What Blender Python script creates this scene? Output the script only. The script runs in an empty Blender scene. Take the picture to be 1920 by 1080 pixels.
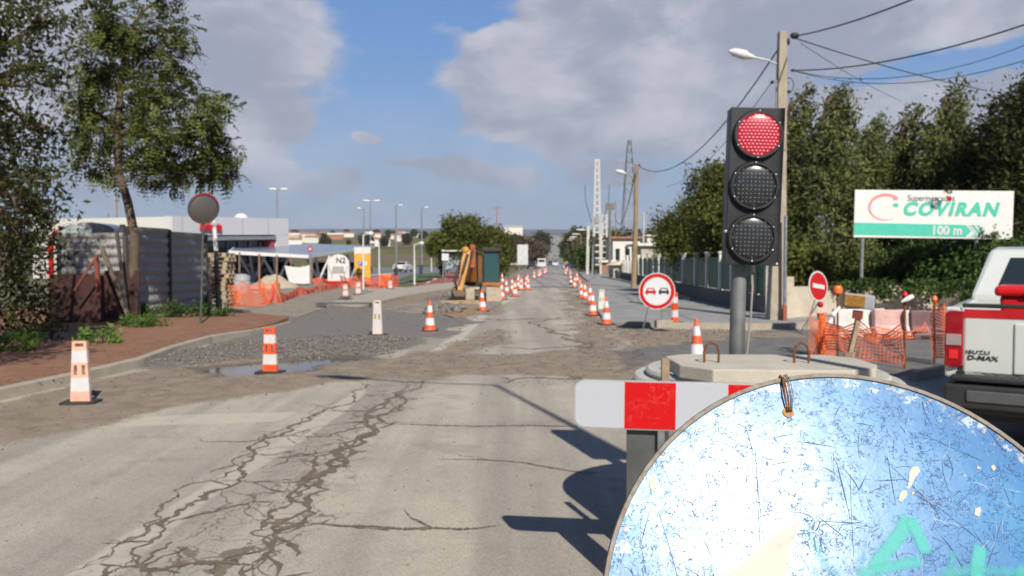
import bpy, bmesh, math, random
import numpy as np
from mathutils import Vector, Matrix, noise as mnoise
R = math.radians
random.seed(7); rng = np.random.default_rng(7)
SC = bpy.context.scene; COL = SC.collection
# ---------------------------------------------------------------- camera
F = 1536.0; CAMZ = 1.75; PITCH = math.atan(55/F)
cam = bpy.data.cameras.new('camera'); camo = bpy.data.objects.new('camera', cam); COL.objects.link(camo)
camo.location = (0, 0, CAMZ); camo.rotation_euler = (R(90)-PITCH, 0, 0)
cam.sensor_width = 36; cam.lens = 36*F/1920; cam.clip_start = .05; cam.clip_end = 20000
cam.dof.use_dof = True; cam.dof.focus_distance = 1.02; cam.dof.aperture_fstop = 11.5
SC.camera = camo
SC.view_settings.view_transform = 'Standard'; SC.view_settings.look = 'None'; SC.view_settings.gamma = 1
SC.view_settings.exposure = 0.22
# ---------------------------------------------------------------- sun
SUN = Vector((.36, -1.16, 1.0)).normalized()
sl = bpy.data.lights.new('sun', 'SUN'); sl.energy = 5.0; sl.angle = R(.5); sl.color = (1, .93, .83)
slo = bpy.data.objects.new('sun', sl); COL.objects.link(slo)
slo.rotation_euler = (-SUN).to_track_quat('-Z', 'Y').to_euler()
# ---------------------------------------------------------------- px helpers
def ray(px, py):
    u = (px-960)/F; v = (540-py)/F; c, s = math.cos(PITCH), math.sin(PITCH)
    d = Vector((u, c+v*s, -s+v*c)); return d/d.y
def at(px, py, D):
    d = ray(px, py); return Vector((d.x*D, D, CAMZ+d.z*D))
def g0(px, py):                       # on the flat z=0 ground
    d = ray(px, py); D = -CAMZ/d.z; return Vector((d.x*D, D, 0))
TY = [-200, 60, 110, 200, 330, 420, 670, 900, 1300, 2500, 12000]
TZ = [0, 0, -.15, -.3, -.6, 1.6, 18, 27, 25, 20, 20]
def H(y): return float(np.interp(y, TY, TZ))
def gd(px, D): return Vector(((px-960)/F*D, D, H(D)))   # terrain at depth D in the column px
# ---------------------------------------------------------------- node helpers
class NT:
    def __init__(s, tree): s.t = tree; s.n = tree.nodes; s.l = tree.links
    def add(s, typ, ins=(), **props):
        n = s.n.new(typ)
        for k, v in props.items(): setattr(n, k, v)
        for k, v in (ins.items() if isinstance(ins, dict) else enumerate(ins)):
            if v is None: continue
            if isinstance(v, bpy.types.NodeSocket): s.l.new(v, n.inputs[k])
            else: n.inputs[k].default_value = v
        return n
    def m(s, op, a, b=None, c=None, clamp=False):
        return s.add('ShaderNodeMath', (a, b, c), operation=op, use_clamp=clamp).outputs[0]
    def mix(s, f, a, b, bt='MIX'):
        n = s.add('ShaderNodeMix', data_type='RGBA', blend_type=bt)
        for i, v in ((0, f), (6, a), (7, b)):
            if isinstance(v, bpy.types.NodeSocket): s.l.new(v, n.inputs[i])
            else: n.inputs[i].default_value = v if i == 0 else (*v, 1)[:4]
        return n.outputs[2]
    def noise(s, vec, sc, det=3, rough=.55, dist=0):
        return s.add('ShaderNodeTexNoise', {'Vector': vec, 'Scale': sc, 'Detail': det, 'Roughness': rough, 'Distortion': dist}).outputs[0]
    def ramp(s, v, a, b, c=0, d=1, smooth=True):
        return s.add('ShaderNodeMapRange', (v, a, b, c, d), interpolation_type='SMOOTHSTEP' if smooth else 'LINEAR').outputs[0]
    def scale(s, vec, k): return s.add('ShaderNodeVectorMath', (vec, k), operation='MULTIPLY').outputs[0]
MATS = {}
def newmat(name):
    m = bpy.data.materials.new(name); m.use_nodes = True; t = NT(m.node_tree)
    b = m.node_tree.nodes['Principled BSDF']; MATS[name] = m
    return m, t, b
def mat(name, col, rough=.6, metal=0, var=.18, sc=4, dirt=0, dcol=(.16, .12, .085), bump=0, bsc=80, coat=0, trans=0, spec=.5, obj=False):
    if name in MATS: return MATS[name]
    m, t, b = newmat(name)
    pos = t.add('ShaderNodeTexCoord').outputs['Object'] if obj else t.add('ShaderNodeNewGeometry').outputs['Position']
    n1 = t.noise(pos, sc, 5, .6); k = t.ramp(n1, .3, .7, 1-var, 1+var, False)
    c = t.mix(1, col, t.add('ShaderNodeCombineColor', (k, k, k)).outputs[0], 'MULTIPLY')
    if dirt:
        n2 = t.noise(pos, sc*2.7, 6, .65); f = t.ramp(n2, .62-dirt*.35, .78-dirt*.2, 0, min(1, dirt*1.6))
        c = t.mix(f, c, dcol)
    t.l.new(c, b.inputs['Base Color']); b.inputs['Metallic'].default_value = metal
    t.l.new(t.ramp(n1, .3, .7, rough*.85, min(1, rough*1.15), False), b.inputs['Roughness'])
    b.inputs['Specular IOR Level'].default_value = spec
    if coat: b.inputs['Coat Weight'].default_value = coat; b.inputs['Coat Roughness'].default_value = .05
    if bump:
        nb = t.noise(pos, bsc, 4, .6)
        t.l.new(t.add('ShaderNodeBump', {'Strength': bump, 'Distance': .01, 'Height': nb}).outputs[0], b.inputs['Normal'])
    return m
def glass(name, col=(.02, .03, .035), rough=.05):
    m, t, b = newmat(name); b.inputs['Base Color'].default_value = (*col, 1); b.inputs['Roughness'].default_value = rough
    b.inputs['Specular IOR Level'].default_value = .8; return m
# ---------------------------------------------------------------- world: sky with clouds
w = bpy.data.worlds.new('World'); SC.world = w; w.use_nodes = True; T = NT(w.node_tree)
for n in list(T.n): T.n.remove(n)
out = T.add('ShaderNodeOutputWorld')
sky = T.add('ShaderNodeTexSky', sky_type='NISHITA'); sky.sun_disc = False
sky.sun_elevation = math.asin(SUN.z); sky.sun_rotation = math.atan2(SUN.x, SUN.y); sky.air_density = 1.1; sky.dust_density = 1.2; sky.ozone_density = 2.2
dirv = T.add('ShaderNodeTexCoord').outputs['Generated']
sx = T.add('ShaderNodeSeparateXYZ', (dirv,))
az = T.m('ARCTAN2', sx.outputs[0], sx.outputs[1]); el = T.m('ARCSINE', sx.outputs[2])
cv = T.add('ShaderNodeCombineXYZ', (az, T.m('MULTIPLY', el, 1.9), 0)).outputs[0]
wn = T.add('ShaderNodeTexNoise', {'Vector': cv, 'Scale': 3.4, 'Detail': 8, 'Roughness': .6})
n_big = wn.outputs[0]
n_fine = T.noise(cv, 7.5, 9, .56, .35)
wx = T.m('MULTIPLY', T.m('SUBTRACT', T.noise(cv, 5, 4), .5), .10); wy = T.m('MULTIPLY', T.m('SUBTRACT', T.noise(T.scale(cv, (1.3, 1.2, 1)), 7, 4), .5), .06)
azw = T.m('ADD', az, wx); elw = T.m('ADD', el, wy)
# x, y (where in the sky, given by the photo), radii, density
BL = [(430, 60, 215, 150, .9), (110, 120, 330, 260, .8), (1140, 110, 300, 120, 1.05), (1010, 150, 190, 60, .6), (1060, 235, 230, 52, .8), (1340, 30, 380, 90, .9),
      (1320, 230, 260, 70, .85), (1650, 170, 330, 120, .75), (1800, 30, 260, 60, .55), (1500, 60, 200, 70, .5), (1750, 300, 300, 120, .6), (490, 230, 90, 50, .3), (680, 262, 60, 18, .38),
      (600, 345, 110, 40, .42), (850, 325, 90, 30, .36), (1050, 340, 220, 50, .42), (330, 300, 200, 80, .35), (600, 340, 46, 30, .85), (655, 335, 34, 26, .7), (1055, 292, 30, 22, .9), (1150, 262, 40, 18, .8), (1160, 335, 80, 30, .8), (845, 318, 36, 22, .9), (760, 306, 80, 14, .7), (500, 310, 60, 24, .7), (950, 330, 60, 22, .7), (675, 262, 34, 14, .9), (505, 225, 50, 34, .6), (1180, 190, 120, 20, -.75), (1790, 112, 170, 26, -.7), (900, 35, 90, 22, -.5), (1560, 150, 90, 20, -.5)]
acc = None
for (px, py, rx, ry, st) in BL:
    d = ray(px, py); a0 = math.atan2(d.x, d.y); e0 = math.atan2(d.z, math.hypot(d.x, d.y))
    dx = T.m('DIVIDE', T.m('SUBTRACT', azw, a0), rx/F); dy = T.m('DIVIDE', T.m('SUBTRACT', elw, e0), ry/F)
    r2 = T.m('ADD', T.m('MULTIPLY', dx, dx), T.m('MULTIPLY', dy, dy)); g = T.m('MULTIPLY', T.m('EXPONENT', T.m('MULTIPLY', T.m('POWER', r2, 1.7), -1)), st)
    acc = g if acc is None else T.m('ADD', acc, g)
# clouds elsewhere (out of the picture too)
away = T.ramp(T.m('ABSOLUTE', az), .65, 1.0)
up = T.ramp(el, .34, .5)
oth = T.m('MULTIPLY', T.m('MAXIMUM', away, up), T.ramp(n_big, .42, .7))
acc = T.m('ADD', acc, T.m('MULTIPLY', oth, .55))
dens = T.ramp(T.m('ADD', acc, T.m('MULTIPLY', T.m('ADD', T.m('SUBTRACT', n_fine, .5), T.m('MULTIPLY', T.m('SUBTRACT', T.noise(cv, 19, 6, .6), .5), .45)), 1.0)), .30, .74)
dens = T.m('MULTIPLY', dens, .93)
# low haze bank at the horizon
low = T.ramp(el, .0, .22, .72, 0); dens2 = T.m('MAXIMUM', dens, T.m('MULTIPLY', low, T.ramp(n_fine, .2, .8, .75, 1.1)))
base_blue = T.mix(T.ramp(el, .4, .9), T.mix(T.ramp(el, .02, .3), (.235, .37, .58), (.105, .255, .59)), (.045, .10, .26))
skyc = T.mix(.72, T.scale(sky.outputs[0], (.085, .085, .085)), base_blue)
shade = T.ramp(T.m('ADD', n_fine, T.m('MULTIPLY', T.m('SUBTRACT', n_big, .5), .8)), .34, .72)
cl = T.mix(shade, (.30, .315, .39), (.52, .52, .575))
lowc = T.mix(T.ramp(n_fine, .45, .68), (.225, .285, .40), (.33, .38, .48))
cl = T.mix(T.ramp(el, .05, .15), lowc, cl)
fin = T.mix(dens2, skyc, cl)
fin = T.mix(T.m('MULTIPLY', T.m('MAXIMUM', T.ramp(T.m('ABSOLUTE', az), .8, 1.6), T.ramp(el, .45, .9)), .62), fin, (.02, .05, .13))
bg = T.add('ShaderNodeBackground', {'Color': fin, 'Strength': 1.0})
T.l.new(bg.outputs[0], out.inputs[0])
# ---------------------------------------------------------------- mesh builder
class MB:
    def __init__(s): s.v = []; s.f = []; s.mi = []; s.cur = 0
    def m(s, i): s.cur = i; return s
    def raw(s, vs, fs):
        o = len(s.v); s.v += [tuple(v) for v in vs]; s.f += [tuple(i+o for i in f) for f in fs]; s.mi += [s.cur]*len(fs); return s
    def box(s, c, sz, rot=None, taper=1.0):
        x, y, z = (k/2 for k in sz); vs = []
        for k in (-1, 1):
            t = taper if k > 0 else 1
            for (a, b) in ((-1, -1), (1, -1), (1, 1), (-1, 1)):
                v = Vector((a*x*t, b*y*t, k*z))
                if rot is not None: v = rot @ v
                vs.append(v+Vector(c))
        return s.raw(vs, [(3, 2, 1, 0), (4, 5, 6, 7), (0, 1, 5, 4), (1, 2, 6, 5), (2, 3, 7, 6), (3, 0, 4, 7)])
    def bar(s, p0, p1, w, h=None):
        p0, p1 = Vector(p0), Vector(p1); d = p1-p0; q = d.to_track_quat('Y', 'Z').to_matrix()
        return s.box((p0+p1)/2, (w, d.length, h or w), q)
    def tube(s, pts, r, n=8, cap=True):
        pts = [Vector(p) for p in pts]; rr = r if isinstance(r, (list, tuple)) else [r]*len(pts); vs = []; fs = []
        prev = None
        for i, p in enumerate(pts):
            d = (pts[min(i+1, len(pts)-1)]-pts[max(i-1, 0)]).normalized()
            if prev is None:
                a = d.orthogonal().normalized()
            else:
                a = (prev-d*prev.dot(d))
                a = a.normalized() if a.length > 1e-5 else d.orthogonal().normalized()
            prev = a; b = d.cross(a)
            for k in range(n):
                t = 2*math.pi*k/n; vs.append(p+(a*math.cos(t)+b*math.sin(t))*rr[i])
        for i in range(len(pts)-1):
            for k in range(n):
                fs.append((i*n+k, i*n+(k+1) % n, (i+1)*n+(k+1) % n, (i+1)*n+k))
        if cap: fs.append(tuple(reversed(range(n)))); fs.append(tuple(range((len(pts)-1)*n, len(pts)*n)))
        return s.raw(vs, fs)
    def cyl(s, p0, p1, r, r1=None, n=16): return s.tube([p0, p1], [r, r if r1 is None else r1], n)
    def lathe(s, prof, n=24, c=(0, 0, 0), axis=None, close=False):   # prof: (r, z)
        vs = []; fs = []; q = axis or Matrix.Identity(3); c = Vector(c)
        for (r, z) in prof:
            for k in range(n):
                t = 2*math.pi*k/n; vs.append(c+q @ Vector((r*math.cos(t), r*math.sin(t), z)))
        m_ = len(prof)
        for i in range(m_-1 + (1 if close else 0)):
            j = (i+1) % m_
            for k in range(n): fs.append((i*n+k, i*n+(k+1) % n, j*n+(k+1) % n, j*n+k))
        if not close:
            fs.append(tuple(reversed(range(n)))); fs.append(tuple(range((m_-1)*n, m_*n)))
        return s.raw(vs, fs)
    def prism(s, poly, t0, t1, plane='xz', c=(0, 0, 0), q=None):      # polygon in plane, extruded along the third axis
        c = Vector(c); n = len(poly); vs = []
        ar = sum(poly[i][0]*poly[(i+1) % n][1]-poly[(i+1) % n][0]*poly[i][1] for i in range(n))
        if ar < 0: poly = list(reversed(poly))
        for t in (t0, t1):
            for (a, b) in poly:
                v = Vector((a, t, b)) if plane == 'xz' else (Vector((a, b, t)) if plane == 'xy' else Vector((t, a, b)))
                if q is not None: v = q @ v
                vs.append(v+c)
        fs = [tuple(range(n)), tuple(reversed(range(n, 2*n)))]+[(i, n+i, n+(i+1) % n, (i+1) % n) for i in range(n)]
        if plane != 'xz': fs = [tuple(reversed(f)) for f in fs]
        return s.raw(vs, fs)
    def ball(s, c, r, n=12, m=8):
        r = Vector(r if isinstance(r, (tuple, list, Vector)) else (r, r, r)); c = Vector(c); vs = []; fs = []
        for i in range(1, m):
            p = math.pi*i/m
            for k in range(n):
                t = 2*math.pi*k/n; vs.append(c+Vector((r.x*math.sin(p)*math.cos(t), r.y*math.sin(p)*math.sin(t), r.z*math.cos(p))))
        for i in range(m-2):
            for k in range(n): fs.append((i*n+k, (i+1)*n+k, (i+1)*n+(k+1) % n, i*n+(k+1) % n))
        a = len(vs); vs += [c+Vector((0, 0, r.z)), c-Vector((0, 0, r.z))]
        for k in range(n): fs.append((a, k, (k+1) % n)); fs.append((a+1, (m-2)*n+(k+1) % n, (m-2)*n+k))
        return s.raw(vs, fs)
    def build(s, name, mats, parent=None, loc=(0, 0, 0), rotz=0, smooth=False, bevel=0, auto=True):
        me = bpy.data.meshes.new(name); me.from_pydata(s.v, [], s.f)
        if not isinstance(mats, (list, tuple)): mats = [mats]
        for m in mats: me.materials.append(m)
        if len(mats) > 1: me.polygons.foreach_set('material_index', s.mi)
        me.update()
        if smooth:
            me.polygons.foreach_set('use_smooth', [True]*len(me.polygons))
            if auto: me.set_sharp_from_angle(angle=R(38))
        o = bpy.data.objects.new(name, me); COL.objects.link(o); o.parent = parent
        o.location = loc; o.rotation_euler = (0, 0, rotz)
        if bevel:
            b = o.modifiers.new('bevel', 'BEVEL'); b.width = bevel; b.segments = 2; b.limit_method = 'ANGLE'; b.angle_limit = R(35)
        return o
def tag(o, label=None, cat=None, group=None, kind=None):
    if label: o['label'] = label
    if cat: o['category'] = cat
    if group: o['group'] = group
    if kind: o['kind'] = kind
    return o
def thing(name, label, cat, loc=(0, 0, 0), rot=0, group=None):
    o = bpy.data.objects.new(name, None); COL.objects.link(o); o.location = loc; o.empty_display_size = .1
    o.rotation_euler = (0, 0, rot) if isinstance(rot, (int, float)) else rot
    return tag(o, label, cat, group)
def dup(root, loc, rot=0, label=None, group=None, scale=None):
    def cp(o, p):
        c = o.copy(); COL.objects.link(c); c.parent = p
        for ch in o.children: cp(ch, c)
        return c
    r = cp(root, None); r.location = loc; r.rotation_euler = (0, 0, rot) if isinstance(rot, (int, float)) else rot
    if scale: r.scale = (scale,)*3
    if label: r['label'] = label
    if group: r['group'] = group
    return r
def text(s, size, m, parent, loc, rot, name='lettering', ext=.004, bold=0, shear=0, align='CENTER', sx=1, fit=None, spc=1.0):
    c = bpy.data.curves.new('t', 'FONT'); c.body = s; c.size = size; c.extrude = ext; c.offset = bold; c.shear = shear
    c.align_x = align; c.align_y = 'CENTER'; c.resolution_u = 4; c.space_character = spc
    o = bpy.data.objects.new('t', c); COL.objects.link(o)
    bpy.context.view_layer.update()
    me = bpy.data.meshes.new_from_object(o.evaluated_get(bpy.context.evaluated_depsgraph_get()))
    bpy.data.objects.remove(o); me.materials.clear(); me.materials.append(m)
    r = bpy.data.objects.new(name, me); COL.objects.link(r); r.parent = parent; r.location = loc; r.rotation_euler = rot; r.scale = (sx, 1, 1)
    if fit: xs_ = [v.co.x for v in me.vertices]; r.scale = (fit/(max(xs_)-min(xs_)), 1, 1)
    return r
def npmesh(name, V, Fq, m, parent=None, loc=(0, 0, 0), smooth=False):
    V = np.asarray(V, np.float32); Fq = np.asarray(Fq, np.int32); k = Fq.shape[1]
    me = bpy.data.meshes.new(name); me.vertices.add(len(V)); me.vertices.foreach_set('co', V.ravel())
    me.loops.add(Fq.size); me.loops.foreach_set('vertex_index', Fq.ravel())
    me.polygons.add(len(Fq)); me.polygons.foreach_set('loop_start', np.arange(0, Fq.size, k, dtype=np.int32))
    me.polygons.foreach_set('loop_total', np.full(len(Fq), k, np.int32))
    if smooth: me.polygons.foreach_set('use_smooth', np.ones(len(Fq), bool))
    for mm in (m if isinstance(m, list) else [m]): me.materials.append(mm)
    me.update(calc_edges=True); me.validate()
    o = bpy.data.objects.new(name, me); COL.objects.link(o); o.parent = parent; o.location = loc
    return o
# ================================================================ GROUND
def poly_w(pts): return np.array([tuple(g0(*p))[:2] for p in pts])
def sdist(X, Y, poly):                                   # signed distance, + inside
    n = len(poly); d = np.full(X.shape, 1e9); ins = np.zeros(X.shape, bool)
    for i in range(n):
        ax, ay = poly[i]; bx, by = poly[(i+1) % n]; ex, ey = bx-ax, by-ay; L = ex*ex+ey*ey+1e-12
        t = np.clip(((X-ax)*ex+(Y-ay)*ey)/L, 0, 1); d = np.minimum(d, np.hypot(X-ax-t*ex, Y-ay-t*ey))
        c = ((ay > Y) != (by > Y)) & (X < (bx-ax)*(Y-ay)/((by-ay) if abs(by-ay) > 1e-9 else 1e-9)+ax); ins ^= c
    return np.where(ins, d, -d)
def mask(X, Y, polys, soft=.5):
    m = np.zeros(X.shape)
    for p in polys: m = np.maximum(m, np.clip(.5+sdist(X, Y, p)/(2*soft), 0, 1))
    return m
DIRT = [poly_w(p) for p in ([(-400, 960), (0, 836), (200, 797), (400, 752), (560, 730), (720, 708), (800, 680), (720, 665), (350, 660), (300, 692), (150, 722), (0, 758), (-400, 868)],
        [(700, 708), (760, 672), (830, 650), (930, 618), (960, 622), (930, 645), (900, 662), (1000, 664), (1100, 655), (1190, 650), (1230, 700), (1180, 720), (1060, 704), (960, 700), (860, 700), (790, 712)],
        [(1058, 535), (1075, 535), (1110, 580), (1160, 650), (1220, 700), (1100, 705), (1075, 650), (1068, 600)],
        [(560, 580), (700, 560), (800, 540), (930, 540), (935, 575), (900, 592), (700, 598)],
        [(1120, 600), (1180, 612), (1420, 622), (1470, 628), (1300, 640), (1180, 650)],
        [(540, 900), (560, 880), (600, 880), (590, 910)])]
GRAV = [poly_w(p) for p in ([(290, 690), (335, 657), (480, 640), (600, 636), (770, 634), (760, 655), (690, 668), (560, 672), (430, 674), (340, 690)],
        [(800, 560), (930, 548), (935, 560), (820, 575)])]
DARKG = [poly_w(p) for p in ([(330, 668), (480, 612), (540, 594), (620, 572), (700, 575), (905, 590), (850, 618), (770, 655), (600, 668)],)]
WETP = [poly_w(p) for p in ([(320, 702), (380, 684), (500, 675), (705, 664), (722, 674), (600, 691), (480, 703), (390, 709)], [(1150, 660), (1200, 648), (1215, 655), (1195, 700), (1180, 690)])]
SIDE = [poly_w(p) for p in ([(1165, 655), (1250, 628), (1460, 618), (1800, 618), (2600, 640), (2600, 760), (1750, 700), (1190, 760), (1190, 700)],)]
CRK = [poly_w(p) for p in ([(60, 1120), (420, 900), (640, 745), (700, 705), (820, 690), (790, 760), (700, 860), (580, 1120)], [(880, 700), (1080, 700), (1100, 720), (900, 730)])]
LINE = [poly_w(p) for p in ([(100, 1090), (205, 1090), (395, 930), (560, 830), (650, 770), (690, 728), (672, 728), (600, 775), (480, 850), (340, 935)],
        [(768, 680), (790, 680), (868, 635), (905, 600), (1000, 532), (992, 530), (893, 596), (850, 632)],
        [(150, 803), (250, 783), (400, 776), (555, 772), (520, 790), (400, 795), (300, 797)])]
GX0, GX1, GY0, GY1, GS = -15, 17, 2.0, 50, .1
xs = np.arange(GX0, GX1+.01, GS); ys = np.arange(GY0, GY1+.01, GS)
X, Y = np.meshgrid(xs, ys)
def vnoise(X, Y, s, seed=0):
    r = np.random.default_rng(seed); G = r.random((400, 400)); x = X*s+137.3; y = Y*s+91.7
    xi = np.floor(x).astype(int); yi = np.floor(y).astype(int); fx = x-xi; fy = y-yi; fx = fx*fx*(3-2*fx); fy = fy*fy*(3-2*fy)
    g = lambda a, b: G[a % 400, b % 400]
    return (g(xi, yi)*(1-fx)+g(xi+1, yi)*fx)*(1-fy)+(g(xi, yi+1)*(1-fx)+g(xi+1, yi+1)*fx)*fy
jx = (vnoise(X, Y, .9, 1)-.5)*.9+(vnoise(X, Y, 3, 2)-.5)*.4; jy = (vnoise(X, Y, .9, 3)-.5)*.9+(vnoise(X, Y, 3, 4)-.5)*.4
k = np.clip((Y-4)/12, .25, 1.3)
Xw, Yw = X+jx*k, Y+jy*k
mD, mG, mDG = mask(Xw, Yw, DIRT), mask(Xw, Yw, GRAV), mask(Xw, Yw, DARKG)
mW, mS, mC, mL = mask(Xw, Yw, WETP, .3), mask(X, Y, SIDE, .3), mask(Xw, Yw, CRK, .6), mask(X+jx*.06, Y+jy*.06, LINE, .12)
def sm(a, b, v): t = np.clip((v-a)/(b-a), 0, 1); return t*t*(3-2*t)
Z = sm(.4, .9, mG)*(.03+.05*vnoise(X, Y, 2.5, 9)+.03*vnoise(X, Y, 6, 10)) + sm(.5, 1, mD)*(.02*vnoise(X, Y, 2, 11)) + sm(.5, 1, mDG)*.02*vnoise(X, Y, 3, 12)
Z = Z*(1-sm(.3, .8, mW)) - sm(.3, .95, mW)*(.026+.02*(vnoise(X, Y, 1.3, 15)-.4)+.008*vnoise(X, Y, 5, 16))
def grid(name, X, Y, Z, m, attrs=None, smooth=True):
    h, w_ = X.shape; V = np.stack([X.ravel(), Y.ravel(), Z.ravel()], 1); i = np.arange(h*w_).reshape(h, w_)
    Fq = np.stack([i[:-1, :-1].ravel(), i[:-1, 1:].ravel(), i[1:, 1:].ravel(), i[1:, :-1].ravel()], 1)
    o = npmesh(name, V, Fq, m, smooth=smooth)
    for nm, arrs in (attrs or {}).items():
        a = o.data.attributes.new(nm, 'FLOAT_COLOR', 'POINT'); c = np.ones((h*w_, 4), np.float32)
        for j, q in enumerate(arrs): c[:, j] = q.ravel()
        a.data.foreach_set('color', c.ravel())
    return o
# ---- road material: asphalt, dirt, gravel, paint, crazing
m, t, b = newmat('road_surface')
pos = t.add('ShaderNodeNewGeometry').outputs['Position']
A = t.add('ShaderNodeAttribute', attribute_name='mask_a'); B = t.add('ShaderNodeAttribute', attribute_name='mask_b')
sa = t.add('ShaderNodeSeparateColor', (A.outputs['Color'],)); sb = t.add('ShaderNodeSeparateColor', (B.outputs['Color'],))
n1, n2, n3 = t.noise(pos, .55, 5, .6), t.noise(pos, 3.2, 6, .65), t.noise(pos, 22, 5, .7)
n4 = t.noise(pos, 160, 2, .6)
trk = t.noise(t.scale(pos, (1.5, .07, 1)), 1, 3, .6)
va = t.add('ShaderNodeTexVoronoi', {'Vector': pos, 'Scale': 130}).outputs['Color']
vs_ = t.add('ShaderNodeSeparateColor', (va,)).outputs[0]
asph = t.mix(t.ramp(trk, .38, .62), (.325, .292, .243), (.455, .405, .33))
asph = t.mix(t.ramp(n1, .35, .7, 0, .5), asph, (.28, .254, .218))
asph = t.mix(t.ramp(n2, .5, .8, 0, .45), asph, (.235, .205, .17))
asph = t.mix(1, asph, t.add('ShaderNodeCombineColor', [t.ramp(t.m('ADD', t.m('MULTIPLY', n4, .6), t.m('MULTIPLY', vs_, .4)), .2, .85, .66, 1.32, False)]*3).outputs[0], 'MULTIPLY')
asph = t.mix(t.ramp(t.noise(pos, .9, 7, .7), .56, .64, 0, .35), asph, (.20, .185, .165)); asph = t.mix(t.ramp(n3, .66, .74, 0, .55), asph, (.1, .09, .08))
def fuzz(v, amp=.8, a=.38, c=.62, nn=None):
    return t.ramp(t.m('ADD', v, t.m('MULTIPLY', t.m('SUBTRACT', nn or t.m('ADD', t.m('MULTIPLY', n2, .6), t.m('MULTIPLY', n3, .4)), .5), amp)), a, c)
side = t.mix(t.ramp(n2, .35, .7), (.125, .122, .118), (.19, .182, .168)); c = t.mix(fuzz(sb.outputs[1], .3), asph, side)
# paint, worn
pw = t.m('MULTIPLY', fuzz(B.outputs['Alpha'] if False else sb.outputs[2], .45), t.ramp(n2, .3, .52, .35, 1)); c = t.mix(t.m('MULTIPLY', pw, .75), c, (.49, .45, .37))
# crazing
wv = t.add('ShaderNodeVectorMath', (pos, t.scale(t.add('ShaderNodeTexNoise', {'Vector': pos, 'Scale': 3.5, 'Detail': 5}).outputs['Color'], (.45, .45, 0))), operation='ADD').outputs[0]
for scv, wd, lo in ((2.2, .020, .52), (5.0, .018, .66)):
    ve = t.add('ShaderNodeTexVoronoi', {'Vector': t.scale(wv, (1, .62, 0)), 'Scale': scv}, feature='DISTANCE_TO_EDGE').outputs[0]
    wdn = t.m('MULTIPLY', t.ramp(t.m('ADD', n2, t.m('MULTIPLY', t.m('SUBTRACT', sb.outputs[0], .5), .5)), .42, .8), wd*1.15)
    ck = t.m('LESS_THAN', ve, wdn); ck = t.m('MULTIPLY', ck, t.ramp(sb.outputs[0], .35, .7)); c = t.mix(t.m('MULTIPLY', ck, .8), c, (.15, .118, .082))
dirt = t.mix(t.ramp(n2, .3, .7), (.19, .15, .11), (.29, .235, .175)); dirt = t.mix(t.ramp(n3, .55, .75), dirt, (.1, .085, .065))
dirt = t.mix(t.ramp(vs_, .93, .97, 0, .5), dirt, (.42, .4, .37))
c = t.mix(fuzz(sa.outputs[0], 1.1), c, dirt)
dg = t.mix(t.ramp(n3, .3, .7), (.115, .105, .094), (.20, .185, .165)); dg = t.mix(t.ramp(vs_, .8, .95, 0, .7), dg, (.33, .32, .3)); c = t.mix(fuzz(sa.outputs[2], 1.0), c, dg)
vg = t.add('ShaderNodeTexVoronoi', {'Vector': pos, 'Scale': 55}); vgc = t.add('ShaderNodeSeparateColor', (vg.outputs['Color'],)).outputs[0]
gr = t.mix(vgc, (.13, .12, .105), (.30, .28, .25)); gr = t.mix(t.ramp(vg.outputs['Distance'], .35, .7, 0, .8), gr, (.07, .065, .06)); c = t.mix(fuzz(sa.outputs[1], .6), c, gr)
wet = fuzz(A.outputs['Alpha'], .5)
c = t.mix(t.m('MULTIPLY', wet, .6), c, (.085, .068, .048))
t.l.new(c, b.inputs['Base Color']); t.l.new(t.m('SUBTRACT', .88, t.m('MULTIPLY', wet, .45)), b.inputs['Roughness']); b.inputs['Specular IOR Level'].default_value = .3
hgt = t.m('ADD', t.m('MULTIPLY', n4, .35), t.m('ADD', n3, t.m('MULTIPLY', vg.outputs['Distance'], t.m('MULTIPLY', sa.outputs[1], -.55))))
t.l.new(t.add('ShaderNodeBump', {'Strength': .55, 'Distance': .012, 'Height': hgt}).outputs[0], b.inputs['Normal'])
ro = grid('road', X, Y, Z, m, None)
for nm, arrs in (('mask_a', (mD, mG, mDG, mW)), ('mask_b', (mC, mS, mL))):
    a = ro.data.attributes.new(nm, 'FLOAT_COLOR', 'POINT'); cc = np.ones((X.size, 4), np.float32)
    for j, q in enumerate(arrs): cc[:, j] = q.ravel()
    a.data.foreach_set('color', cc.ravel())
tag(ro, kind='structure')
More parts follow.
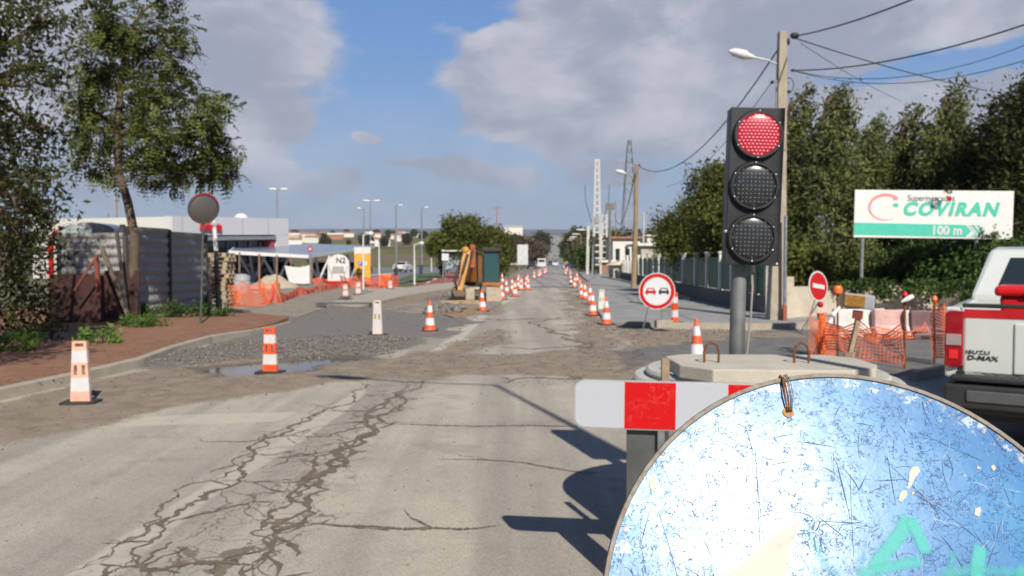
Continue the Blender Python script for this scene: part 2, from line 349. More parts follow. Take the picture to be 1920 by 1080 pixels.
# ---- big cracks: branching strips of soil in the broken asphalt
crm = mat('crack_soil', (.15, .118, .082), .95, sc=8, var=.3, bump=.5, bsc=90)
def zroad(x, y):
    i = int(round((y-GY0)/GS)); j = int(round((x-GX0)/GS)); return Z[min(max(i, 0), Z.shape[0]-1), min(max(j, 0), Z.shape[1]-1)]
def jag(pts, it, amp, rr):
    for _ in range(it):
        q = [pts[0]]
        for a_, b_ in zip(pts, pts[1:]):
            d = b_-a_; n = Vector((-d.y, d.x, 0)); q += [(a_+b_)/2+n*rr.uniform(-amp, amp), b_]
        pts = q
    return pts
crk = MB()
def crack(pts, wd, seed, it=4, branch=0, amp=.22, fade=True, zz=.004):
    rr = random.Random(seed); P = jag([g0(*p) if not isinstance(p, Vector) else p for p in pts], it, amp, rr); n = len(P)
    L, Rr = [], []
    for i, p in enumerate(P):
        d = (P[min(i+1, n-1)]-P[max(i-1, 0)]); d.z = 0
        if d.length < 1e-6: d = Vector((0, 1, 0))
        nn = Vector((-d.y, d.x, 0)).normalized(); w0 = wd*(.45+1.3*rr.random()**1.6)
        if fade: w0 *= min(1, 4*min(i/n, 1-i/n)+.12)
        z = zroad(p.x, p.y)+zz+rr.uniform(0, .0025); L.append(Vector((p.x, p.y, z))+nn*w0*rr.uniform(.3, .7)); Rr.append(Vector((p.x, p.y, z))-nn*w0*rr.uniform(.3, .7))
    crk.raw(L+Rr, [(i, i+1, n+i+1, n+i) for i in range(n-1)])
    for _ in range(branch):
        i = rr.randrange(n); a_ = rr.uniform(0, 2*math.pi); l = rr.uniform(.08, .42)
        e = P[i]+Vector((math.cos(a_)*l, math.sin(a_)*l*1.2, 0)); crack([P[i], e], wd*rr.uniform(.2, .5), rr.random(), 3, 0, .16, True, zz+.0012)
crack([(455, 1110), (510, 1020), (560, 965), (575, 900), (620, 880), (655, 840), (690, 800), (720, 765), (760, 735), (772, 715)], .06, 1, 3, 14)
crack([(480, 1110), (500, 1040), (540, 990), (580, 940), (600, 900), (650, 870), (700, 800), (735, 770), (758, 745), (765, 722)], .042, 2, 3, 12)
crack([(500, 1100), (470, 1000), (540, 950), (590, 880), (600, 855), (660, 835), (680, 790), (735, 750)], .03, 3, 4, 8)
crack([(180, 1090), (250, 1030), (300, 985), (350, 950), (385, 925), (450, 880), (480, 850), (530, 815), (580, 790), (625, 765), (660, 735), (700, 705)], .034, 4, 4, 14)
crack([(130, 1075), (210, 1040), (225, 1020), (275, 1000), (300, 970), (320, 940), (375, 905), (440, 860), (500, 830), (540, 800), (600, 780), (640, 750)], .018, 5, 4, 10)
crack([(200, 1062), (300, 1070), (400, 1055), (470, 1060)], .05, 6, 4, 12)
crack([(370, 965), (430, 950), (520, 940)], .02, 8, 4, 6); crack([(560, 980), (620, 985), (700, 988), (780, 992), (860, 993), (940, 985)], .035, 9, 5, 3, .08)
crack([(700, 795), (800, 797), (900, 800), (1000, 798), (1060, 800), (1100, 800)], .03, 10, 5, 3, .07); crack([(820, 862), (900, 862), (960, 866), (1020, 875), (1080, 885), (1150, 890)], .022, 11, 5, 2, .07)
crack([(370, 828), (470, 828), (550, 815), (600, 800)], .018, 12, 5, 3, .08); crack([(440, 900), (520, 905), (600, 905)], .02, 13, 4, 5)
crack([(930, 720), (960, 712), (1010, 708), (1060, 712), (1100, 712)], .05, 14, 4, 8);
crack([(500, 860), (600, 850), (660, 835)], .025, 16, 4, 5); crack([(530, 820), (620, 818), (700, 800)], .02, 17, 4, 5); crack([(620, 770), (700, 768), (760, 740)], .025, 18, 4, 5)
crack([(930, 650), (1000, 655), (1080, 650), (1110, 640)], .07, 19, 4, 4, .1); crack([(890, 598), (950, 600), (1020, 598), (1080, 600)], .11, 20, 4, 4, .08)
crack([(1060, 590), (1070, 630), (1085, 660)], .08, 21, 4, 12)
tag(crk.build('road_cracks', crm), kind='structure')
# ---- loose stones and crumbs
stm = mat('loose_stone', (.17, .155, .135), .9, sc=14, var=.5)
def stones(name, N, polys, s0, s1, seed, kind_label, bias=1.0):
    r = np.random.default_rng(seed); pts = []
    for p in polys:
        lo, hi = p.min(0), p.max(0); ar = (hi-lo).prod(); n = int(N)
        q = np.column_stack([r.uniform(lo[0], hi[0], n*4), r.uniform(lo[1], min(hi[1], 40), n*4)]); q = q[sdist(q[:, 0], q[:, 1], p) > -.15][:n]; pts.append(q)
    P = np.concatenate(pts); n = len(P); s = s0+(s1-s0)*r.random(n)**3*np.clip(P[:, 1]/9, .7, 2)
    base = np.array([[1, 0, 0], [0, 1, 0], [-1, 0, 0], [0, -1, 0], [0, 0, .8], [0, 0, -.6]]); V = np.repeat(base[None], n, 0)*(.6+.7*r.random((n, 6, 3)))*s[:, None, None]
    a = r.uniform(0, 6.28, n); ca, sa_ = np.cos(a), np.sin(a); x = V[..., 0]*ca[:, None]-V[..., 1]*sa_[:, None]; y = V[..., 0]*sa_[:, None]+V[..., 1]*ca[:, None]
    ix = np.clip(((P[:, 1]-GY0)/GS).round().astype(int), 0, Z.shape[0]-1); jx_ = np.clip(((P[:, 0]-GX0)/GS).round().astype(int), 0, Z.shape[1]-1); z0 = Z[ix, jx_]
    V = np.stack([x+P[:, 0, None], y+P[:, 1, None], V[..., 2]+z0[:, None]+s[:, None]*.3], -1).reshape(-1, 3)
    f = np.array([[0, 1, 4], [1, 2, 4], [2, 3, 4], [3, 0, 4], [1, 0, 5], [2, 1, 5], [3, 2, 5], [0, 3, 5]]); Fq = (f[None]+6*np.arange(n)[:, None, None]).reshape(-1, 3)
    o = npmesh(name, V, Fq, stm); tag(o, kind_label, 'gravel', kind='stuff')
stones('gravel_heap', 2600, GRAV, .008, .034, 21, 'loose grey stones of the broken road edge')
stones('road_crumbs', 900, DIRT[:5]+DARKG, .005, .02, 22, 'small crumbs of stone and soil scattered over the dirt')
stones('asphalt_crumbs', 330, [poly_w([(0, 1080), (0, 850), (700, 712), (1060, 712), (1150, 1000), (1100, 1100)])], .004, .014, 23, 'tiny dark crumbs lying on the asphalt')
# ---- puddle
m, t, b = newmat('puddle_water'); b.inputs['Base Color'].default_value = (.10, .078, .052, 1); b.inputs['Roughness'].default_value = .09
pos = t.add('ShaderNodeNewGeometry').outputs['Position']; t.l.new(t.add('ShaderNodeBump', {'Strength': .15, 'Distance': .004, 'Height': t.noise(pos, 9, 3)}).outputs[0], b.inputs['Normal'])
pp = jag([Vector((*q, 0)) for q in poly_w([(290, 706), (330, 682), (430, 674), (690, 665), (735, 674), (560, 702), (420, 712), (290, 706)])], 1, .02, random.Random(3))
mb = MB(); mb.raw([(p.x, p.y, -.022) for p in pp[:-1]], [tuple(reversed(range(len(pp)-1)))]); tag(mb.build('puddle_water', m), kind='structure')
# ---- terrain far away, in one sheet to the horizon
m, t, b = newmat('countryside')
pos = t.add('ShaderNodeNewGeometry').outputs['Position']; sp = t.add('ShaderNodeSeparateXYZ', (pos,))
fld = t.add('ShaderNodeTexVoronoi', {'Vector': t.scale(pos, (.012, .03, 0)), 'Scale': 1, 'Randomness': .9}).outputs['Color']
fs = t.add('ShaderNodeSeparateColor', (fld,))
fc = t.mix(t.ramp(fs.outputs[0], .25, .4), (.085, .10, .035), (.13, .115, .06)); fc = t.mix(t.ramp(fs.outputs[1], .6, .62), fc, (.12, .16, .03)); fc = t.mix(t.ramp(fs.outputs[2], .78, .8), fc, (.16, .12, .085))
near = t.mix(t.noise(pos, 1.2, 6), (.14, .12, .08), (.10, .13, .04)); near = t.mix(t.ramp(t.noise(pos, .35, 4), .45, .6), near, (.19, .16, .115))
fc = t.mix(t.ramp(sp.outputs[1], 90, 160), near, fc)
fc = t.mix(1, fc, t.add('ShaderNodeCombineColor', [t.ramp(t.noise(pos, .25, 6, .7), .3, .7, .7, 1.3, False)]*3).outputs[0], 'MULTIPLY')
t.l.new(fc, b.inputs['Base Color']); b.inputs['Roughness'].default_value = 1; b.inputs['Specular IOR Level'].default_value = .1
yy = np.concatenate([np.linspace(-60, 50, 12), np.geomspace(60, 9000, 60)]); tt = np.linspace(-1, 1, 81)
YT, TT = np.meshgrid(yy, tt, indexing='ij'); XT = TT*(60+np.abs(YT)*1.3); ZT = np.interp(YT, TY, TZ)-.06+np.where(YT > 500, (vnoise(XT, YT, .004, 31)-.5)*6, 0)*np.where(np.abs(XT/np.maximum(YT, 1)-.052) < .03, 0, 1)
tag(grid('terrain', XT, YT, ZT, m), kind='structure')
# near ground beside the road
m2, t, b = newmat('bare_soil'); pos = t.add('ShaderNodeNewGeometry').outputs['Position']
c = t.mix(t.noise(pos, .8, 6), (.2, .165, .12), (.13, .12, .085)); c = t.mix(t.ramp(t.noise(pos, 30, 3), .6, .7, 0, .5), c, (.3, .28, .25)); t.l.new(c, b.inputs['Base Color']); b.inputs['Roughness'].default_value = 1
# hills
hm = mat('hill_woods', (.045, .06, .05), 1, sc=.004, var=.35)
for (nm, D, y0, amp, seed, xa, xb) in (('hills', 5200, 420, 6, 5, -4200, 4200), ('hills', 3600, 426, 5, 6, -3000, 3200)):
    n = 160; X_ = np.linspace(xa, xb, n); top = np.array([at(960, y0+0, D).z]*n)+amp*1.6*(vnoise(X_, X_*0, .0016, seed)-.3)+amp*(vnoise(X_, X_*0, .006, seed+1)-.5)
    rows_y = np.array([0, 300, 900, 1400]); ZZ = np.stack([np.full(n, 0.), top*.75, top, top*.4]); XX = np.repeat(X_[None], 4, 0); YYh = D+np.repeat(rows_y[:, None], n, 1)
    tag(grid(nm, XX, YYh, ZZ, hm), kind='structure')
# far road ribbon
m, t, b = newmat('far_asphalt'); pos = t.add('ShaderNodeNewGeometry').outputs['Position']
c = t.mix(t.ramp(t.noise(t.scale(pos, (1.4, .03, 0)), 1, 4), .38, .62), (.2, .19, .18), (.31, .29, .27)); t.l.new(c, b.inputs['Base Color']); b.inputs['Roughness'].default_value = .9
def ribbon(name, rows, m, zo, kind='structure'):
    mb = MB()
    vs = []
    for (D, xl, xr) in rows: vs += [(xl, D, H(D)+zo), (xr, D, H(D)+zo)]
    mb.raw(vs, [(2*i, 2*i+1, 2*i+3, 2*i+2) for i in range(len(rows)-1)]); return tag(mb.build(name, m, smooth=False), kind=kind)
RW = [(49.9, .3, 4.3), (75, 1.6, 5.2), (110, 3.0, 7.4), (150, 4.8, 10.2), (200, 7.3, 13), (260, 10.2, 16.8), (330, 13.6, 20.8), (370, 15.6, 23), (420, 18.2, 26), (500, 22.3, 30.4), (580, 26.4, 34.8), (670, 31, 39.6), (780, 36.6, 45.5), (900, 42.8, 52)]
ribbon('far_road', RW, m, .03)
ribbon('road_shoulder', [(d, a-2.2-d*.004, b_+1.2+d*.003) for d, a, b_ in RW], mat('shoulder_dirt', (.21, .18, .145), 1, sc=.8), .012)
# ================================================================ PAVEMENTS AND KERBS
conc = mat('concrete', (.35, .31, .25), .9, var=.14, sc=3, dirt=.35, dcol=(.24, .2, .16), bump=.3, bsc=60)
def slab(name, pts, z0, z1, m, kind='structure', world=False, sides=True):
    P = [Vector((p[0], p[1], 0)) if world else g0(*p) for p in pts]
    ar = sum(P[i].x*P[(i+1) % len(P)].y-P[(i+1) % len(P)].x*P[i].y for i in range(len(P)))
    if ar < 0: P.reverse()
    mb = MB(); n = len(P); mb.raw([(p.x, p.y, z1) for p in P]+[(p.x, p.y, z0) for p in P], [tuple(range(n))]+([(i, n+i, n+(i+1) % n, (i+1) % n) for i in range(n)] if sides else []))
    return tag(mb.build(name, m), kind=kind)
# left footpath of dark red setts
m, t, b = newmat('brick_setts'); pos = t.add('ShaderNodeNewGeometry').outputs['Position']
br = t.add('ShaderNodeTexBrick', {'Vector': pos, 'Color1': (.26, .105, .052, 1), 'Color2': (.20, .09, .05, 1), 'Mortar': (.15, .11, .08, 1), 'Scale': 5, 'Mortar Size': .02})
c = t.mix(t.ramp(t.noise(pos, 2.2, 6, .65), .38, .72, 0, .85), br.outputs[0], (.26, .145, .08)); c = t.mix(t.ramp(t.noise(pos, 9, 5, .7), .6, .68, 0, .7), c, (.09, .075, .05))
t.l.new(c, b.inputs['Base Color']); b.inputs['Roughness'].default_value = .95
t.l.new(t.add('ShaderNodeBump', {'Strength': .4, 'Distance': .01, 'Height': t.noise(pos, 30, 4)}).outputs[0], b.inputs['Normal'])
KL = [(-900, 1010), (-400, 868), (0, 752), (150, 718), (270, 688), (330, 664), (400, 643), (470, 628), (520, 615), (548, 603)]
kp = [g0(*p) for p in KL]
pav = kp + [g0(500, 596), g0(400, 592), g0(380, 588), Vector((-16, 27, 0)), Vector((-26, 20, 0)), Vector((-26, -3, 0))]
slab('pavement', [(p.x-.1, p.y) for p in pav], -.02, .12, m, world=True)
def kerb(P, w=.14, h=.15, z0=-.05, taper_end=True, name='kerb', side=1):
    mb = MB(); n = len(P); vs = []
    for i, p in enumerate(P):
        d = (P[min(i+1, n-1)]-P[max(i-1, 0)]).normalized(); nn = Vector((d.y, -d.x, 0))*side; hh = h if not taper_end else h*(1 if i < n-3 else (.75, .45, .1)[i-n+3])
        a = p; bb = p-nn*w
        vs += [(a.x, a.y, z0), (a.x-nn.x*.015, a.y-nn.y*.015, hh-.015), (a.x-nn.x*.03, a.y-nn.y*.03, hh), (bb.x, bb.y, hh), (bb.x, bb.y, z0)]
    fs = []
    for i in range(n-1):
        for k in range(4):
            f = (i*5+k, (i+1)*5+k, (i+1)*5+k+1, i*5+k+1); fs.append(f if side > 0 else tuple(reversed(f)))
    fs.append((0, 1, 2, 3, 4) if side > 0 else (4, 3, 2, 1, 0)); mb.raw(vs, fs); return tag(mb.build(name, conc), kind='structure')
kerb(kp, side=1)
# right: pale concrete footpath, behind a kerb along the side street
pale, t, b = newmat('pale_footpath'); pos = t.add('ShaderNodeNewGeometry').outputs['Position']
c = t.mix(t.ramp(t.noise(pos, .7, 6, .65), .35, .7), (.29, .29, .285), (.22, .215, .205)); c = t.mix(t.ramp(t.noise(pos, 6, 5, .7), .55, .7, 0, .5), c, (.17, .155, .135)); t.l.new(c, b.inputs['Base Color']); b.inputs['Roughness'].default_value = .9
t.l.new(t.add('ShaderNodeBump', {'Strength': .3, 'Distance': .01, 'Height': t.noise(pos, 40, 4)}).outputs[0], b.inputs['Normal'])
K1 = [g0(1135, 607), g0(1180, 609), g0(1240, 612), g0(1320, 613), g0(1400, 614), g0(1470, 614)]
slab('footpath', [(p.x, p.y) for p in K1+[g0(1560, 606), g0(1650, 600), Vector((12, 27, 0)), Vector((8.6, 34, 0)), Vector((9.2, 60, 0)), Vector((10.5, 100, 0)), Vector((8.1, 100, 0)), Vector((5.6, 60, 0)), g0(1085, 538), g0(1110, 570)]], -.02, .07, pale, world=True)
kerb([g0(1170, 611), g0(1240, 614), g0(1320, 615), g0(1400, 616), g0(1475, 616), g0(1560, 608), g0(1650, 603), g0(1800, 600)], h=.14, taper_end=False, side=-1)
kerb([g0(1300, 566), g0(1260, 553), g0(1215, 540), g0(1165, 528), g0(1130, 521)], h=.16, taper_end=False, side=1)
kerb([g0(1700, 712), g0(1760, 700), g0(1820, 692), g0(2000, 680), g0(2300, 668)], h=.13, taper_end=False, side=-1)
# concrete island left of the works, with a broken end
isl = slab('traffic_island', [(612, 578), (672, 584), (700, 575), (760, 560), (830, 548), (905, 536), (880, 530), (800, 538), (730, 548), (660, 562)], -.02, .14, conc)
# car park and its road, cycle path, verge
m, t, b = newmat('car_park_asphalt'); pos = t.add('ShaderNodeNewGeometry').outputs['Position']
c = t.mix(t.ramp(t.noise(pos, .3, 6, .65), .35, .7), (.135, .14, .148), (.19, .19, .19)); t.l.new(c, b.inputs['Base Color']); b.inputs['Roughness'].default_value = .85
def tslab(name, pts, zo, m, kind='structure'):           # pts (px, D)
    P = [gd(px, D) for px, D in pts]; n = len(P); mb = MB(); ar = sum(P[i].x*P[(i+1) % n].y-P[(i+1) % n].x*P[i].y for i in range(n))
    if ar < 0: P.reverse()
    mb.raw([(p.x, p.y, p.z+zo) for p in P], [tuple(range(n))]); return tag(mb.build(name, m), kind=kind)
tslab('car_park', [(380, 42), (580, 47), (760, 60), (800, 85), (840, 110), (930, 150), (930, 195), (690, 190), (560, 150), (300, 130), (100, 110), (100, 60)], .02, m)
works = mat('works_ground', (.24, .205, .155), 1, sc=1.5, var=.3, dirt=.3, dcol=(.16, .14, .12), bump=.4, bsc=20)
slab('works_ground', [(560, 596), (420, 588), (395, 578), (400, 560), (500, 548), (560, 536), (640, 528), (700, 548), (690, 570), (620, 574)], -.02, .03, works)
slab('works_ground', [(700, 584), (760, 572), (850, 555), (930, 535), (975, 532), (935, 572), (905, 589), (800, 590)], -.02, .026, works)
red = mat('red_cycle_path', (.30, .085, .06), .9, sc=2, var=.2, dirt=.1)
tslab('cycle_path', [(775, 52), (900, 58), (860, 92), (835, 115), (822, 112), (838, 88)], .045, red)
wl = mat('white_road_paint', (.62, .61, .57), .8, sc=5, dirt=.25, dcol=(.3, .28, .25))
for a_, b_ in (((812, 66), (818, 72)), ((824, 78), (830, 86)), ((800, 57), (806, 61))): tslab('cycle_path_line', [(a_[0]-3, a_[1]), (a_[0]+3, a_[1]), (b_[0]+2, b_[1]), (b_[0]-2, b_[1])], .055, wl)
tslab('road_line', [(560, 62), (780, 128), (782, 126), (580, 61)], .03, wl)
verge = mat('verge_grass', (.075, .10, .03), 1, sc=1.5, var=.45)
tslab('verge', [(745, 66), (790, 63), (840, 80), (830, 110), (770, 95)], .05, verge)
# ================================================================ TREES
def leafmat(name, c1, c2, tr=.3):
    m, t, b = newmat(name); ri = t.add('ShaderNodeNewGeometry'); pos = ri.outputs['Position']
    c = t.mix(ri.outputs['Random Per Island'], c1, c2); c = t.mix(t.ramp(t.noise(pos, .9, 3), .4, .65, 0, .55), c, [min(1, k*1.5) for k in c2])
    t.l.new(c, b.inputs['Base Color']); b.inputs['Roughness'].default_value = .6; b.inputs['Specular IOR Level'].default_value = .12
    tn = t.add('ShaderNodeBsdfTranslucent'); t.l.new(c, tn.inputs[0]); mx = t.add('ShaderNodeMixShader'); mx.inputs[0].default_value = tr
    t.l.new(b.outputs[0], mx.inputs[1]); t.l.new(tn.outputs[0], mx.inputs[2]); t.l.new(mx.outputs[0], t.n['Material Output'].inputs[0]); return m
LM = {'olive': leafmat('leaf_olive', (.05, .062, .018), (.115, .12, .035)), 'dark': leafmat('leaf_dark', (.03, .038, .013), (.062, .068, .022), .2),
      'grey': leafmat('leaf_grey', (.07, .09, .03), (.17, .185, .068)), 'ivy': leafmat('leaf_ivy', (.03, .06, .018), (.085, .13, .035)), 'grass': leafmat('leaf_grass', (.06, .12, .02), (.13, .22, .05)),
      'jac': leafmat('leaf_feathery', (.045, .065, .016), (.145, .165, .045)), 'brown': leafmat('leaf_brown', (.09, .06, .04), (.14, .1, .07)), 'mid': leafmat('leaf_mid', (.055, .072, .016), (.135, .145, .036))}
bark = mat('bark', (.115, .085, .06), .95, sc=6, var=.35, bump=.8, bsc=25)
def rdir(r, n):
    v = r.normal(size=(n, 3)); return v/np.linalg.norm(v, axis=1, keepdims=True)
def leafquads(C, ln, wd, r, droop=0):
    n = len(C); a = rdir(r, n); a[:, 2] -= droop; a /= np.linalg.norm(a, axis=1, keepdims=True); q = rdir(r, n); b = np.cross(a, q); b /= np.linalg.norm(b, axis=1, keepdims=True)+1e-9
    s = (.45+1.2*r.random(n)**1.5)[:, None]; V = np.stack([C-a*ln*s, C-b*wd*s, C+a*ln*s, C+b*wd*s], 1).reshape(-1, 3); return V, np.arange(4*n).reshape(n, 4)
def fronds(C, out, ln, npair, lw, r):                    # feathery leaves: pairs of leaflets on a drooping stalk
    n = len(C); d = out+rdir(r, n)*.55; d[:, 2] -= .25; d /= np.linalg.norm(d, axis=1, keepdims=True); L = ln*(.6+.7*r.random(n))
    side = np.cross(d, [0, 0, 1.]); side /= np.linalg.norm(side, axis=1, keepdims=True)+1e-9; upv = np.cross(side, d); Vs = []
    for k in range(npair):
        t = (k+.6)/npair; P = C+d*(L*t)[:, None]; P[:, 2] -= L*t*t*.45; w_ = lw*math.sin(math.pi*min(1, .25+t*.75))+.01
        for s in (-1, 1):
            a = side*s*.9+d*.45+upv*r.normal(size=(n, 1))*.25; a /= np.linalg.norm(a, axis=1, keepdims=True); b = np.cross(a, upv); b /= np.linalg.norm(b, axis=1, keepdims=True)+1e-9
            tip = P+a*w_; tip[:, 2] -= w_*.2; mid = P+a*w_*.5; Vs.append(np.stack([P, mid-b*w_*.3, tip, mid+b*w_*.3], 1))
    V = np.concatenate(Vs).reshape(-1, 3); return V, np.arange(len(V)).reshape(-1, 4)
def tree(name, label, loc, trunk, blobs, leaf, seed, nclus=26, per=40, ln=.09, wd=.035, r0=.16, group=None, cat='tree', style='leaf', spread=.32, limbs=True, droop=.2, sub=8, frond=.45):
    r = np.random.default_rng(seed); rr = random.Random(seed); root = thing(name, label, cat, loc, 0, group)
    tp = [Vector(p) for p in trunk]; n = len(tp); mb = MB(); mb.tube(tp, [r0*(1.25 if i == 0 else 1-.5*i/(n-1)) for i in range(n)], 10)
    CC = []; OUT = []; top = tp[-1]
    for (bx, by, bz, rx, ry, rz) in blobs:
        c = Vector((bx, by, bz)); st = min(tp[max(1, n//2):], key=lambda p: (p-c).length)
        if limbs:
            midp = (st+c)/2+Vector((rr.uniform(-.15, .15)*rx, rr.uniform(-.15, .15)*ry, rr.uniform(.0, .2)*rz)); rb = r0*.38
            mb.tube([st, midp, c], [rb, rb*.7, rb*.4], 6)
        k = max(4, int(nclus*(rx*ry*rz)**.5)); d = rdir(r, k); rad = r.random(k)**.42
        P = np.array([bx, by, bz])+d*rad[:, None]*np.array([rx, ry, rz]); CC.append(P); OUT.append(d)
        if limbs:
            for p in P[:sub]:
                v = Vector(p); mb.tube([c.lerp(st, .25), (c+v)/2+Vector((rr.uniform(-.1, .1), rr.uniform(-.1, .1), .05))*rx, v], [rb*.4, rb*.25, rb*.1], 4)
    CC = np.concatenate(CC); OUT = np.concatenate(OUT)
    mb.build('trunk', bark, root, smooth=True)
    if style == 'frond':
        C = np.repeat(CC, per, 0); O = np.repeat(OUT, per, 0); C = C+r.normal(size=C.shape)*spread*.55; V, Fq = fronds(C, O*.8+rdir(r, len(C))*.5, frond, 6, ln, r)
    else:
        szs = .45+1.0*r.random(len(CC)); C = np.repeat(CC, per, 0)+r.normal(size=(len(CC)*per, 3))*spread*np.repeat(szs, per)[:, None]; V, Fq = leafquads(C, ln, wd, r, droop)
    npmesh('crown', V, Fq, LM[leaf], root); return root
def rblobs(W, D, z0, z1, n, seed, rb=(.25, .4), cone=0):
    r = random.Random(seed); out = []
    for i in range(n):
        t = (i+.5)/n; z = z0+(z1-z0)*t; wt = math.sin(math.pi*(.18+.72*t)) if not cone else (1-t)**cone+.12
        q = r.uniform(*rb)*W*(.6 if cone else 1)*max(.35, wt); a = r.uniform(0, 6.28); e = (r.random()**.5)*max(0, wt*W/2-q*.7); out.append((math.cos(a)*e, math.sin(a)*e*D/W, z, q, q, q*.85))
    return out
# -- left: feathery street tree by the fence
L1 = g0(252, 612); L1.z = .12
def bl(px, py, rx, ry, D, dy=0):                          # a blob of crown at a place seen in the photo
    p = at(px, py, D+dy)-L1; k = D/F; return (p.x, p.y, p.z, rx*k, rx*k*.9, ry*k)
D1 = L1.y
tr1 = [at(252, 612, D1)-L1, at(250, 530, D1)-L1, at(252, 440, D1)-L1, at(240, 380, D1)-L1, at(222, 320, D1)-L1, at(222, 250, D1)-L1, at(226, 160, D1)-L1, at(240, 60, D1)-L1]
tree('street_tree', 'feathery-leaved street tree with slim curved trunk beside the grey corrugated panels', L1, tr1,
     [bl(250, 55, 70, 45, D1), bl(180, 40, 60, 45, D1, -.5), bl(300, 110, 50, 35, D1, .4), bl(330, 60, 30, 22, D1), bl(200, 120, 70, 40, D1, .6), bl(270, 180, 60, 40, D1, -.6), bl(150, 170, 45, 35, D1), bl(330, 185, 55, 35, D1, .5), bl(400, 215, 50, 35, D1, -.4),
      bl(360, 260, 70, 45, D1), bl(415, 290, 40, 42, D1, .3), bl(300, 265, 70, 45, D1, -.8), bl(220, 230, 60, 45, D1, .7), bl(160, 240, 55, 50, D1), bl(190, 300, 45, 28, D1, .3), bl(290, 325, 55, 28, D1, -.2), bl(350, 315, 50, 28, D1, .5), bl(310, -10, 35, 25, D1)],
     'jac', 3, nclus=34, per=12, ln=.105, r0=.14, style='frond', spread=.27, sub=9, frond=.42)
# -- left: dark trees at the picture edge
L1b = Vector((-9.6, 14.2, .12))
def bl2(px, py, rx, ry, D, base): p = at(px, py, D)-base; k = D/F; return (p.x, p.y, p.z, rx*k, rx*k, ry*k)
tree('street_tree', 'dark dense tree at the left edge with low hanging foliage', L1b, [(0, 0, 0), (.1, 0, 1.6), (0, .1, 3), (.3, 0, 4.6)],
     [bl2(*q, L1b) for q in ((20, 60, 70, 60, 14), (90, 30, 60, 50, 14.5), (30, 160, 60, 60, 13.5), (80, 120, 45, 45, 14.4), (20, 260, 60, 60, 14), (75, 240, 38, 50, 14.6), (10, 350, 60, 60, 13.6), (70, 330, 40, 50, 14.2), (85, 400, 36, 50, 14.6), (40, 430, 50, 50, 14), (15, 500, 45, 50, 13.8), (-60, 200, 90, 150, 14), (-60, 30, 90, 90, 14), (10, -60, 100, 90, 15.5), (30, 330, 80, 110, 16.2), (60, 470, 60, 80, 16.5))],  # rear and off-frame crown blobs added to cast shade on the left fence
     'dark', 8, nclus=46, per=34, ln=.055, wd=.022, r0=.2, spread=.2, sub=7)
L1c = Vector((-8.2, 7.6, .12))
tree('street_tree', 'overhanging street tree whose branches cross the top left corner', L1c, [(0, 0, 0), (.1, 0, 1.6), (0, .1, 3), (.3, 0, 4.4)],
     [(0, 0, 4.6, 1.8, 1.8, 1.3), (1.6, .4, 5.0, 1.3, 1.3, .8), (-1.5, 0, 4.4, 1.5, 1.5, 1), (.6, 1.6, 4.8, 1.5, 1.5, 1), (.4, -1.6, 4.2, 1.5, 1.5, 1)], 'dark', 9, nclus=26, per=40, ln=.06, wd=.025, r0=.17, spread=.25, sub=7)
def shrub(name, label, loc, blobs, leaf, seed, nclus=60, per=40, ln=.04, wd=.02, cat='shrub', group=None, spread=.12, kind=None, part='foliage'):
    r = np.random.default_rng(seed); P = []
    for (bx, by, bz, rx, ry, rz) in blobs:
        k = max(4, int(nclus*(rx*ry*rz)**.4)); P.append(np.array([bx, by, bz])+rdir(r, k)*(r.random(k)**.4)[:, None]*np.array([rx, ry, rz]))
    C = np.concatenate(P); C = np.repeat(C, per, 0)+r.normal(size=(len(C)*per, 3))*spread; C[:, 2] = np.abs(C[:, 2]); V, Fq = leafquads(C, ln, wd, r)
    o = npmesh(name, V, Fq, LM[leaf], None, loc); return tag(o, label, cat, group, kind)
shrub('shrub', 'dark shady bush left of the leaning timbers', (-9.3, 16.2, .1), [(-1.2, 0, .8, .9, .7, .9), (-.3, .2, .6, .5, .6, .7), (-2.4, 0, 1.2, 1.2, .8, 1.3), (-1.4, .6, 1.8, .8, .5, .7)], 'dark', 12, nclus=80)
shrub('weeds', 'bright green clump of weeds at the foot of the feathery street tree', g0(262, 622)+Vector((0, 0, .12)), [(0, -.1, .12, .38, .25, .14), (.25, .2, .12, .3, .2, .14), (-.35, .1, .1, .2, .2, .12)], 'grass', 13, nclus=120, per=24, ln=.05, wd=.012, cat='weeds', spread=.06)
shrub('weeds', 'long row of dark green weeds along the bottom of the corrugated panels', g0(340, 603)+Vector((0, 0, .12)), [(-.9, -.3, .15, .45, .25, .2), (-.2, 0, .18, .5, .25, .24), (.5, .3, .14, .45, .25, .18), (1.0, .5, .1, .3, .2, .14)], 'ivy', 14, nclus=110, per=26, ln=.05, wd=.018, cat='weeds', spread=.07)
shrub('weeds', 'low green weeds in the shade at the far left of the footpath', Vector((-8.9, 14.4, .12)), [(0, 0, .15, .6, .3, .22), (.9, 1.4, .12, .5, .3, .16)], 'grass', 15, nclus=90, per=26, ln=.05, wd=.016, cat='weeds', spread=.07)
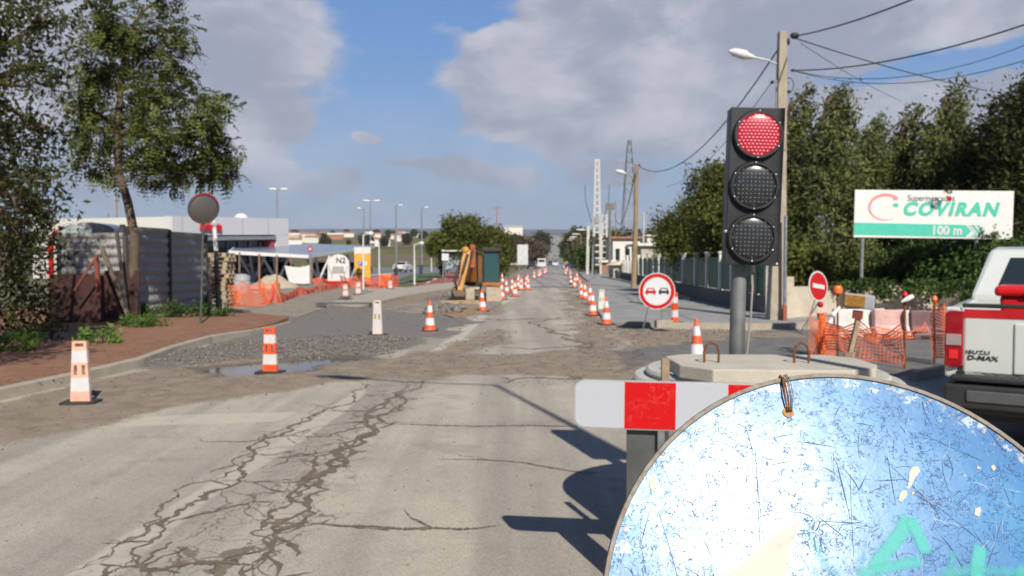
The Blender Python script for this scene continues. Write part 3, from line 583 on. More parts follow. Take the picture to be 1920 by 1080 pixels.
# -- right: tall wind-blown trees behind the wall
def tallblobs(h, W, seed, lean=.12):
    r = random.Random(seed); out = []; n = 13
    for i in range(n):
        t = i/(n-1); z = .8+(h-1.1)*t; q = W*(.36 if t < .55 else .36*(1-t)/.45+.09)*r.uniform(.85, 1.2); a = r.uniform(0, 6.28); e = W*.32*(1-t)*r.random()**.5
        out.append((math.cos(a)*e+lean*h*t*t, math.sin(a)*e, z, q, q, q*1.15))
    for i in range(3):
        x0 = r.uniform(-.42, .42)*W; zt = h*r.uniform(.6, .92)
        for j in range(4): out.append((x0+lean*(zt*.7+j*.45)*.5, r.uniform(-.5, .5), zt-1.35+j*.45, .42-.08*j, .42-.08*j, .5))
    return out
ttrees = [(1440, 33, 8.6, 'left most of the tall wind-blown trees, right behind the concrete pole'), (1508, 30, 8.2, 'second tall wind-blown tree from the concrete pole, with the highest leaning tip'), (1590, 33, 7.4, 'tall thin-tipped tree behind the left half of the supermarket board'),
          (1655, 34, 8.1, 'tall tree behind the middle of the supermarket board'), (1725, 32, 8.6, 'tall tree with a pale pointed top behind the right half of the supermarket board'), (1790, 35, 7.4, 'lower tree in the dip left of the big right hand tree'), (1862, 30, 8.6, 'big dark tree at the right edge above the white pickup'), (1935, 28, 9.0, 'tall tree cut by the right edge of the picture')]
for i, (px, D, h, lab) in enumerate(ttrees):
    base = gd(px, D); leaf = ('mid', 'grey', 'grey', 'olive', 'grey', 'olive', 'dark', 'dark')[i]
    tree('tall_tree', lab, base, [(0, 0, 0), (.05, 0, h*.3), (.03*h, 0, h*.6), (.1*h, 0, h*.93)], tallblobs(h, 2.7 if i not in (6, 7) else 3.9, 40+i, .17), leaf, 50+i, nclus=30, per=44, ln=.09, wd=.034, r0=.17, group='tall trees behind the wall', spread=.24, sub=3, droop=.0)
hedge_l = [gd(1270, 44), gd(1310, 36), gd(1350, 31), gd(1400, 31.5)]
for i, (px, D, h, W, lab) in enumerate([(1300, 40, 4.9, 4.2, 'round dark green tree left of the traffic light'), (1350, 33, 6.0, 4.6, 'tall dark green tree directly behind the traffic light'), (1288, 50, 4.4, 4.5, 'further olive green tree above the white garage'), (1420, 31, 5.4, 3.6, 'dark tree between the traffic light and the concrete pole')]):
    tree('garden_tree', lab, gd(px, D), [(0, 0, 0), (.1, 0, 1.2), (0, .1, 2.4), (0, 0, h*.7)], rblobs(W, W*.8, h*.36, h*.88, 13, 70+i), 'mid' if i != 1 else 'olive', 80+i, nclus=42, per=42, ln=.075, wd=.034, r0=.15, group='garden trees behind the green fence', spread=.25, sub=4)
# understorey and ivy above the wall
hb = MB()
for i, (px, D, top, lab, lf) in enumerate([(1500, 26.5, 2.3, 'olive bush over the wall just right of the concrete pole', 'mid'), (1580, 27.5, 2.1, 'shaded bush behind the no entry sign', 'olive'), (1665, 27, 1.9, 'ivy bush behind the post of the supermarket board', 'ivy'), (1745, 26, 2.4, 'glossy ivy bush left of the white pickup cab', 'ivy'), (1825, 24.5, 2.6, 'glossy ivy bush under the right end of the supermarket board', 'ivy'), (1900, 23.5, 2.4, 'glossy ivy bush behind the cab of the white pickup', 'ivy')]):
    shrub('bush', lab, gd(px, D), [(-.7, 0, top*.6, .9, .7, .7), (.6, .1, top*.55, .9, .7, .7), (0, -.3, top*.75, .8, .6, .45), (-.2, .5, .8, 1.2, .7, .7)], lf, 90+i, nclus=70, per=44, ln=.06, wd=.035, cat='bush', group='bushes over the garden wall', spread=.17)
# -- centre: big spreading tree beyond the excavator and the ones along the far road
tree('spreading_tree', 'broad olive green tree behind the orange excavator', gd(878, 75), [(0, 0, 0), (0, 0, 1), (.2, 0, 2)],
     [(-2.4, 0, 2.9, 1.5, 1.3, 1.1), (-1.2, .3, 3.9, 1.6, 1.4, 1.4), (.2, 0, 4.0, 1.7, 1.5, 1.4), (1.6, 0, 3.4, 1.6, 1.5, 1.3), (2.5, .2, 3.0, 1.3, 1.3, 1.2), (-1.5, 0, 2.2, 1.3, 1.2, .9), (0, -.4, 2.6, 1.8, 1.4, 1.3), (1.4, -.3, 2.1, 1.6, 1.2, 1.1), (-1.7, 0, 5.0, .6, .6, .6), (.2, 0, 5.1, .7, .6, .5), (2.6, 0, 1.7, 1.2, 1, 1)], 'mid', 101, nclus=62, per=34, ln=.13, wd=.06, r0=.3, spread=.28, sub=4)
tree('roadside_tree', 'dark leafy tree right of the broad olive tree, over the works', gd(935, 84), [(0, 0, 0), (0, 0, 1), (.1, 0, 2.4)], rblobs(4, 3, 1, 4.4, 9, 5), 'dark', 102, nclus=34, per=26, ln=.14, wd=.07, r0=.2, spread=.3, sub=3)
def far_tree(px, D, W, h, leaf, lab, seed, group=None, name='roadside_tree'):
    return tree(name, lab, gd(px, D), [(0, 0, 0), (0, 0, h*.25), (0, 0, h*.5)], rblobs(W, W*.7, h*.35, h*.85, 8, seed), leaf, seed, nclus=9, per=26, ln=W*.045, wd=W*.022, r0=W*.03, spread=W*.07, sub=2, group=group)
far_tree(1016, 420, 12, 14, 'dark', 'round tree left of where the far road crosses the ridge', 111)
far_tree(1000, 400, 10, 11, 'dark', 'smaller dark tree left of the round ridge tree', 112)
far_tree(1083, 330, 12, 15, 'dark', 'large dark tree on the right of the far road', 113)
far_tree(1100, 300, 12, 12, 'olive', 'olive coloured tree beside the large dark tree, nearer the pale pylon', 114)
far_tree(1065, 380, 9, 11, 'dark', 'small dark tree closest to the right side of the far road', 115)
for i, (px, D, W, h) in enumerate([(955, 210, 9, 7.5), (975, 240, 10, 8.6), (995, 270, 10, 8.5), (1008, 300, 9, 9), (940, 190, 7, 6)]):
    far_tree(px, D, W, h, 'brown', ['brownish bare shrub nearest the white villa', 'brownish bare shrub in the middle of the brown thicket', 'brownish bare shrub right of the sign back', 'brownish bare shrub at the road end of the thicket', 'brownish bare shrub behind the broad olive tree'][i], 120+i, 'brown thicket left of the far road', 'shrub_tree')
for i, (px, D, W, h) in enumerate([(1078, 190, 6, 5), (1090, 160, 6, 5.2), (1098, 130, 5, 4), (1125, 150, 8, 5), (1150, 180, 10, 7), (1172, 220, 10, 10), (1215, 200, 9, 8.5), (1240, 240, 10, 9)]):
    far_tree(px, D, W, h, ('ivy', 'brown', 'ivy', 'mid', 'olive', 'dark', 'dark', 'olive')[i], ['green bank bush closest to the right of the far road', 'brown bush on the bank beside the row of lamp posts', 'green bush at the foot of the lamp posts', 'pale olive bush just left of the pale pylon', 'olive tree behind the tiled roof house', 'dark tree right of the tall steel pylon', 'dark tree above the white garage roof', 'olive tree above the right end of the garage roof'][i], 130+i, 'greenery right of the far road', 'bank_tree')
r_ = random.Random(4); proto = None
for i in range(46):                                       # dots of trees over the fields to the left
    px = r_.choice([r_.uniform(545, 830), r_.uniform(430, 830)]); D = r_.uniform(520, 1000); sc = r_.uniform(.35, .9)
    if proto is None: proto = far_tree(px, D, 11, 8, 'dark', 'small dark tree dotted over the far fields on the left', 150, 'far field trees', 'field_tree')
    else: dup(proto, gd(px, D), r_.uniform(0, 6.28), scale=sc)
# ================================================================ MATERIALS FOR THINGS
white = mat('white_paint', (.66, .65, .63), .45, var=.05, dirt=.12, dcol=(.5, .47, .42)); black = mat('black_rubber', (.03, .03, .03), .8, var=.3)
orange = mat('cone_orange', (.75, .10, .025), .5, var=.12, sc=6, dirt=.2, dcol=(.45, .16, .09)); cwhite = mat('cone_white', (.62, .60, .61), .4, var=.08, sc=9, dirt=.15, dcol=(.45, .42, .38))
faded = mat('faded_orange', (.72, .42, .31), .6, var=.12, sc=8, dirt=.3, dcol=(.45, .33, .24)); fcream = mat('faded_cream', (.68, .60, .50), .6, var=.1, sc=8, dirt=.3, dcol=(.42, .36, .3))
galv = mat('galvanised_steel', (.36, .38, .38), .45, .75, var=.2, sc=7); dgrey = mat('dark_grey_steel', (.10, .105, .105), .5, .3, var=.2, sc=5)
wood = mat('weathered_wood', (.34, .25, .16), .85, var=.3, sc=9); brownpole = mat('brown_pole', (.29, .21, .13), .85, var=.25, sc=5); darkpole = mat('dark_pole', (.16, .16, .14), .8)
polec = mat('pole_concrete', (.36, .31, .24), .9, var=.2, sc=3, dirt=.25, dcol=(.22, .18, .14), bump=.3, bsc=30)
red_s = mat('sign_red', (.46, .012, .012), .4, var=.06, spec=.25); wsign = mat('sign_white', (.60, .61, .63), .35, var=.03, sc=9, dirt=.04); green_s = mat('board_green', (.07, .50, .36), .45, var=.05); rust = mat('rust', (.20, .075, .025), .85, .3, var=.35, sc=90)
netm = mat('orange_net', (.75, .15, .05), .6, var=.15, sc=2); netd = mat('red_net', (.55, .09, .05), .7, var=.2, sc=2)
wallw = mat('white_wall', (.68, .66, .6), .8, var=.08, sc=.6, dirt=.15, dcol=(.4, .36, .3)); beige = mat('beige_wall', (.50, .44, .35), .9, var=.12, sc=1.4, dirt=.3, dcol=(.3, .26, .2), bump=.2, bsc=30)
tile = mat('roof_tiles', (.36, .17, .11), .9, var=.25, sc=2); gls = glass('dark_glass'); gfence = mat('green_fence', (.012, .11, .06), .5, var=.2, sc=2)
cable_m = mat('cable_black', (.02, .02, .022), .6)
# ================================================================ BLUE ROUND SIGN (close to the camera)
DC = at(1639, 1185, 1.05); RD = .409102/1.22*1.05
q = Vector((.0, -.882, .47)).normalized()             # which way the face looks
fx = Vector((0, 0, 1)).cross(q).normalized(); fy = q.cross(fx); SM = Matrix((fx, fy, q)).transposed()   # local x right, y up, z out of the face
sg = thing('round_sign', 'scratched blue round road sign with a worn white arrow and turquoise graffiti, nearest the camera', 'road sign', DC, SM.to_euler())
m, t, b = newmat('worn_blue_sheeting'); oc = t.add('ShaderNodeTexCoord').outputs['Object']
nA, nB, nC, nD = t.noise(oc, 5, 5, .6), t.noise(oc, 34, 6, .7), t.noise(oc, 110, 4, .7), t.noise(oc, 14, 3, .5, 1.2)
col = t.mix(t.ramp(nA, .35, .68), (.004, .13, .36), (.012, .19, .43))
ring = t.add('ShaderNodeVectorMath', (oc,), operation='LENGTH').outputs['Value']
edge = t.ramp(ring, RD*.86, RD*.985)
def curl(sc, wd, dist, th, seed):                        # thin curly scratches: level lines of a noise
    v = t.add('ShaderNodeVectorMath', (oc, (seed, seed*2.3, 0)), operation='ADD').outputs[0]
    a = t.noise(v, sc, 3, .55, dist); l = t.m('LESS_THAN', t.m('ABSOLUTE', t.m('SUBTRACT', a, .5)), wd); k = t.ramp(t.noise(v, sc*.8+3, 2), th, th+.03); return t.m('MULTIPLY', l, k)
scr = None
for a_ in ((26, .008, 1.2, .53, 1), (48, .011, 2, .54, 4), (80, .013, 1, .57, 7), (16, .004, 2.5, .5, 11)):
    k_ = curl(*a_); scr = k_ if scr is None else t.m('MAXIMUM', scr, k_)
vsc = t.add('ShaderNodeTexVoronoi', {'Vector': t.scale(t.add('ShaderNodeVectorMath', (oc, t.scale(t.add('ShaderNodeTexNoise', {'Vector': oc, 'Scale': 40}).outputs['Color'], (.02, .02, 0))), operation='ADD').outputs[0], (1, .5, 0)), 'Scale': 75, 'Randomness': 1})
chip = t.m('LESS_THAN', vsc.outputs['Distance'], t.ramp(nB, .52, .72, 0, .34)); chip = t.m('MULTIPLY', chip, t.ramp(nA, .40, .6, .35, 1))
flake = t.ramp(t.m('ADD', nB, t.m('MULTIPLY', edge, .12)), .66, .70)
rustf = t.ramp(t.m('ADD', nC, t.m('MULTIPLY', edge, .2)), .72, .8)
col2 = t.mix(scr, col, (.02, .06, .19)); col2 = t.mix(t.m('MULTIPLY', chip, .85), col2, (.03, .07, .16)); col2 = t.mix(t.m('MULTIPLY', flake, .8), col2, (.42, .52, .6))
col2 = t.mix(t.m('MULTIPLY', rustf, .7), col2, (.40, .33, .22))
t.l.new(col2, b.inputs['Base Color']); dmg = t.m('MAXIMUM', scr, chip)
met = t.m('MULTIPLY', t.ramp(nD, .25, .75, .5, .8), t.m('SUBTRACT', 1, dmg))
b.inputs['Metallic'].default_value = 0
b.inputs['Specular IOR Level'].default_value = .35
b.inputs['Roughness'].default_value = .45
gl = t.add('ShaderNodeBsdfGlossy', {'Color': (.80, .92, 1.0, 1)}); t.l.new(t.ramp(t.m('ADD', t.m('MULTIPLY', nB, .5), t.m('MULTIPLY', nA, .5)),   .3, .7, .23, .31), gl.inputs['Roughness'])
mx = t.add('ShaderNodeMixShader'); t.l.new(t.m('MULTIPLY', t.m('MULTIPLY', met, .043), t.m('SUBTRACT', 1, t.m('MULTIPLY', dmg, .95))), mx.inputs[0]); t.l.new(b.outputs[0], mx.inputs[1]); t.l.new(gl.outputs[0], mx.inputs[2]); t.l.new(mx.outputs[0], t.n['Material Output'].inputs[0])
bp = t.add('ShaderNodeBump', {'Strength': .35, 'Distance': .0015, 'Height': t.m('SUBTRACT', t.m('ADD', t.m('MULTIPLY', nA, 1.6), t.m('MULTIPLY', nC, .25)), t.m('MULTIPLY', dmg, .5))}).outputs[0]; t.l.new(bp, b.inputs['Normal']); t.l.new(bp, gl.inputs['Normal'])
blue_sheet = m
dome = lambda r: .006*(1-(r/RD)**2)
mb = MB(); prof = [(RD*k_/14, dome(RD*k_/14)) for k_ in range(14, 0, -1)]+[(.0005, .006)]
mb.lathe([(RD, -.002)]+prof, 96); face = mb.build('face', blue_sheet, sg, smooth=True)
edgem = mat('worn_aluminium', (.26, .24, .21), .7, .3, var=.35, sc=30, dirt=.5, dcol=(.2, .13, .08))
mb = MB(); mb.lathe([(RD+.0035, -.016), (RD+.0045, 0), (RD+.003, .004), (RD-.002, .003), (RD-.0035, -.001), (RD-.004, -.016)], 96, close=True); mb.build('rim', edgem, sg, smooth=True)
mb = MB(); mb.lathe([(RD-.005, -.012), (RD-.005, -.0045)], 64); mb.build('back_plate', galv, sg, smooth=True)
def Sxy(px, py):                                          # a point of the sign's face seen at px, py -> local coords
    o = Vector((0, 0, CAMZ)); d = ray(px, py); k_ = (DC-o).dot(q)/d.dot(q); p = o+d*k_-DC; return p.dot(fx), p.dot(fy)
def zf(x, y): return dome(min(math.hypot(x, y), RD))
cream = mat('cream_paint', (.50, .44, .375), .5, var=.1, sc=20, dirt=.1, dcol=(.4, .36, .3))
def flatpoly(px_pts, z, m, name, sub=1, jit=0, seed=1):
    P = [Vector((*Sxy(*p), 0)) for p in px_pts]+[Vector((*Sxy(*px_pts[0]), 0))]; P = jag(P, sub, jit, random.Random(seed))[:-1]
    mb = MB(); bmx = sum((p.x for p in P))/len(P), sum((p.y for p in P))/len(P); n = len(P)
    ar = sum(P[i].x*P[(i+1) % n].y-P[(i+1) % n].x*P[i].y for i in range(n))
    if ar < 0: P.reverse()
    mb.raw([(p.x, p.y, zf(p.x, p.y)+z) for p in P], [tuple(range(n))]); return mb.build(name, m, sg)
flatpoly([(1355, 1084), (1400, 1048), (1452, 1006), (1496, 974), (1484, 1020), (1472, 1060), (1466, 1110), (1330, 1110)], .0006, cream, 'arrow', 3, .03)
for i, pts in enumerate([[(1706, 878), (1720, 876), (1722, 886), (1712, 900), (1706, 914), (1700, 912), (1702, 896)], [(1700, 912), (1706, 910), (1700, 918), (1694, 916)], [(1688, 922), (1698, 922), (1696, 934), (1688, 944), (1682, 940)], [(1826, 954), (1834, 950), (1838, 958), (1832, 970), (1824, 966)], [(1706, 924), (1711, 922), (1712, 928), (1707, 929)],
                         [(1225, 888), (1232, 900), (1226, 920), (1218, 914)], [(1856, 876), (1862, 872), (1866, 880), (1860, 884)], [(1830, 874), (1838, 878), (1836, 881), (1829, 879)]]):
    flatpoly(pts, .0009, cream, 'paint_chip', 2, .12, i)
turq, t, b = newmat('turquoise_spray'); oc = t.add('ShaderNodeTexCoord').outputs['Object']
b.inputs['Base Color'].default_value = (.08, .56, .48, 1); b.inputs['Roughness'].default_value = .6
tr = t.add('ShaderNodeBsdfTransparent'); mx = t.add('ShaderNodeMixShader'); at_ = t.add('ShaderNodeAttribute', attribute_name='cover'); t.l.new(t.ramp(t.m('ADD', at_.outputs['Fac'], t.m('MULTIPLY', t.m('SUBTRACT', t.noise(oc, 90, 4), .5), .35)), .1, .95, 0, .68), mx.inputs[0]); t.l.new(tr.outputs[0], mx.inputs[1]); t.l.new(b.outputs[0], mx.inputs[2]); t.l.new(mx.outputs[0], t.n['Material Output'].inputs[0])
gv, gf, gc = [], [], []
def spray(pts, w_, k_=1.0, zo=.0012):
    P = [Vector((*Sxy(*p), 0)) for p in pts]; Q = []
    for a_, b_ in zip(P, P[1:]): Q += [a_.lerp(b_, j/6) for j in range(6)]
    Q.append(P[-1]); n = len(Q); o = len(gv)
    for i, p in enumerate(Q):
        d = (Q[min(i+1, n-1)]-Q[max(i-1, 0)]).normalized(); nn = Vector((-d.y, d.x, 0)); e = min(1, min(i, n-1-i)/2)*k_
        for s, c_ in ((-1, 0), (-.5, .8), (0, 1), (.5, .8), (1, 0)):
            v = p+nn*s*w_*1.2; gv.append((v.x, v.y, zf(v.x, v.y)+zo)); gc.append(c_*e)
    for i in range(n-1):
        for j in range(4): gf.append((o+i*5+j, o+(i+1)*5+j, o+(i+1)*5+j+1, o+i*5+j+1))
spray([(1628, 1075), (1655, 1040), (1685, 1002), (1702, 965)], .011); spray([(1700, 968), (1716, 1000), (1738, 1048)], .010, zo=.0015)
spray([(1600, 1078), (1640, 1070), (1700, 1056), (1728, 1052)], .009, .8, .0018); spray([(1786, 1030), (1780, 1055), (1776, 1090)], .007, .55); spray([(1836, 1020), (1830, 1050), (1826, 1095)], .011, 1, .0015)
spray([(1745, 1080), (1820, 1068), (1900, 1074), (1960, 1070)], .008, .6, .0018); spray([(1500, 980), (1525, 1020), (1545, 1062), (1580, 1090)], .007, .45); spray([(1915, 1055), (1905, 1090)], .008, .6)
spray([(1440, 1032), (1470, 1020), (1495, 1000)], .006, .3); spray([(1600, 1080), (1612, 1060), (1620, 1030)], .004, .5)
mb = MB(); mb.raw(gv, gf); go = mb.build('graffiti', turq, sg); a_ = go.data.attributes.new('cover', 'FLOAT', 'POINT'); a_.data.foreach_set('value', gc)
# straight and bent scratches cut into the sheeting
scm = mat('scratch', (.04, .08, .18), .7, var=.3, sc=50); mb = MB(); rs = random.Random(11)
def scratch(x, y, a, l, w_, bend):
    n = 5; L, Rr = [], []
    for i in range(n+1):
        u = i/n; x += math.cos(a)*l/n; y += math.sin(a)*l/n; a += bend/n*rs.uniform(.3, 1.7)
        if math.hypot(x, y) > RD*.985: break
        ww = w_*(.4+rs.random())*math.sin(math.pi*(.1+.8*u)); nx, ny = -math.sin(a)*ww, math.cos(a)*ww; z = zf(x, y)+.0004; L.append((x+nx, y+ny, z)); Rr.append((x-nx, y-ny, z))
    k_ = len(L)
    if k_ > 1: mb.raw(Rr+L, [(i, i+1, k_+i+1, k_+i) for i in range(k_-1)])
for (p0, p1, w_) in (((1412, 780), (1425, 1035), .0006), ((1412, 780), (1426, 1078), .0005), ((1225, 935), (1275, 1078), .0005), ((1420, 970), (1592, 984), .0006), ((1700, 800), (1820, 860), .0005), ((1640, 850), (1740, 940), .0006), ((1740, 940), (1832, 1010), .0006), ((1474, 826), (1545, 835), .0007), ((1395, 790), (1412, 855), .0005), ((1412, 855), (1455, 865), .0005), ((1415, 880), (1498, 860), .0005), ((1560, 842), (1588, 952), .0008), ((1592, 850), (1592, 1010), .0004), ((1660, 840), (1672, 930), .0005), ((1520, 960), (1575, 1005), .0006), ((1225, 935), (1200, 1020), .0005), ((1880, 960), (1855, 1050), .0005), ((1365, 1080), (1500, 978), .0005), ((1318, 865), (1337, 950), .0004)):
    x0, y0 = Sxy(*p0); x1, y1 = Sxy(*p1); scratch(x0, y0, math.atan2(y1-y0, x1-x0), math.hypot(x1-x0, y1-y0), w_, rs.uniform(-.1, .1))
for _ in range(560):
    a_ = rs.uniform(0, 6.28); rr_ = RD*rs.random()**.5; scratch(math.cos(a_)*rr_, math.sin(a_)*rr_, rs.choice([rs.gauss(1.9, .35), rs.uniform(0, 6.28), rs.gauss(.2, .3)]), .006+.05*rs.random()**4, rs.uniform(.0002, .0007), rs.gauss(0, .7))
mb.build('scratches', scm, sg); mb = MB()
for _ in range(420):
    a_ = rs.uniform(0, 6.28); rr_ = RD*rs.random()**.5; scratch(math.cos(a_)*rr_, math.sin(a_)*rr_, rs.choice([rs.gauss(1.9, .35), rs.uniform(0, 6.28)]), .008+.05*rs.random()**3, rs.uniform(.00012, .0004), rs.gauss(0, .6))
mb.build('pale_scratches', mat('pale_scratch', (.45, .55, .62), .6, var=.3, sc=50), sg)
hx, hy = Sxy(1477, 774); mb = MB(); mb.lathe([(.0075, 0), (.008, .0012), (.005, .0018), (.003, .0002)], 20, (hx, hy, zf(hx, hy)+.0006)); mb.build('bolt_hole', mat('rusty_washer', (.38, .22, .09), .7, var=.3, sc=60), sg, smooth=True)
wr = thing('tie_wire', 'rusty wire looped through the hole at the top of the blue sign', 'wire', DC, SM.to_euler())
for i, (dx, ex, r_w, mm) in enumerate(((-.002, -.0135, .0013, rust), (.001, -.011, .0012, rust), (.004, -.0035, .0006, dgrey), (.005, .001, .0006, dgrey))):
    x1, y1 = Sxy(1477+ex*1000*.9, 714); top = Vector((x1, y1, .004)); mb = MB(); pts = [(hx+dx, hy-.001, zf(hx, hy)-.001), (hx+dx, hy+.002, zf(hx, hy)+.004), (hx+(x1-hx)*.5+dx, hy+(y1-hy)*.5, .0085), (x1, y1, .008), (x1-.001, y1+.008+.001*i, -.002), (x1+.002, y1+.002, -.019)]
    mb.tube(pts, r_w, 6); mb.build('strand', mm, wr, smooth=True)
# its stand: a steel post and feet behind the face
bk = SM @ Vector((0, -.05, -.03)); mb = MB(); pw_ = lambda p: SM.transposed() @ (Vector(p)-DC)
c0 = DC+bk; mb.bar(pw_(c0+SM @ Vector((0, .12, 0))), pw_(Vector((c0.x, c0.y+.10, .03))), .05, .03); mb.build('post', galv, sg)
mb = MB(); mb.bar(pw_((c0.x-.3, c0.y+.1, .03)), pw_((c0.x+.3, c0.y+.1, .03)), .04); mb.bar(pw_((c0.x, c0.y-.25, .03)), pw_((c0.x, c0.y+.4, .03)), .04); mb.build('foot', dgrey, sg)
# ================================================================ RED AND WHITE BARRIER BOARD
QF = Matrix.Rotation(R(90), 3, 'X'); BD = 4.2; bl0 = at(1076, 757, BD); br0 = at(1668, 774, 4.0); bx = br0-bl0; ang = math.atan2(bx.y, bx.x); L = Vector((bx.x, bx.y)).length; bh = .252
bb = thing('barrier', 'red and white barrier board on grey posts in front of the concrete rings', 'barrier', (bl0.x, bl0.y, 0), ang)
zc = bl0.z; zt = (br0.z-bl0.z)/L; tilt = Matrix.Rotation(-math.atan(zt), 3, 'Y')
def rr_poly(w0, w1, h, rad, left, right):
    P = []
    for (cx, cz, a0, on) in ((w1-rad, h/2-rad, 0, right), (w0+rad, h/2-rad, 90, left), (w0+rad, -h/2+rad, 180, left), (w1-rad, -h/2+rad, 270, right)):
        if on: P += [(cx+rad*math.cos(R(a0+k_*15)), cz+rad*math.sin(R(a0+k_*15))) for k_ in range(7)]
        else: P.append((cx+(rad if cx > (w0+w1)/2 else -rad), cz+(rad if cz > 0 else -rad)))
    return P
mb = MB(); mb.prism(rr_poly(0, L, bh, .055, True, True), .004, .03, 'xz', (0, 0, zc), tilt); mb.build('board', mat('aluminium_edge', (.55, .55, .53), .5, .5, var=.1), bb)
n6 = 6; seg = L/n6
scuff_w, t, b = newmat('scuffed_white'); oc = t.add('ShaderNodeTexCoord').outputs['Object']; n_ = t.noise(t.scale(oc, (1, 1, 3)), 22, 6, .75); t.l.new(t.mix(t.ramp(n_, .65, .73, 0, .5), (.455, .475, .525), (.22, .2, .19)), b.inputs['Base Color']); b.inputs['Roughness'].default_value = .4
scuff_r, t, b = newmat('scuffed_red'); oc = t.add('ShaderNodeTexCoord').outputs['Object']; n_ = t.noise(oc, 9, 7, .75, 1.5); l_ = t.m('LESS_THAN', t.m('ABSOLUTE', t.m('SUBTRACT', n_, .56)), .003); t.l.new(t.mix(t.m('MULTIPLY', l_, .7), (.54, .006, .008), (.65, .25, .2)), b.inputs['Base Color']); b.inputs['Roughness'].default_value = .5; b.inputs['Specular IOR Level'].default_value = .2
for i in range(n6):
    mb = MB(); e0 = .006 if i == 0 else 0; e1 = .006 if i == n6-1 else 0
    P = rr_poly(seg*i+e0, seg*(i+1)-e1, bh-.014, .05, i == 0, i == n6-1); mb.prism(P, .0, .0035, 'xz', (0, 0, zc), tilt); mb.build('red_stripe' if i % 2 else 'white_stripe', scuff_r if i % 2 else scuff_w, bb)
for x in (.325, L-.3):
    mb = MB(); mb.box((x+.03, .055, (zc+.05)/2), (.17, .03, zc+.05)); mb.build('post', dgrey, bb, bevel=.003)
    mb = MB(); mb.box((x+.12, .02, .55), (.035, .02, zc-.15)); mb.build('rail', galv, bb); mb = MB(); mb.bar((x, -.35, .03), (x, .45, .03), .07, .05); mb.build('foot', dgrey, bb)
# ================================================================ CONCRETE RINGS AND COVER SLAB
cring = mat('ring_concrete', (.44, .43, .40), .9, var=.14, sc=4, dirt=.25, dcol=(.3, .27, .22), bump=.4, bsc=70); cD = 5.03
ce = at(1432, 690, cD); cx = ce.x
for nm, lab, z0, z1, ro_, ri_ in (('manhole_ring', 'lowest grey concrete manhole ring of the stack, standing on the road', 0, .52, .80, .68), ('manhole_ring', 'middle grey concrete manhole ring of the stack, wider than the one above', .523, 1.03, .80, .68), ('manhole_ring', 'top narrow grey concrete ring just under the cover slab', 1.033, 1.07, .72, .63)):
    o = MB().lathe([(ro_-.01, z0), (ro_, z0+.01), (ro_, z1-.015), (ro_-.015, z1), (ri_+.01, z1), (ri_, z1-.01), (ri_, z0)], 72, close=True).build(nm, cring, None, (cx, cD, 0), smooth=True); tag(o, lab, 'concrete ring')
cs = thing('cover_slab', 'pale concrete cover slab with two rusty lifting loops on top of the ring stack', 'concrete slab', (cx-.05, 4.76, 1.073), R(-2))
oct_ = [(-.55, -.16), (-.40, -.35), (-.1, -.375), (.34, -.365), (.50, -.28), (.57, -.12), (.57, .18), (.42, .35), (-.44, .36), (-.57, .24)]
MB().prism(oct_, 0, .078, 'xy').build('slab', mat('pale_concrete', (.47, .43, .355), .9, var=.1, sc=5, dirt=.15, dcol=(.35, .3, .24), bump=.3, bsc=60), cs, bevel=.008)
for (px, py) in ((1352, 668), (1519, 676)):
    x = at(px, py, 4.7).x-cx; y = -.06; P = [(x-.04, y, .06), (x-.042, y, .14), (x-.03, y, .178), (x, y, .195), (x+.03, y, .178), (x+.042, y, .14), (x+.04, y, .06)]
    mb = MB(); mb.tube(P, .0075, 8); mb.build('lifting_loop', rust, cs, smooth=True)
st = thing('wooden_stake', 'short wooden stake with a grey lower end left of the cover slab', 'stake', (at(1247, 712, 4.42).x, 4.42, 0)); x_ = 0
MB().box((0, 0, 1.14), (.04, .035, .14)).build('stake_top', wood, st); MB().box((0, 0, .535), (.038, .03, 1.07)).build('shaft', galv, st)
# ================================================================ PORTABLE TRAFFIC LIGHT
TD = 5.1; kx = TD/F; tx = at(1415, 350, TD).x
tl = thing('traffic_light', 'black portable traffic light showing red, on a grey post behind the concrete rings', 'traffic light', (tx, TD, 0), R(-3))
hz = at(1415, 350, TD).z; hw, hh = 98*kx, 292*kx; lean = Matrix.Rotation(R(1.8), 3, 'Y'); HC = Vector((0, 0, hz))
housem = mat('black_plastic', (.018, .019, .022), .45, var=.25, sc=9, dirt=.06, dcol=(.12, .11, .1)); lensm = mat('lens_dark', (.028, .03, .034), .25, var=.2, sc=30)
hp = bpy.data.objects.new('head', None); COL.objects.link(hp); hp.parent = tl; hp.location = HC; hp.rotation_euler = (0, R(1.8), 0)
mb = MB(); mb.box((0, .06, 0), (hw, .12, hh)); mb.box((0, -.004, 0), (hw+.006, .008, hh+.006)); mb.build('housing', housem, hp, bevel=.006)
mb = MB()
for x, z in ((hw/2+.004, hh*.235), (-hw/2-.006, -hh*.29), (hw/2-.01, -hh/2+.01)): mb.ball((x, -.01, z), .009, 10, 6)
mb.build('latch', mat('bright_screw', (.8, .8, .78), .3, .5), hp, smooth=True)
red_on, t, b = newmat('red_lamp'); b.inputs['Base Color'].default_value = (.09, .003, .006, 1); b.inputs['Emission Color'].default_value = (1, .03, .06, 1); b.inputs['Emission Strength'].default_value = .38; b.inputs['Roughness'].default_value = .3
led_on, t, b = newmat('led_lit'); b.inputs['Base Color'].default_value = (.35, .1, .12, 1); b.inputs['Emission Color'].default_value = (1, .42, .46, 1); b.inputs['Emission Strength'].default_value = .8
led_off = mat('led_off', (.30, .31, .33), .3, var=.25, sc=60)
QF_ = None                       # lathe axis to -Y
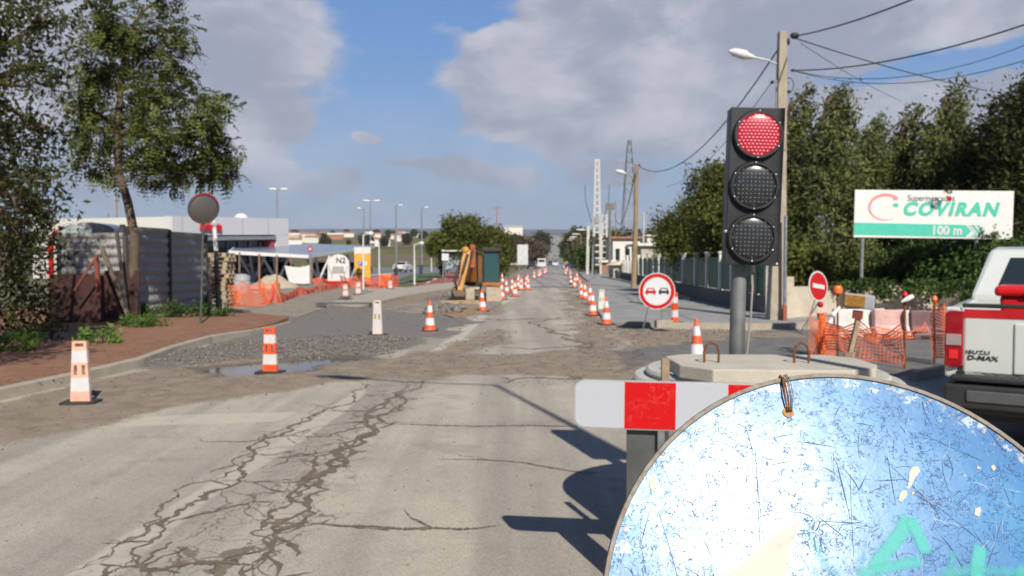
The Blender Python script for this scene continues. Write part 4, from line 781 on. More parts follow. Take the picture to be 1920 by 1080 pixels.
for i, (px, py) in enumerate(((1419, 254), (1413, 349), (1410, 446))):
    lx = (px-1415)*kx; lz = -(py-350)*kx; lx -= 0
    lz_ = lz; c_ = Vector((lx-lz*math.tan(R(1.8)), -.008, lz))
    le = bpy.data.objects.new('lens', None); COL.objects.link(le); le.parent = hp; le.location = c_
    rr_ = 42.5*kx; QB = Matrix.Rotation(R(90), 3, 'X')
    mb = MB(); mb.lathe([(rr_+.012, 0), (rr_+.012, .02), (rr_+.004, .034), (rr_-.010, .034), (rr_-.010, 0)], 48, axis=QB, close=True); mb.build('bezel', housem, le, smooth=True)
    mb = MB(); mb.lathe([(rr_-.010, .0)]+[((rr_-.010)*math.cos(k_*.26), .018+.02*math.sin(k_*.26)) for k_ in range(6)]+[(.001, .0385)], 40, axis=QB); mb.build('lens_cover', red_on if i == 0 else lensm, le, smooth=True)
    mb = MB(); s_ = 6.9*kx if i == 0 else 7.4*kx; k_ = 0
    for a_ in range(-8, 9):
        for b_ in range(-9, 10):
            x = a_*s_+(s_/2 if (b_ % 2 and i == 0) else 0); z = b_*s_*(.87 if i == 0 else 1); rr2 = math.hypot(x, z)
            if rr2 > rr_-.018: continue
            y = -(.018+.02*math.sqrt(max(0, 1-(rr2/(rr_-.01))**2)))-.0015; w_ = 2.3*kx if i == 0 else 1.35*kx
            mb.raw([(x-w_, y, z), (x, y, z-w_*.62), (x+w_, y, z), (x, y, z+w_*.62)], [(0, 1, 2, 3)])
    mb.build('led_dots', led_on if i == 0 else led_off, le)
    for a_ in (30, 90, 150, 210, 270, 330): mb = MB(); mb.ball(((rr_+.001)*math.cos(R(a_)), -.034, (rr_+.001)*math.sin(R(a_))), .0045, 6, 4); mb.build('screw', galv, le)
ps = at(1388, 600, TD).x-tx
mb = MB(); mb.cyl((ps-.01, .12, 0), (ps+.02, .12, hz-hh/2+.25), 14.5*kx, n=24); mb.build('post', mat('dull_galvanised', (.20, .215, .21), .55, .5, var=.3, sc=5, dirt=.15), tl, smooth=True)
mb = MB(); mb.lathe([(.26, 0), (.26, .05), (.24, .07), (.001, .07)], 32, (ps, .12, 0)); mb.build('base', dgrey, tl, smooth=True)
mb = MB(); P = [at(1412, 498, TD+.02), at(1414, 540, TD+.02), at(1410, 600, TD+.04), at(1403, 665, TD+.05), at(1400, 760, TD+.05)]; P = [Vector((p.x-tx, p.y-TD+.05, p.z)) for p in P]; mb.tube(P, .007, 8); mb.build('cable', mat('grey_cable', (.30, .28, .24), .7), tl, smooth=True)
# ================================================================ CONES AND DELINEATORS
def make_cone(label, loc, mats=(orange, cwhite), bands=2):
    r = thing('traffic_cone', label, 'traffic cone', loc); H_ = .75
    MB().box((0, 0, .02), (.38, .38, .04)).build('base', black, r, bevel=.008)
    def rad(z): return .135-(.135-.024)*(z-.04)/(H_-.04)
    MB().lathe([(.15, .04), (.135, .055), (rad(.1), .1), (rad(.4), .4), (rad(.72), .72), (.018, .75)], 24).build('body', mats[0], r, smooth=True)
    for z0, z1 in ((.15, .32), (.46, .62)): MB().lathe([(rad(z0)+.001, z0), (rad(z0)+.004, z0+.003), (rad(z1)+.004, z1-.003), (rad(z1)+.001, z1)], 24).build('reflective_band', mats[1], r, smooth=True)
    return r
def make_panel(label, loc, m0, m1, H_=.76, rot=0, pat=(0, 1, 0, 1, 0)):
    r = thing('delineator', label, 'delineator', loc, rot)
    MB().prism([(-.20, -.13), (-.16, -.16), (.16, -.16), (.20, -.13), (.20, .13), (.16, .16), (-.16, .16), (-.20, .13)], 0, .035, 'xy').build('base', black, r)
    mb = MB(); hw_ = lambda z: .115-.035*z; T_ = .028
    def row(z0, z1, cols, mi):
        mb.m(mi); a0, a1 = hw_(z0), hw_(z1)
        for (u0, u1) in cols: mb.prism([(a0*u0, z0*H_), (a0*u1, z0*H_), (a1*u1, z1*H_), (a1*u0, z1*H_)], -T_, T_, 'xz')
    z = [.03, .2, .42, .66, .84, 1]
    row(.03, .2, [(-1, 1)], pat[0]); row(.2, .42, [(-1, 1)], pat[1]); row(.42, .46, [(-1, 1)], pat[2]); row(.46, .62, [(-1, -.68), (-.28, .28), (.68, 1)], pat[2]); row(.62, .66, [(-1, 1)], pat[2]); row(.66, .85, [(-1, 1)], pat[3]); row(.85, .91, [(-1, 1)], pat[4]); row(.91, .965, [(-1, -.62), (.62, 1)], pat[4]); row(.965, 1, [(-1, 1)], pat[4])
    mb.build('panel', [m0, m1], r); return r
make_panel('pale faded delineator panel standing nearest the camera, by the left kerb', g0(152, 757), faded, cwhite, rot=R(6))
make_panel('vivid orange and white delineator panel at the edge of the puddle', g0(507, 700), orange, cwhite, H_=.70, rot=R(-6))
make_panel('pale washed-out delineator panel on the gravel behind the puddle', g0(708, 629), fcream, cwhite, H_=.80, rot=R(-8))
make_panel('orange and white delineator panel just right of the no overtaking sign', g0(1265, 611)+Vector((0, 0, .07)), orange, cwhite, H_=.80, rot=R(40))
make_panel('pale cream delineator panel among the right-hand cones', g0(1128, 583)+Vector((0, 0, .0)), fcream, cwhite, H_=.72)
make_panel('small pale delineator on the left end of the concrete island', g0(648, 563)+Vector((0, 0, .14)), faded, cwhite, H_=.55); make_panel('small pale delineator at the middle of the concrete island, below the orange board', g0(672, 558)+Vector((0, 0, .14)), faded, cwhite, H_=.58)
make_panel('small pale delineator at the far end of the concrete island', g0(732, 545)+Vector((0, 0, .1)), faded, cwhite, H_=.45)
cone = make_cone('orange and white cone alone between the puddle and the road edge', g0(806, 621))
for (px, py, lab, z, rot) in ((905, 584, 'orange and white cone right in front of the excavator track', 0, .3), (941, 562, 'orange and white cone just right of the excavator', 0, .7), (1137, 609, 'nearest cone of the right-hand row, beside the road', 0, .2), (1112, 592, 'second cone of the right-hand row, left of the cream delineator', 0, 1), (1307, 681, 'vivid orange cone behind the left end of the concrete rings', 0, .1)):
    dup(cone, g0(px, py)+Vector((0, 0, z)), (R(random.uniform(-3, 3)), R(random.uniform(-3, 3)), rot), lab)
for (px, py) in ((957, 551), (966, 547), (975, 545), (968, 540), (980, 538), (988, 534), (992, 539), (1003, 523), (1008, 520), (1013, 517), (1018, 514), (946, 531), (1022, 511), (962, 556), (985, 544), (976, 533)): dup(cone, g0(px, py)+Vector((random.uniform(-.2, .2), 0, 0)), (R(random.uniform(-5, 5)), R(random.uniform(-5, 5)), random.random()), 'small distant orange and white cone in the cluster left of the far lane', 'far cones left of the lane')
for (px, py) in ((1101, 571), (1106, 562), (1098, 558), (1090, 548), (1076, 540), (1073, 534), (1078, 529), (1072, 525), (1064, 515), (1061, 509), (1057, 504), (1066, 519)): dup(cone, g0(px, py)+Vector((random.uniform(-.2, .2), 0, 0)), (R(random.uniform(-5, 5)), R(random.uniform(-5, 5)), random.random()), 'small distant orange and white cone in the line right of the far lane', 'far cones right of the lane')
for (px, py) in ((1000, 527), (1010, 522)): pass
# ================================================================ SIGNS ON THE RIGHT
def disc(r, y0, y1, c=(0, 0, 0), n=48):
    return [(r, y0), (r, y1)]
QY = Matrix.Rotation(R(90), 3, 'X')
def lay(mb, r, d0, d1, c=(0, 0, 0), n=48): return mb.lathe([(r, d0), (r, d1)], n, c, QY)
def car_icon(mb, cx, cz, s, y):
    body = [(-.5, -.02), (-.5, -.2), (-.42, -.2), (-.42, -.32), (-.27, -.32), (-.27, -.2), (.27, -.2), (.27, -.32), (.42, -.32), (.42, -.2), (.5, -.2), (.5, -.02), (.42, .07), (.3, .30), (-.3, .30), (-.42, .07)]
    mb.prism([(cx+x*s, cz+z*s) for x, z in body], -y-.002, -y, 'xz')
no = thing('no_overtaking_sign', 'round no overtaking sign with a red and a black car, propped on thin legs', 'road sign', gd(1232, 19.6), R(2)); k = 19.6/F; z = at(1232, 546, 19.6).z
mb = MB(); lay(mb, 34.5*k, -.006, .006, (0, 0, z)); mb.build('plate', wsign, no, smooth=True)
mb = MB(); rr_ = 33*k; mb.lathe([(rr_, .006), (rr_, .010), (rr_-.085, .010), (rr_-.085, .006)], 48, (0, 0, z), QY, close=True); mb.build('red_ring', red_s, no, smooth=True)
mb = MB(); car_icon(mb, -.155, z, .26, .007); mb.build('red_car_symbol', red_s, no); mb = MB(); car_icon(mb, .165, z, .26, .007); mb.build('black_car_symbol', black, no)
mb = MB()
for s in (-1, 1):
    for x in (-.085, .055) : mb.box((s*.16+(x if s < 0 else x+.015), -.012, z+.03), (.0, .0, .0)) if False else None
mb.box((-.155, -.0105, z+.034), (.13, .002, .04)); mb.box((.165, -.0105, z+.034), (.13, .002, .04)); mb.build('window_cutouts', wsign, no)
mb = MB(); mb.bar((-.2, 0, z-.35), (-.38, -.15, 0), .02); mb.build('leg', galv, no); mb = MB(); mb.bar((.13, .02, z-.4), (.13, .1, .07), .03); mb.build('leg', galv, no)
mb = MB(); mb.box((.2, .15, .17), (.4, .3, .2)); mb.build('ballast_block', conc, no, bevel=.02)
ne = thing('no_entry_sign', 'tilted red no entry sign with a white bar, on thin bent legs before the wall', 'road sign', gd(1535, 19.0), R(28)); k = 19/F; z = at(1541, 536, 19).z
mb = MB(); lay(mb, .36, -.006, .006, (0, 0, z)); o = mb.build('plate', wsign, ne, smooth=True); mb = MB(); lay(mb, .325, .006, .010, (0, 0, z)); o2 = mb.build('red_face', red_s, ne, smooth=True); mb = MB(); mb.box((0, -.013, z), (.44, .005, .10)); o3 = mb.build('white_bar', wsign, ne)
ne.rotation_euler = (R(-6), R(8), R(34))
mb = MB(); mb.bar((-.08, .02, z-.3), (-.35, .1, 0), .022); mb.build('leg', galv, ne); mb = MB(); mb.bar((.1, .02, z-.3), (-.02, .5, 0), .022); mb.build('leg', galv, ne)
# big supermarket board
BD_ = 24.0; A0, A1, A2, A3 = at(1602, 356, BD_), at(1900, 360, 23.6), at(1893, 450, 23.6), at(1600, 445, BD_)
W_ = (A1-A0).length; H_ = (A0-A3).length
sb_ = thing('supermarket_board', 'large white supermarket direction board with green band and lettering on a grey post', 'signboard', (A3.x, A3.y, 0), math.atan2(A1.y-A0.y, A1.x-A0.x)); z0 = A3.z; til = Matrix.Rotation(R(.9), 3, 'Y')
mb = MB(); mb.box((W_/2, 0, H_/2), (W_, .05, H_), None); wb = mb.build('panel', mat('board_white', (.70, .70, .68), .5, var=.05, sc=1.5, dirt=.08), sb_, (0, 0, z0), bevel=.008); wb.rotation_euler = (0, R(.9), 0)
def onb(o): o.rotation_euler = (o.rotation_euler[0], o.rotation_euler[1], o.rotation_euler[2]); return o
fr = bpy.data.objects.new('print', None); COL.objects.link(fr); fr.parent = sb_; fr.location = (0, -.028, z0); fr.rotation_euler = (0, R(.9), 0)
bxx = lambda px: (px-1601)/298*W_; bzz = lambda py: (446-py)/90*H_
mb = MB(); mb.prism([(0, bzz(441)), (bxx(1812), bzz(443)), (bxx(1822), bzz(432)), (bxx(1812), bzz(420)), (0, bzz(418))], -.004, 0, 'xz'); mb.build('green_band', green_s, fr)
mb = MB()
for dx in (0, 10): mb.prism([(bxx(1816+dx), bzz(443)), (bxx(1821+dx), bzz(443)), (bxx(1831+dx), bzz(432)), (bxx(1821+dx), bzz(420)), (bxx(1816+dx), bzz(420)), (bxx(1826+dx), bzz(432))], -.009, -.005, 'xz')
mb.build('white_chevron', wsign, fr); mb = MB(); dx = 5
mb.prism([(bxx(1817+dx), bzz(443)), (bxx(1821+dx), bzz(443)), (bxx(1831+dx), bzz(432)), (bxx(1821+dx), bzz(420)), (bxx(1817+dx), bzz(420)), (bxx(1827+dx), bzz(432))], -.005, 0, 'xz'); dx = 15
mb.prism([(bxx(1817+dx), bzz(443)), (bxx(1821+dx), bzz(443)), (bxx(1831+dx), bzz(432)), (bxx(1821+dx), bzz(420)), (bxx(1817+dx), bzz(420)), (bxx(1827+dx), bzz(432))], -.005, 0, 'xz'); mb.build('green_chevron', green_s, fr)
text('COVIRAN', .52, green_s, fr, (bxx(1780), -.004, bzz(392)), (R(90), 0, 0), 'lettering', .004, .026, .25, 'CENTER', fit=180/298*W_, spc=1.22)
text('Supermercados', .25, dgrey, fr, (bxx(1745), -.004, bzz(371)), (R(90), 0, 0), 'lettering', .003, 0, 0, 'CENTER', fit=88/298*W_)
text('100 m', .36, wsign, fr, (bxx(1776), -.008, bzz(431.5)), (R(90), 0, 0), 'lettering', .003, .012, 0, 'CENTER', .95)
mb = MB(); n = 26; o_, i_ = [], []
for j in range(n+1):
    a = R(50+j*(300-50)/n); w_ = .05*(1-j/n)**.8+.006; cxx, czz = bxx(1660), bzz(389); rx, rz = .45, .36
    o_.append((cxx+(rx+w_)*math.cos(a)-w_*.2, czz+(rz+w_)*math.sin(a))); i_.append((cxx+(rx-w_*.6)*math.cos(a), czz+(rz-w_*.6)*math.sin(a)))
mb.raw([(x, -.003, z_) for x, z_ in o_+i_], [(j, j+1, n+2+j, n+1+j) for j in range(n)]); mb.ball((bxx(1678), -.003, bzz(371)), (.08, .002, .06), 12, 8); mb.build('logo_swoosh', mat('faded_pink', (.70, .25, .25), .5), fr)
mb = MB(); mb.ball((bxx(1679), -.004, bzz(384)), (.085, .003, .06), 14, 8); mb.build('logo_dot', green_s, fr); mb = MB(); mb.ball((bxx(1779), -.006, bzz(371)), (.07, .003, .075), 12, 8); mb.build('red_fruit', red_s, fr)
mb = MB(); mb.cyl((bxx(1618), .06, 0), (bxx(1618)+.03, .06, z0+.6), .055); mb.build('post', galv, sb_, smooth=True); mb = MB(); mb.cyl((bxx(1835), .06, 0), (bxx(1835), .06, z0+.6), .055); mb.build('post', galv, sb_, smooth=True)
# twigs hanging in front of the board
shrub('hanging_twig', 'dark twig hanging over the top edge of the supermarket board', at(1778, 362, 23.3), [(0, 0, 0, .07, .05, .08), (.1, 0, .14, .35, .1, .06)], 'dark', 201, nclus=60, per=10, ln=.05, wd=.015, cat='twig', spread=.04)
shrub('hanging_twig', 'leafy twigs poking up over the lower right corner of the supermarket board', at(1850, 446, 23.2), [(0, 0, .0, .5, .1, .12), (.25, 0, .15, .06, .05, .25), (-.15, 0, .1, .05, .05, .2)], 'ivy', 202, nclus=70, per=10, ln=.05, wd=.018, cat='twig', spread=.04)
# ================================================================ UTILITY POLES, LAMPS, WIRES
def lamp_head(mb, p, d, L=.75):                           # flattened teardrop
    p = Vector(p); d = Vector(d).normalized(); mb.tube([p-d*.02, p+d*.1, p+d*L*.35, p+d*L*.8, p+d*L], [.05, .075, .13, .11, .03], 12)
PD = 22.6; pb = gd(1456, PD); k = PD/F
up_ = thing('utility_pole', 'tall tapering concrete utility pole with a street lamp arm, right behind the traffic light', 'utility pole', pb)
t0, t1 = (1462, 60), (1456, 600); rel = lambda px, py, dd=0: at(px, py, PD+dd)-pb
top = rel(1467, 60); mid = rel(1462, 330); bot = Vector((0, 0, 0))
mb = MB(); wa, wb_, wc = 16*k, 24*k, 32*k
def rect_tube(mb, secs):
    vs = []
    for c, a, d_ in secs: vs += [(c.x-a/2, c.y-d_/2, c.z), (c.x+a/2, c.y-d_/2, c.z), (c.x+a/2, c.y+d_/2, c.z), (c.x-a/2, c.y+d_/2, c.z)]
    fs = [(3, 2, 1, 0), tuple(range(4*len(secs)-4, 4*len(secs)))]
    for i in range(len(secs)-1):
        for j in range(4): fs.append((4*i+j, 4*i+(j+1) % 4, 4*i+4+(j+1) % 4, 4*i+4+j))
    mb.raw(vs, fs)
rect_tube(mb, [(bot, wc, .42), (mid, wb_*.8, .3), (top, wa*.9, .22)]); mb.build('shaft', polec, up_, bevel=.015)
mb = MB(); a0 = rel(1460, 122); a1 = rel(1440, 113); a2 = rel(1412, 107); mb.tube([a0, a1, a2], .022, 8); mb.build('lamp_arm', galv, up_, smooth=True)
mb = MB(); lamp_head(mb, a2, rel(1366, 95)-a2, .68); mb.build('lamp_head', white, up_, smooth=True)
mb = MB(); mb.cyl(rel(1453, 335, -.16), rel(1456, 150, -.16), .022); mb.build('conduit', galv, up_, smooth=True)
mb = MB(); c0 = rel(1479, 160, -.1); mb.tube([c0+Vector((.13*math.cos(R(a_))*1, 0, .2*math.sin(R(a_)))) for a_ in range(-120, 130, 20)], .012, 6); mb.ball(rel(1479, 172, -.1), .05, 8, 6); mb.build('cable_loop', cable_m, up_, smooth=True)
mb = MB(); mb.ball(rel(1490, 67, -.1), (.13, .08, .09), 10, 6); mb.ball(rel(1478, 78, -.1), (.05, .05, .1), 8, 6); mb.ball(rel(1448, 154, -.1), (.06, .05, .05), 8, 6); mb.ball(rel(1487, 132, -.1), (.07, .05, .04), 8, 6); mb.build('clamp', cable_m, up_, smooth=True)
def wire(name, label, P, r_, sag=0, n=14, D=None, group=None):
    P = [Vector(p) for p in P]; Q = [P[0].lerp(P[1], i/n)-Vector((0, 0, sag*4*(i/n)*(1-i/n))) for i in range(n+1)]; mb = MB(); mb.tube(Q, r_, 5)
    return tag(mb.build(name, cable_m, smooth=True), label, 'cable', group)
W = [((1488, 68, PD), (1760, -22, 14), .018, .1, 'thick black cable from the pole top leaving over the top edge of the picture'), ((1490, 132, PD), (1980, 26, 15), .017, .25, 'black cable from the clamp under the lamp arm rising to the right edge'),
     ((1492, 72, PD), (1850, 170, 30), .016, .1, 'black cable from the pole top falling into the big right-hand tree'), ((1492, 134, PD), (1985, 92, 17), .009, .5, 'thin cable that sags over the tall trees and leaves at the right edge, lower'), ((1500, 80, PD), (1690, 190, 36), .008, .1, 'thin cable slanting down behind the tall trees'),
     ((1490, 133, PD), (1985, 58, 18), .009, .55, 'thin cable that sags over the tall trees and leaves at the right edge, upper'),
     ((1459, 92, PD), (1198, 312, 47), .02, 1.4, 'thick black cable sagging from the lamp arm pole to the brown wooden pole'), ((1447, 154, PD), (1250, 350, 45), .010, .6, 'thin cable below the thick sagging one')]
for a_, b_, r_, s_, lab in W: wire('overhead_cable', lab, (at(*a_), at(*b_)), r_, s_)
wp = gd(1188, 47); k = 47/F
bp_ = thing('utility_pole', 'slim brown utility pole with a small white lamp, beyond the no overtaking sign', 'utility pole', wp); rel2 = lambda px, py, D=47: at(px, py, D)-wp
mb = MB(); mb.tube([(0, 0, 0), rel2(1192, 420), rel2(1194, 308)], [.17, .14, .10], 10); mb.build('shaft', brownpole, bp_, smooth=True); mb = MB(); mb.tube([rel2(1190, 335), rel2(1182, 330), rel2(1172, 326)], .03, 6); mb.build('lamp_arm', galv, bp_, smooth=True); mb = MB(); lamp_head(mb, rel2(1173, 325), rel2(1155, 320)-rel2(1173, 325), .6); mb.build('lamp_head', white, bp_, smooth=True)
mb = MB(); mb.tube([rel2(1194, 310), rel2(1200, 309)], .06, 8); mb.build('clamp', cable_m, bp_)
wire('overhead_cable', 'cable drooping from the brown pole away down the street', (at(1192, 318, 47), at(1152, 400, 110)), .03, 2.2)
tp_ = thing('metal_post', 'thin grey metal post just right of the concrete pole', 'post', gd(1472, 22.2)); mb = MB(); mb.cyl((0, 0, 0), (0, 0, at(1472, 405, 22.2).z), .045); mb.build('tube', galv, tp_, smooth=True); MB().box((0, -.0, .25), (.1, .1, .5)).build('sleeve', mat('rusty_sleeve', (.3, .09, .05), .8), tp_)
# white concrete lattice pole
cp = gd(1119, 88); k = 88/F; cpp = thing('pylon', 'white slotted concrete pylon with rows of holes and short arms', 'pylon', cp); relc = lambda px, py: at(px, py, 88)-cp
hgt = relc(1122, 298).z; mb = MB(); wc_ = mat('white_concrete', (.50, .49, .46), .85, var=.15); n = 17
for s in (-1, 1): mb.bar((s*.42, 0, 0), (s*.16, 0, hgt), .16, .22)
for i in range(n): t_ = i/(n-1); z_ = 1.2+(hgt-1.4)*t_; mb.box((0, 0, z_), (.84*(1-t_)+.32*t_+.1, .2, .18))
mb.build('shaft', wc_, cpp); mb = MB(); mb.bar((-1.0, .3, 0), (-.9, .3, 5.4), .3); mb.build('prop', wc_, cpp)
mb = MB(); mb.box((0, 0, hgt*.62), (2.4, .1, .08)); mb.box((0, 0, hgt*.48), (.5, .5, .8)); mb.build('crossarm', galv, cpp)
for s in (-1, 1):
    mb = MB(); mb.tube([(s*1.3, 0, hgt*.78), (s*1.25, 0, hgt*.65), (s*.9, 0, hgt*.55), (s*.6, 0, hgt*.46)], .035, 5); mb.build('cable', cable_m, cpp)
p2 = thing('pylon', 'second white concrete pylon, thinner and further, just right of the slotted one', 'pylon', gd(1133, 130)); mb = MB(); h2 = at(1130, 400, 130).z
for s in (-1, 1): mb.bar((s*.5, 0, 0), (s*.3, 0, h2), .22, .3)
for i in range(9): mb.box((0, 0, 1+(h2-1.2)*i/8), (.8, .26, .2))
mb.build('shaft', wc_, p2)
# steel lattice tower
sp_ = gd(1179, 190); lt = thing('steel_pylon', 'tall grey steel lattice pylon behind the brown pole', 'steel pylon', sp_); ht = at(1183, 262, 190).z-sp_.z; mb = MB(); lw = lambda z_: 3.6*(1-z_/ht)**.8+.5
zs = [ht*(1-(1-i/12)**1.15) for i in range(13)]
for (a_, b_) in ((-1, -1), (1, -1), (1, 1), (-1, 1)):
    for z0_, z1_ in zip(zs, zs[1:]): mb.bar((a_*lw(z0_)/2, b_*lw(z0_)/2, z0_), (a_*lw(z1_)/2, b_*lw(z1_)/2, z1_), .16)
for z0_, z1_ in zip(zs, zs[1:]):
    for f_ in (-1, 1):
        mb.bar((-lw(z0_)/2, f_*lw(z0_)/2, z0_), (lw(z1_)/2, f_*lw(z1_)/2, z1_), .10); mb.bar((lw(z0_)/2, f_*lw(z0_)/2, z0_), (-lw(z1_)/2, f_*lw(z1_)/2, z1_), .10); mb.bar((-lw(z0_)/2, f_*lw(z0_)/2, z0_), (lw(z0_)/2, f_*lw(z0_)/2, z0_), .09)
mb.build('lattice', galv, lt)
for f_, w_ in ((.80, -3.2), (.93, 0)): 
    mb = MB(); z_ = ht*(.84 if f_ == .8 else .68); mb.bar((-2.6, 0, z_), (1.0, 0, z_+.1), .2); mb.bar((-2.6, 0, z_), (0, 0, z_-.9), .12); mb.build('crossarm', galv, lt)
# small posts and lamps beyond
def lamppost(px, py, D, label, m=galv, r_=.07, head=1, side=-1, group=None, name='street_lamp', Lh=.6):
    b0 = gd(px, D); h_ = at(px, py, D).z-b0.z; o = thing(name, label, 'street lamp', b0, 0, group); MB().tube([(0, 0, 0), (0, 0, h_*.5), (0, 0, h_)], [r_*1.2, r_, r_*.6], 8).build('pole', m, o, smooth=True)
    if head:
        mb = MB(); mb.tube([(0, 0, h_-.03), (side*.35, 0, h_+.06)], r_*.5, 6); mb.build('arm', m, o); mb = MB(); lamp_head(mb, (side*.3, 0, h_+.06), (side, 0, .05), Lh); mb.build('lamp_head', white, o, smooth=True)
        if head == 2: mb = MB(); lamp_head(mb, (-side*.05, 0, h_+.06), (-side, 0, .05), Lh); mb.build('lamp_head', white, o, smooth=True)
    return o
for i, (px, py, D) in enumerate(((1101, 432, 120), (1089, 440, 150), (1083, 445, 175), (1079, 448, 200), (1074, 451, 230))): lamppost(px, py, D, 'brown lamp post %s in the row right of the far road' % ('nearest', 'second', 'middle', 'fourth', 'farthest')[i], brownpole, .12, 1, -1, 'lamp posts right of the far road', Lh=1.4)
mb = thing('utility_pole', 'dark thin utility pole between the white pylon and the brown pole', 'utility pole', gd(1143, 84)); MB().tube([(0, 0, 0), (0, 0, at(1143, 382, 84).z)], [.16, .1], 8).build('shaft', darkpole, mb); MB().box((0, 0, at(1143, 386, 84).z), (.9, .15, .7)).build('transformer', darkpole, mb)
for i, (px, py, D) in enumerate(((1154, 378, 150), (1206, 398, 110), (1224, 412, 120), (1233, 410, 118), (1240, 418, 122), (1247, 400, 115))):
    o = thing('substation_mast', 'thin pale mast %s of the cluster above the garage roof' % ('far to the left', 'leftmost', 'second from the left', 'in the middle', 'second from the right', 'rightmost')[i], 'mast', gd(px, D), 0, 'masts above the garage'); hh_ = at(px, py, D).z-H(D)
    MB().tube([(0, 0, 0), (0, 0, hh_)], .13 if i in (1, 5) else .09, 6).build('shaft', (brownpole, wc_, galv, galv, galv, brownpole)[i], o); MB().box((0, 0, hh_-.3), (.5, .2, .12)).build('crossarm', galv, o)
# left side posts
lamppost(521, 356, 90, 'tall grey double-headed lamp post standing before the supermarket front', galv, .11, 2, 1, Lh=.9)
lamppost(683, 392, 95, 'tall thin lamp post left of the orange parking board', galv, .08, 1, -1, Lh=.5); lamppost(695, 378, 100, 'tall thin lamp post just right of the orange parking board', galv, .08, 2, 1, Lh=.9); lamppost(743, 386, 105, 'grey lamp post beside the white car in the car park', galv, .12, 1, 1, Lh=.6); lamppost(791, 390, 110, 'grey lamp post between the white car and the cycle path', galv, .12, 1, 1, Lh=.6)
lamppost(777, 458, 55, 'short white lamp post standing at the end of the concrete island', white, .055, 1, 1, Lh=.35); lamppost(711, 457, 52, 'short white lamp post right of the orange parking board', white, .05, 1, -1, Lh=.3); lamppost(681, 440, 46, 'white lamp post with a hooked top in front of the orange parking board', white, .045, 1, 1, Lh=.3); lamppost(809, 448, 120, 'thin white lamp post beyond the red cycle path', white, .07, 1, 1, Lh=.4)
for px, py, D, lab in ((205, 400, 120, 'thin mast behind the left end of the supermarket'), (221, 365, 110, 'brownish mast behind the left end of the supermarket'), (932, 386, 160, 'wooden pole with a crossarm above the broad olive tree')):
    o = thing('utility_pole', lab, 'utility pole', gd(px, D)); h_ = at(px, py, D).z-H(D); MB().tube([(0, 0, 0), (0, 0, h_)], .13, 6).build('shaft', brownpole, o); MB().box((0, 0, h_-.4), (1.9, .2, .25)).build('crossarm', brownpole, o) if px > 900 else None
# lamp post beside the camera: only its shadow falls in the picture
sl_ = thing('street_lamp', 'tall street lamp beside the barrier, out of the picture, whose shadow crosses the road', 'street lamp', (3.0, .9, 0)); MB().tube([(0, 0, 0), (0, 0, 4.5), (0, 0, 9)], [.07, .05, .035], 10).build('pole', galv, sl_, smooth=True)
MB().tube([(0, 0, 8.95), (-1.2, .0, 9.2), (-1.75, .1, 9.4)], .025, 6).build('arm', galv, sl_); mb = MB(); mb.tube([(-1.7, .1, 9.39), (-1.8, .1, 9.4), (-2.1, .12, 9.45), (-2.5, .15, 9.5)], [.04, .09, .11, .04], 12); mb.build('lamp_head', white, sl_, smooth=True)
# ================================================================ RIGHT: WALL, FENCE, HOUSES
wl_ = thing('garden_wall', 'low beige rendered garden wall running behind the no entry sign', 'wall', (0, 0, 0)); P = [gd(1472, 23.4), gd(1560, 24.6), gd(1760, 24.2), gd(2100, 20)]; mb = MB()
for a_, b_ in zip(P, P[1:]): mb.bar(a_+Vector((0, 0, .47)), b_+Vector((0, 0, .47)), .22, .94)
mb.build('wall', beige, wl_); mb = MB()
for p in (P[0],): mb.box((p.x, p.y-.02, .62), (.36, .42, 1.24))
mb.build('pillar', beige, wl_)
F0, F1 = gd(1440, 25.4), gd(1136, 84); N = 26
ft = [(1440, 25.2), (1398, 27.2), (1352, 30.2), (1305, 34.5), (1262, 41), (1225, 50), (1190, 62), (1160, 76)]
FP = [gd(px, D) for px, D in ft]; wallm = mat('plinth', (.12, .12, .115), .9, dirt=.2)
for i, (a_, b_) in enumerate(zip(FP, FP[1:])):
    o = thing('garden_fence', ('green sheet fence section nearest the concrete pole', 'second green fence section, behind the traffic light post', 'third green fence section, under the dark tree', 'green fence section right of the no overtaking sign', 'green fence section directly above the no overtaking sign', 'green and white fence section before the white garage', 'farthest white railing section near the tiled roof house')[i], 'fence', (0, 0, 0), 0, 'fence along the right footpath')
    mb = MB(); mb.bar(a_+Vector((0, 0, .3)), b_+Vector((0, 0, .3)), .2, .6); mb.build('plinth', wallm, o)
    L_ = (b_-a_).length; n = max(2, int(L_/2.5))
    for j in range(n):
        p = a_.lerp(b_, j/n); q_ = a_.lerp(b_, (j+1)/n); mb = MB(); mb.box((p.x, p.y, .98), (.17, .17, 1.96)); mb.box((p.x, p.y, 1.99), (.24, .24, .07)); mb.build('pillar', wallw if i > 0 else beige, o)
        mb = MB(); mb.bar(p.lerp(q_, .08)+Vector((0, 0, 1.22)), p.lerp(q_, .92)+Vector((0, 0, 1.22)), .03, 1.16)
        if i < 6: mb.build('panel', gfence, o)
        else:
            mb = MB(); 
            for u in range(5): pp_ = p.lerp(q_, .15+u*.17); mb.box((pp_.x, pp_.y, 1.1), (.12, .12, 1.0))
            mb.build('railing', wallw, o)
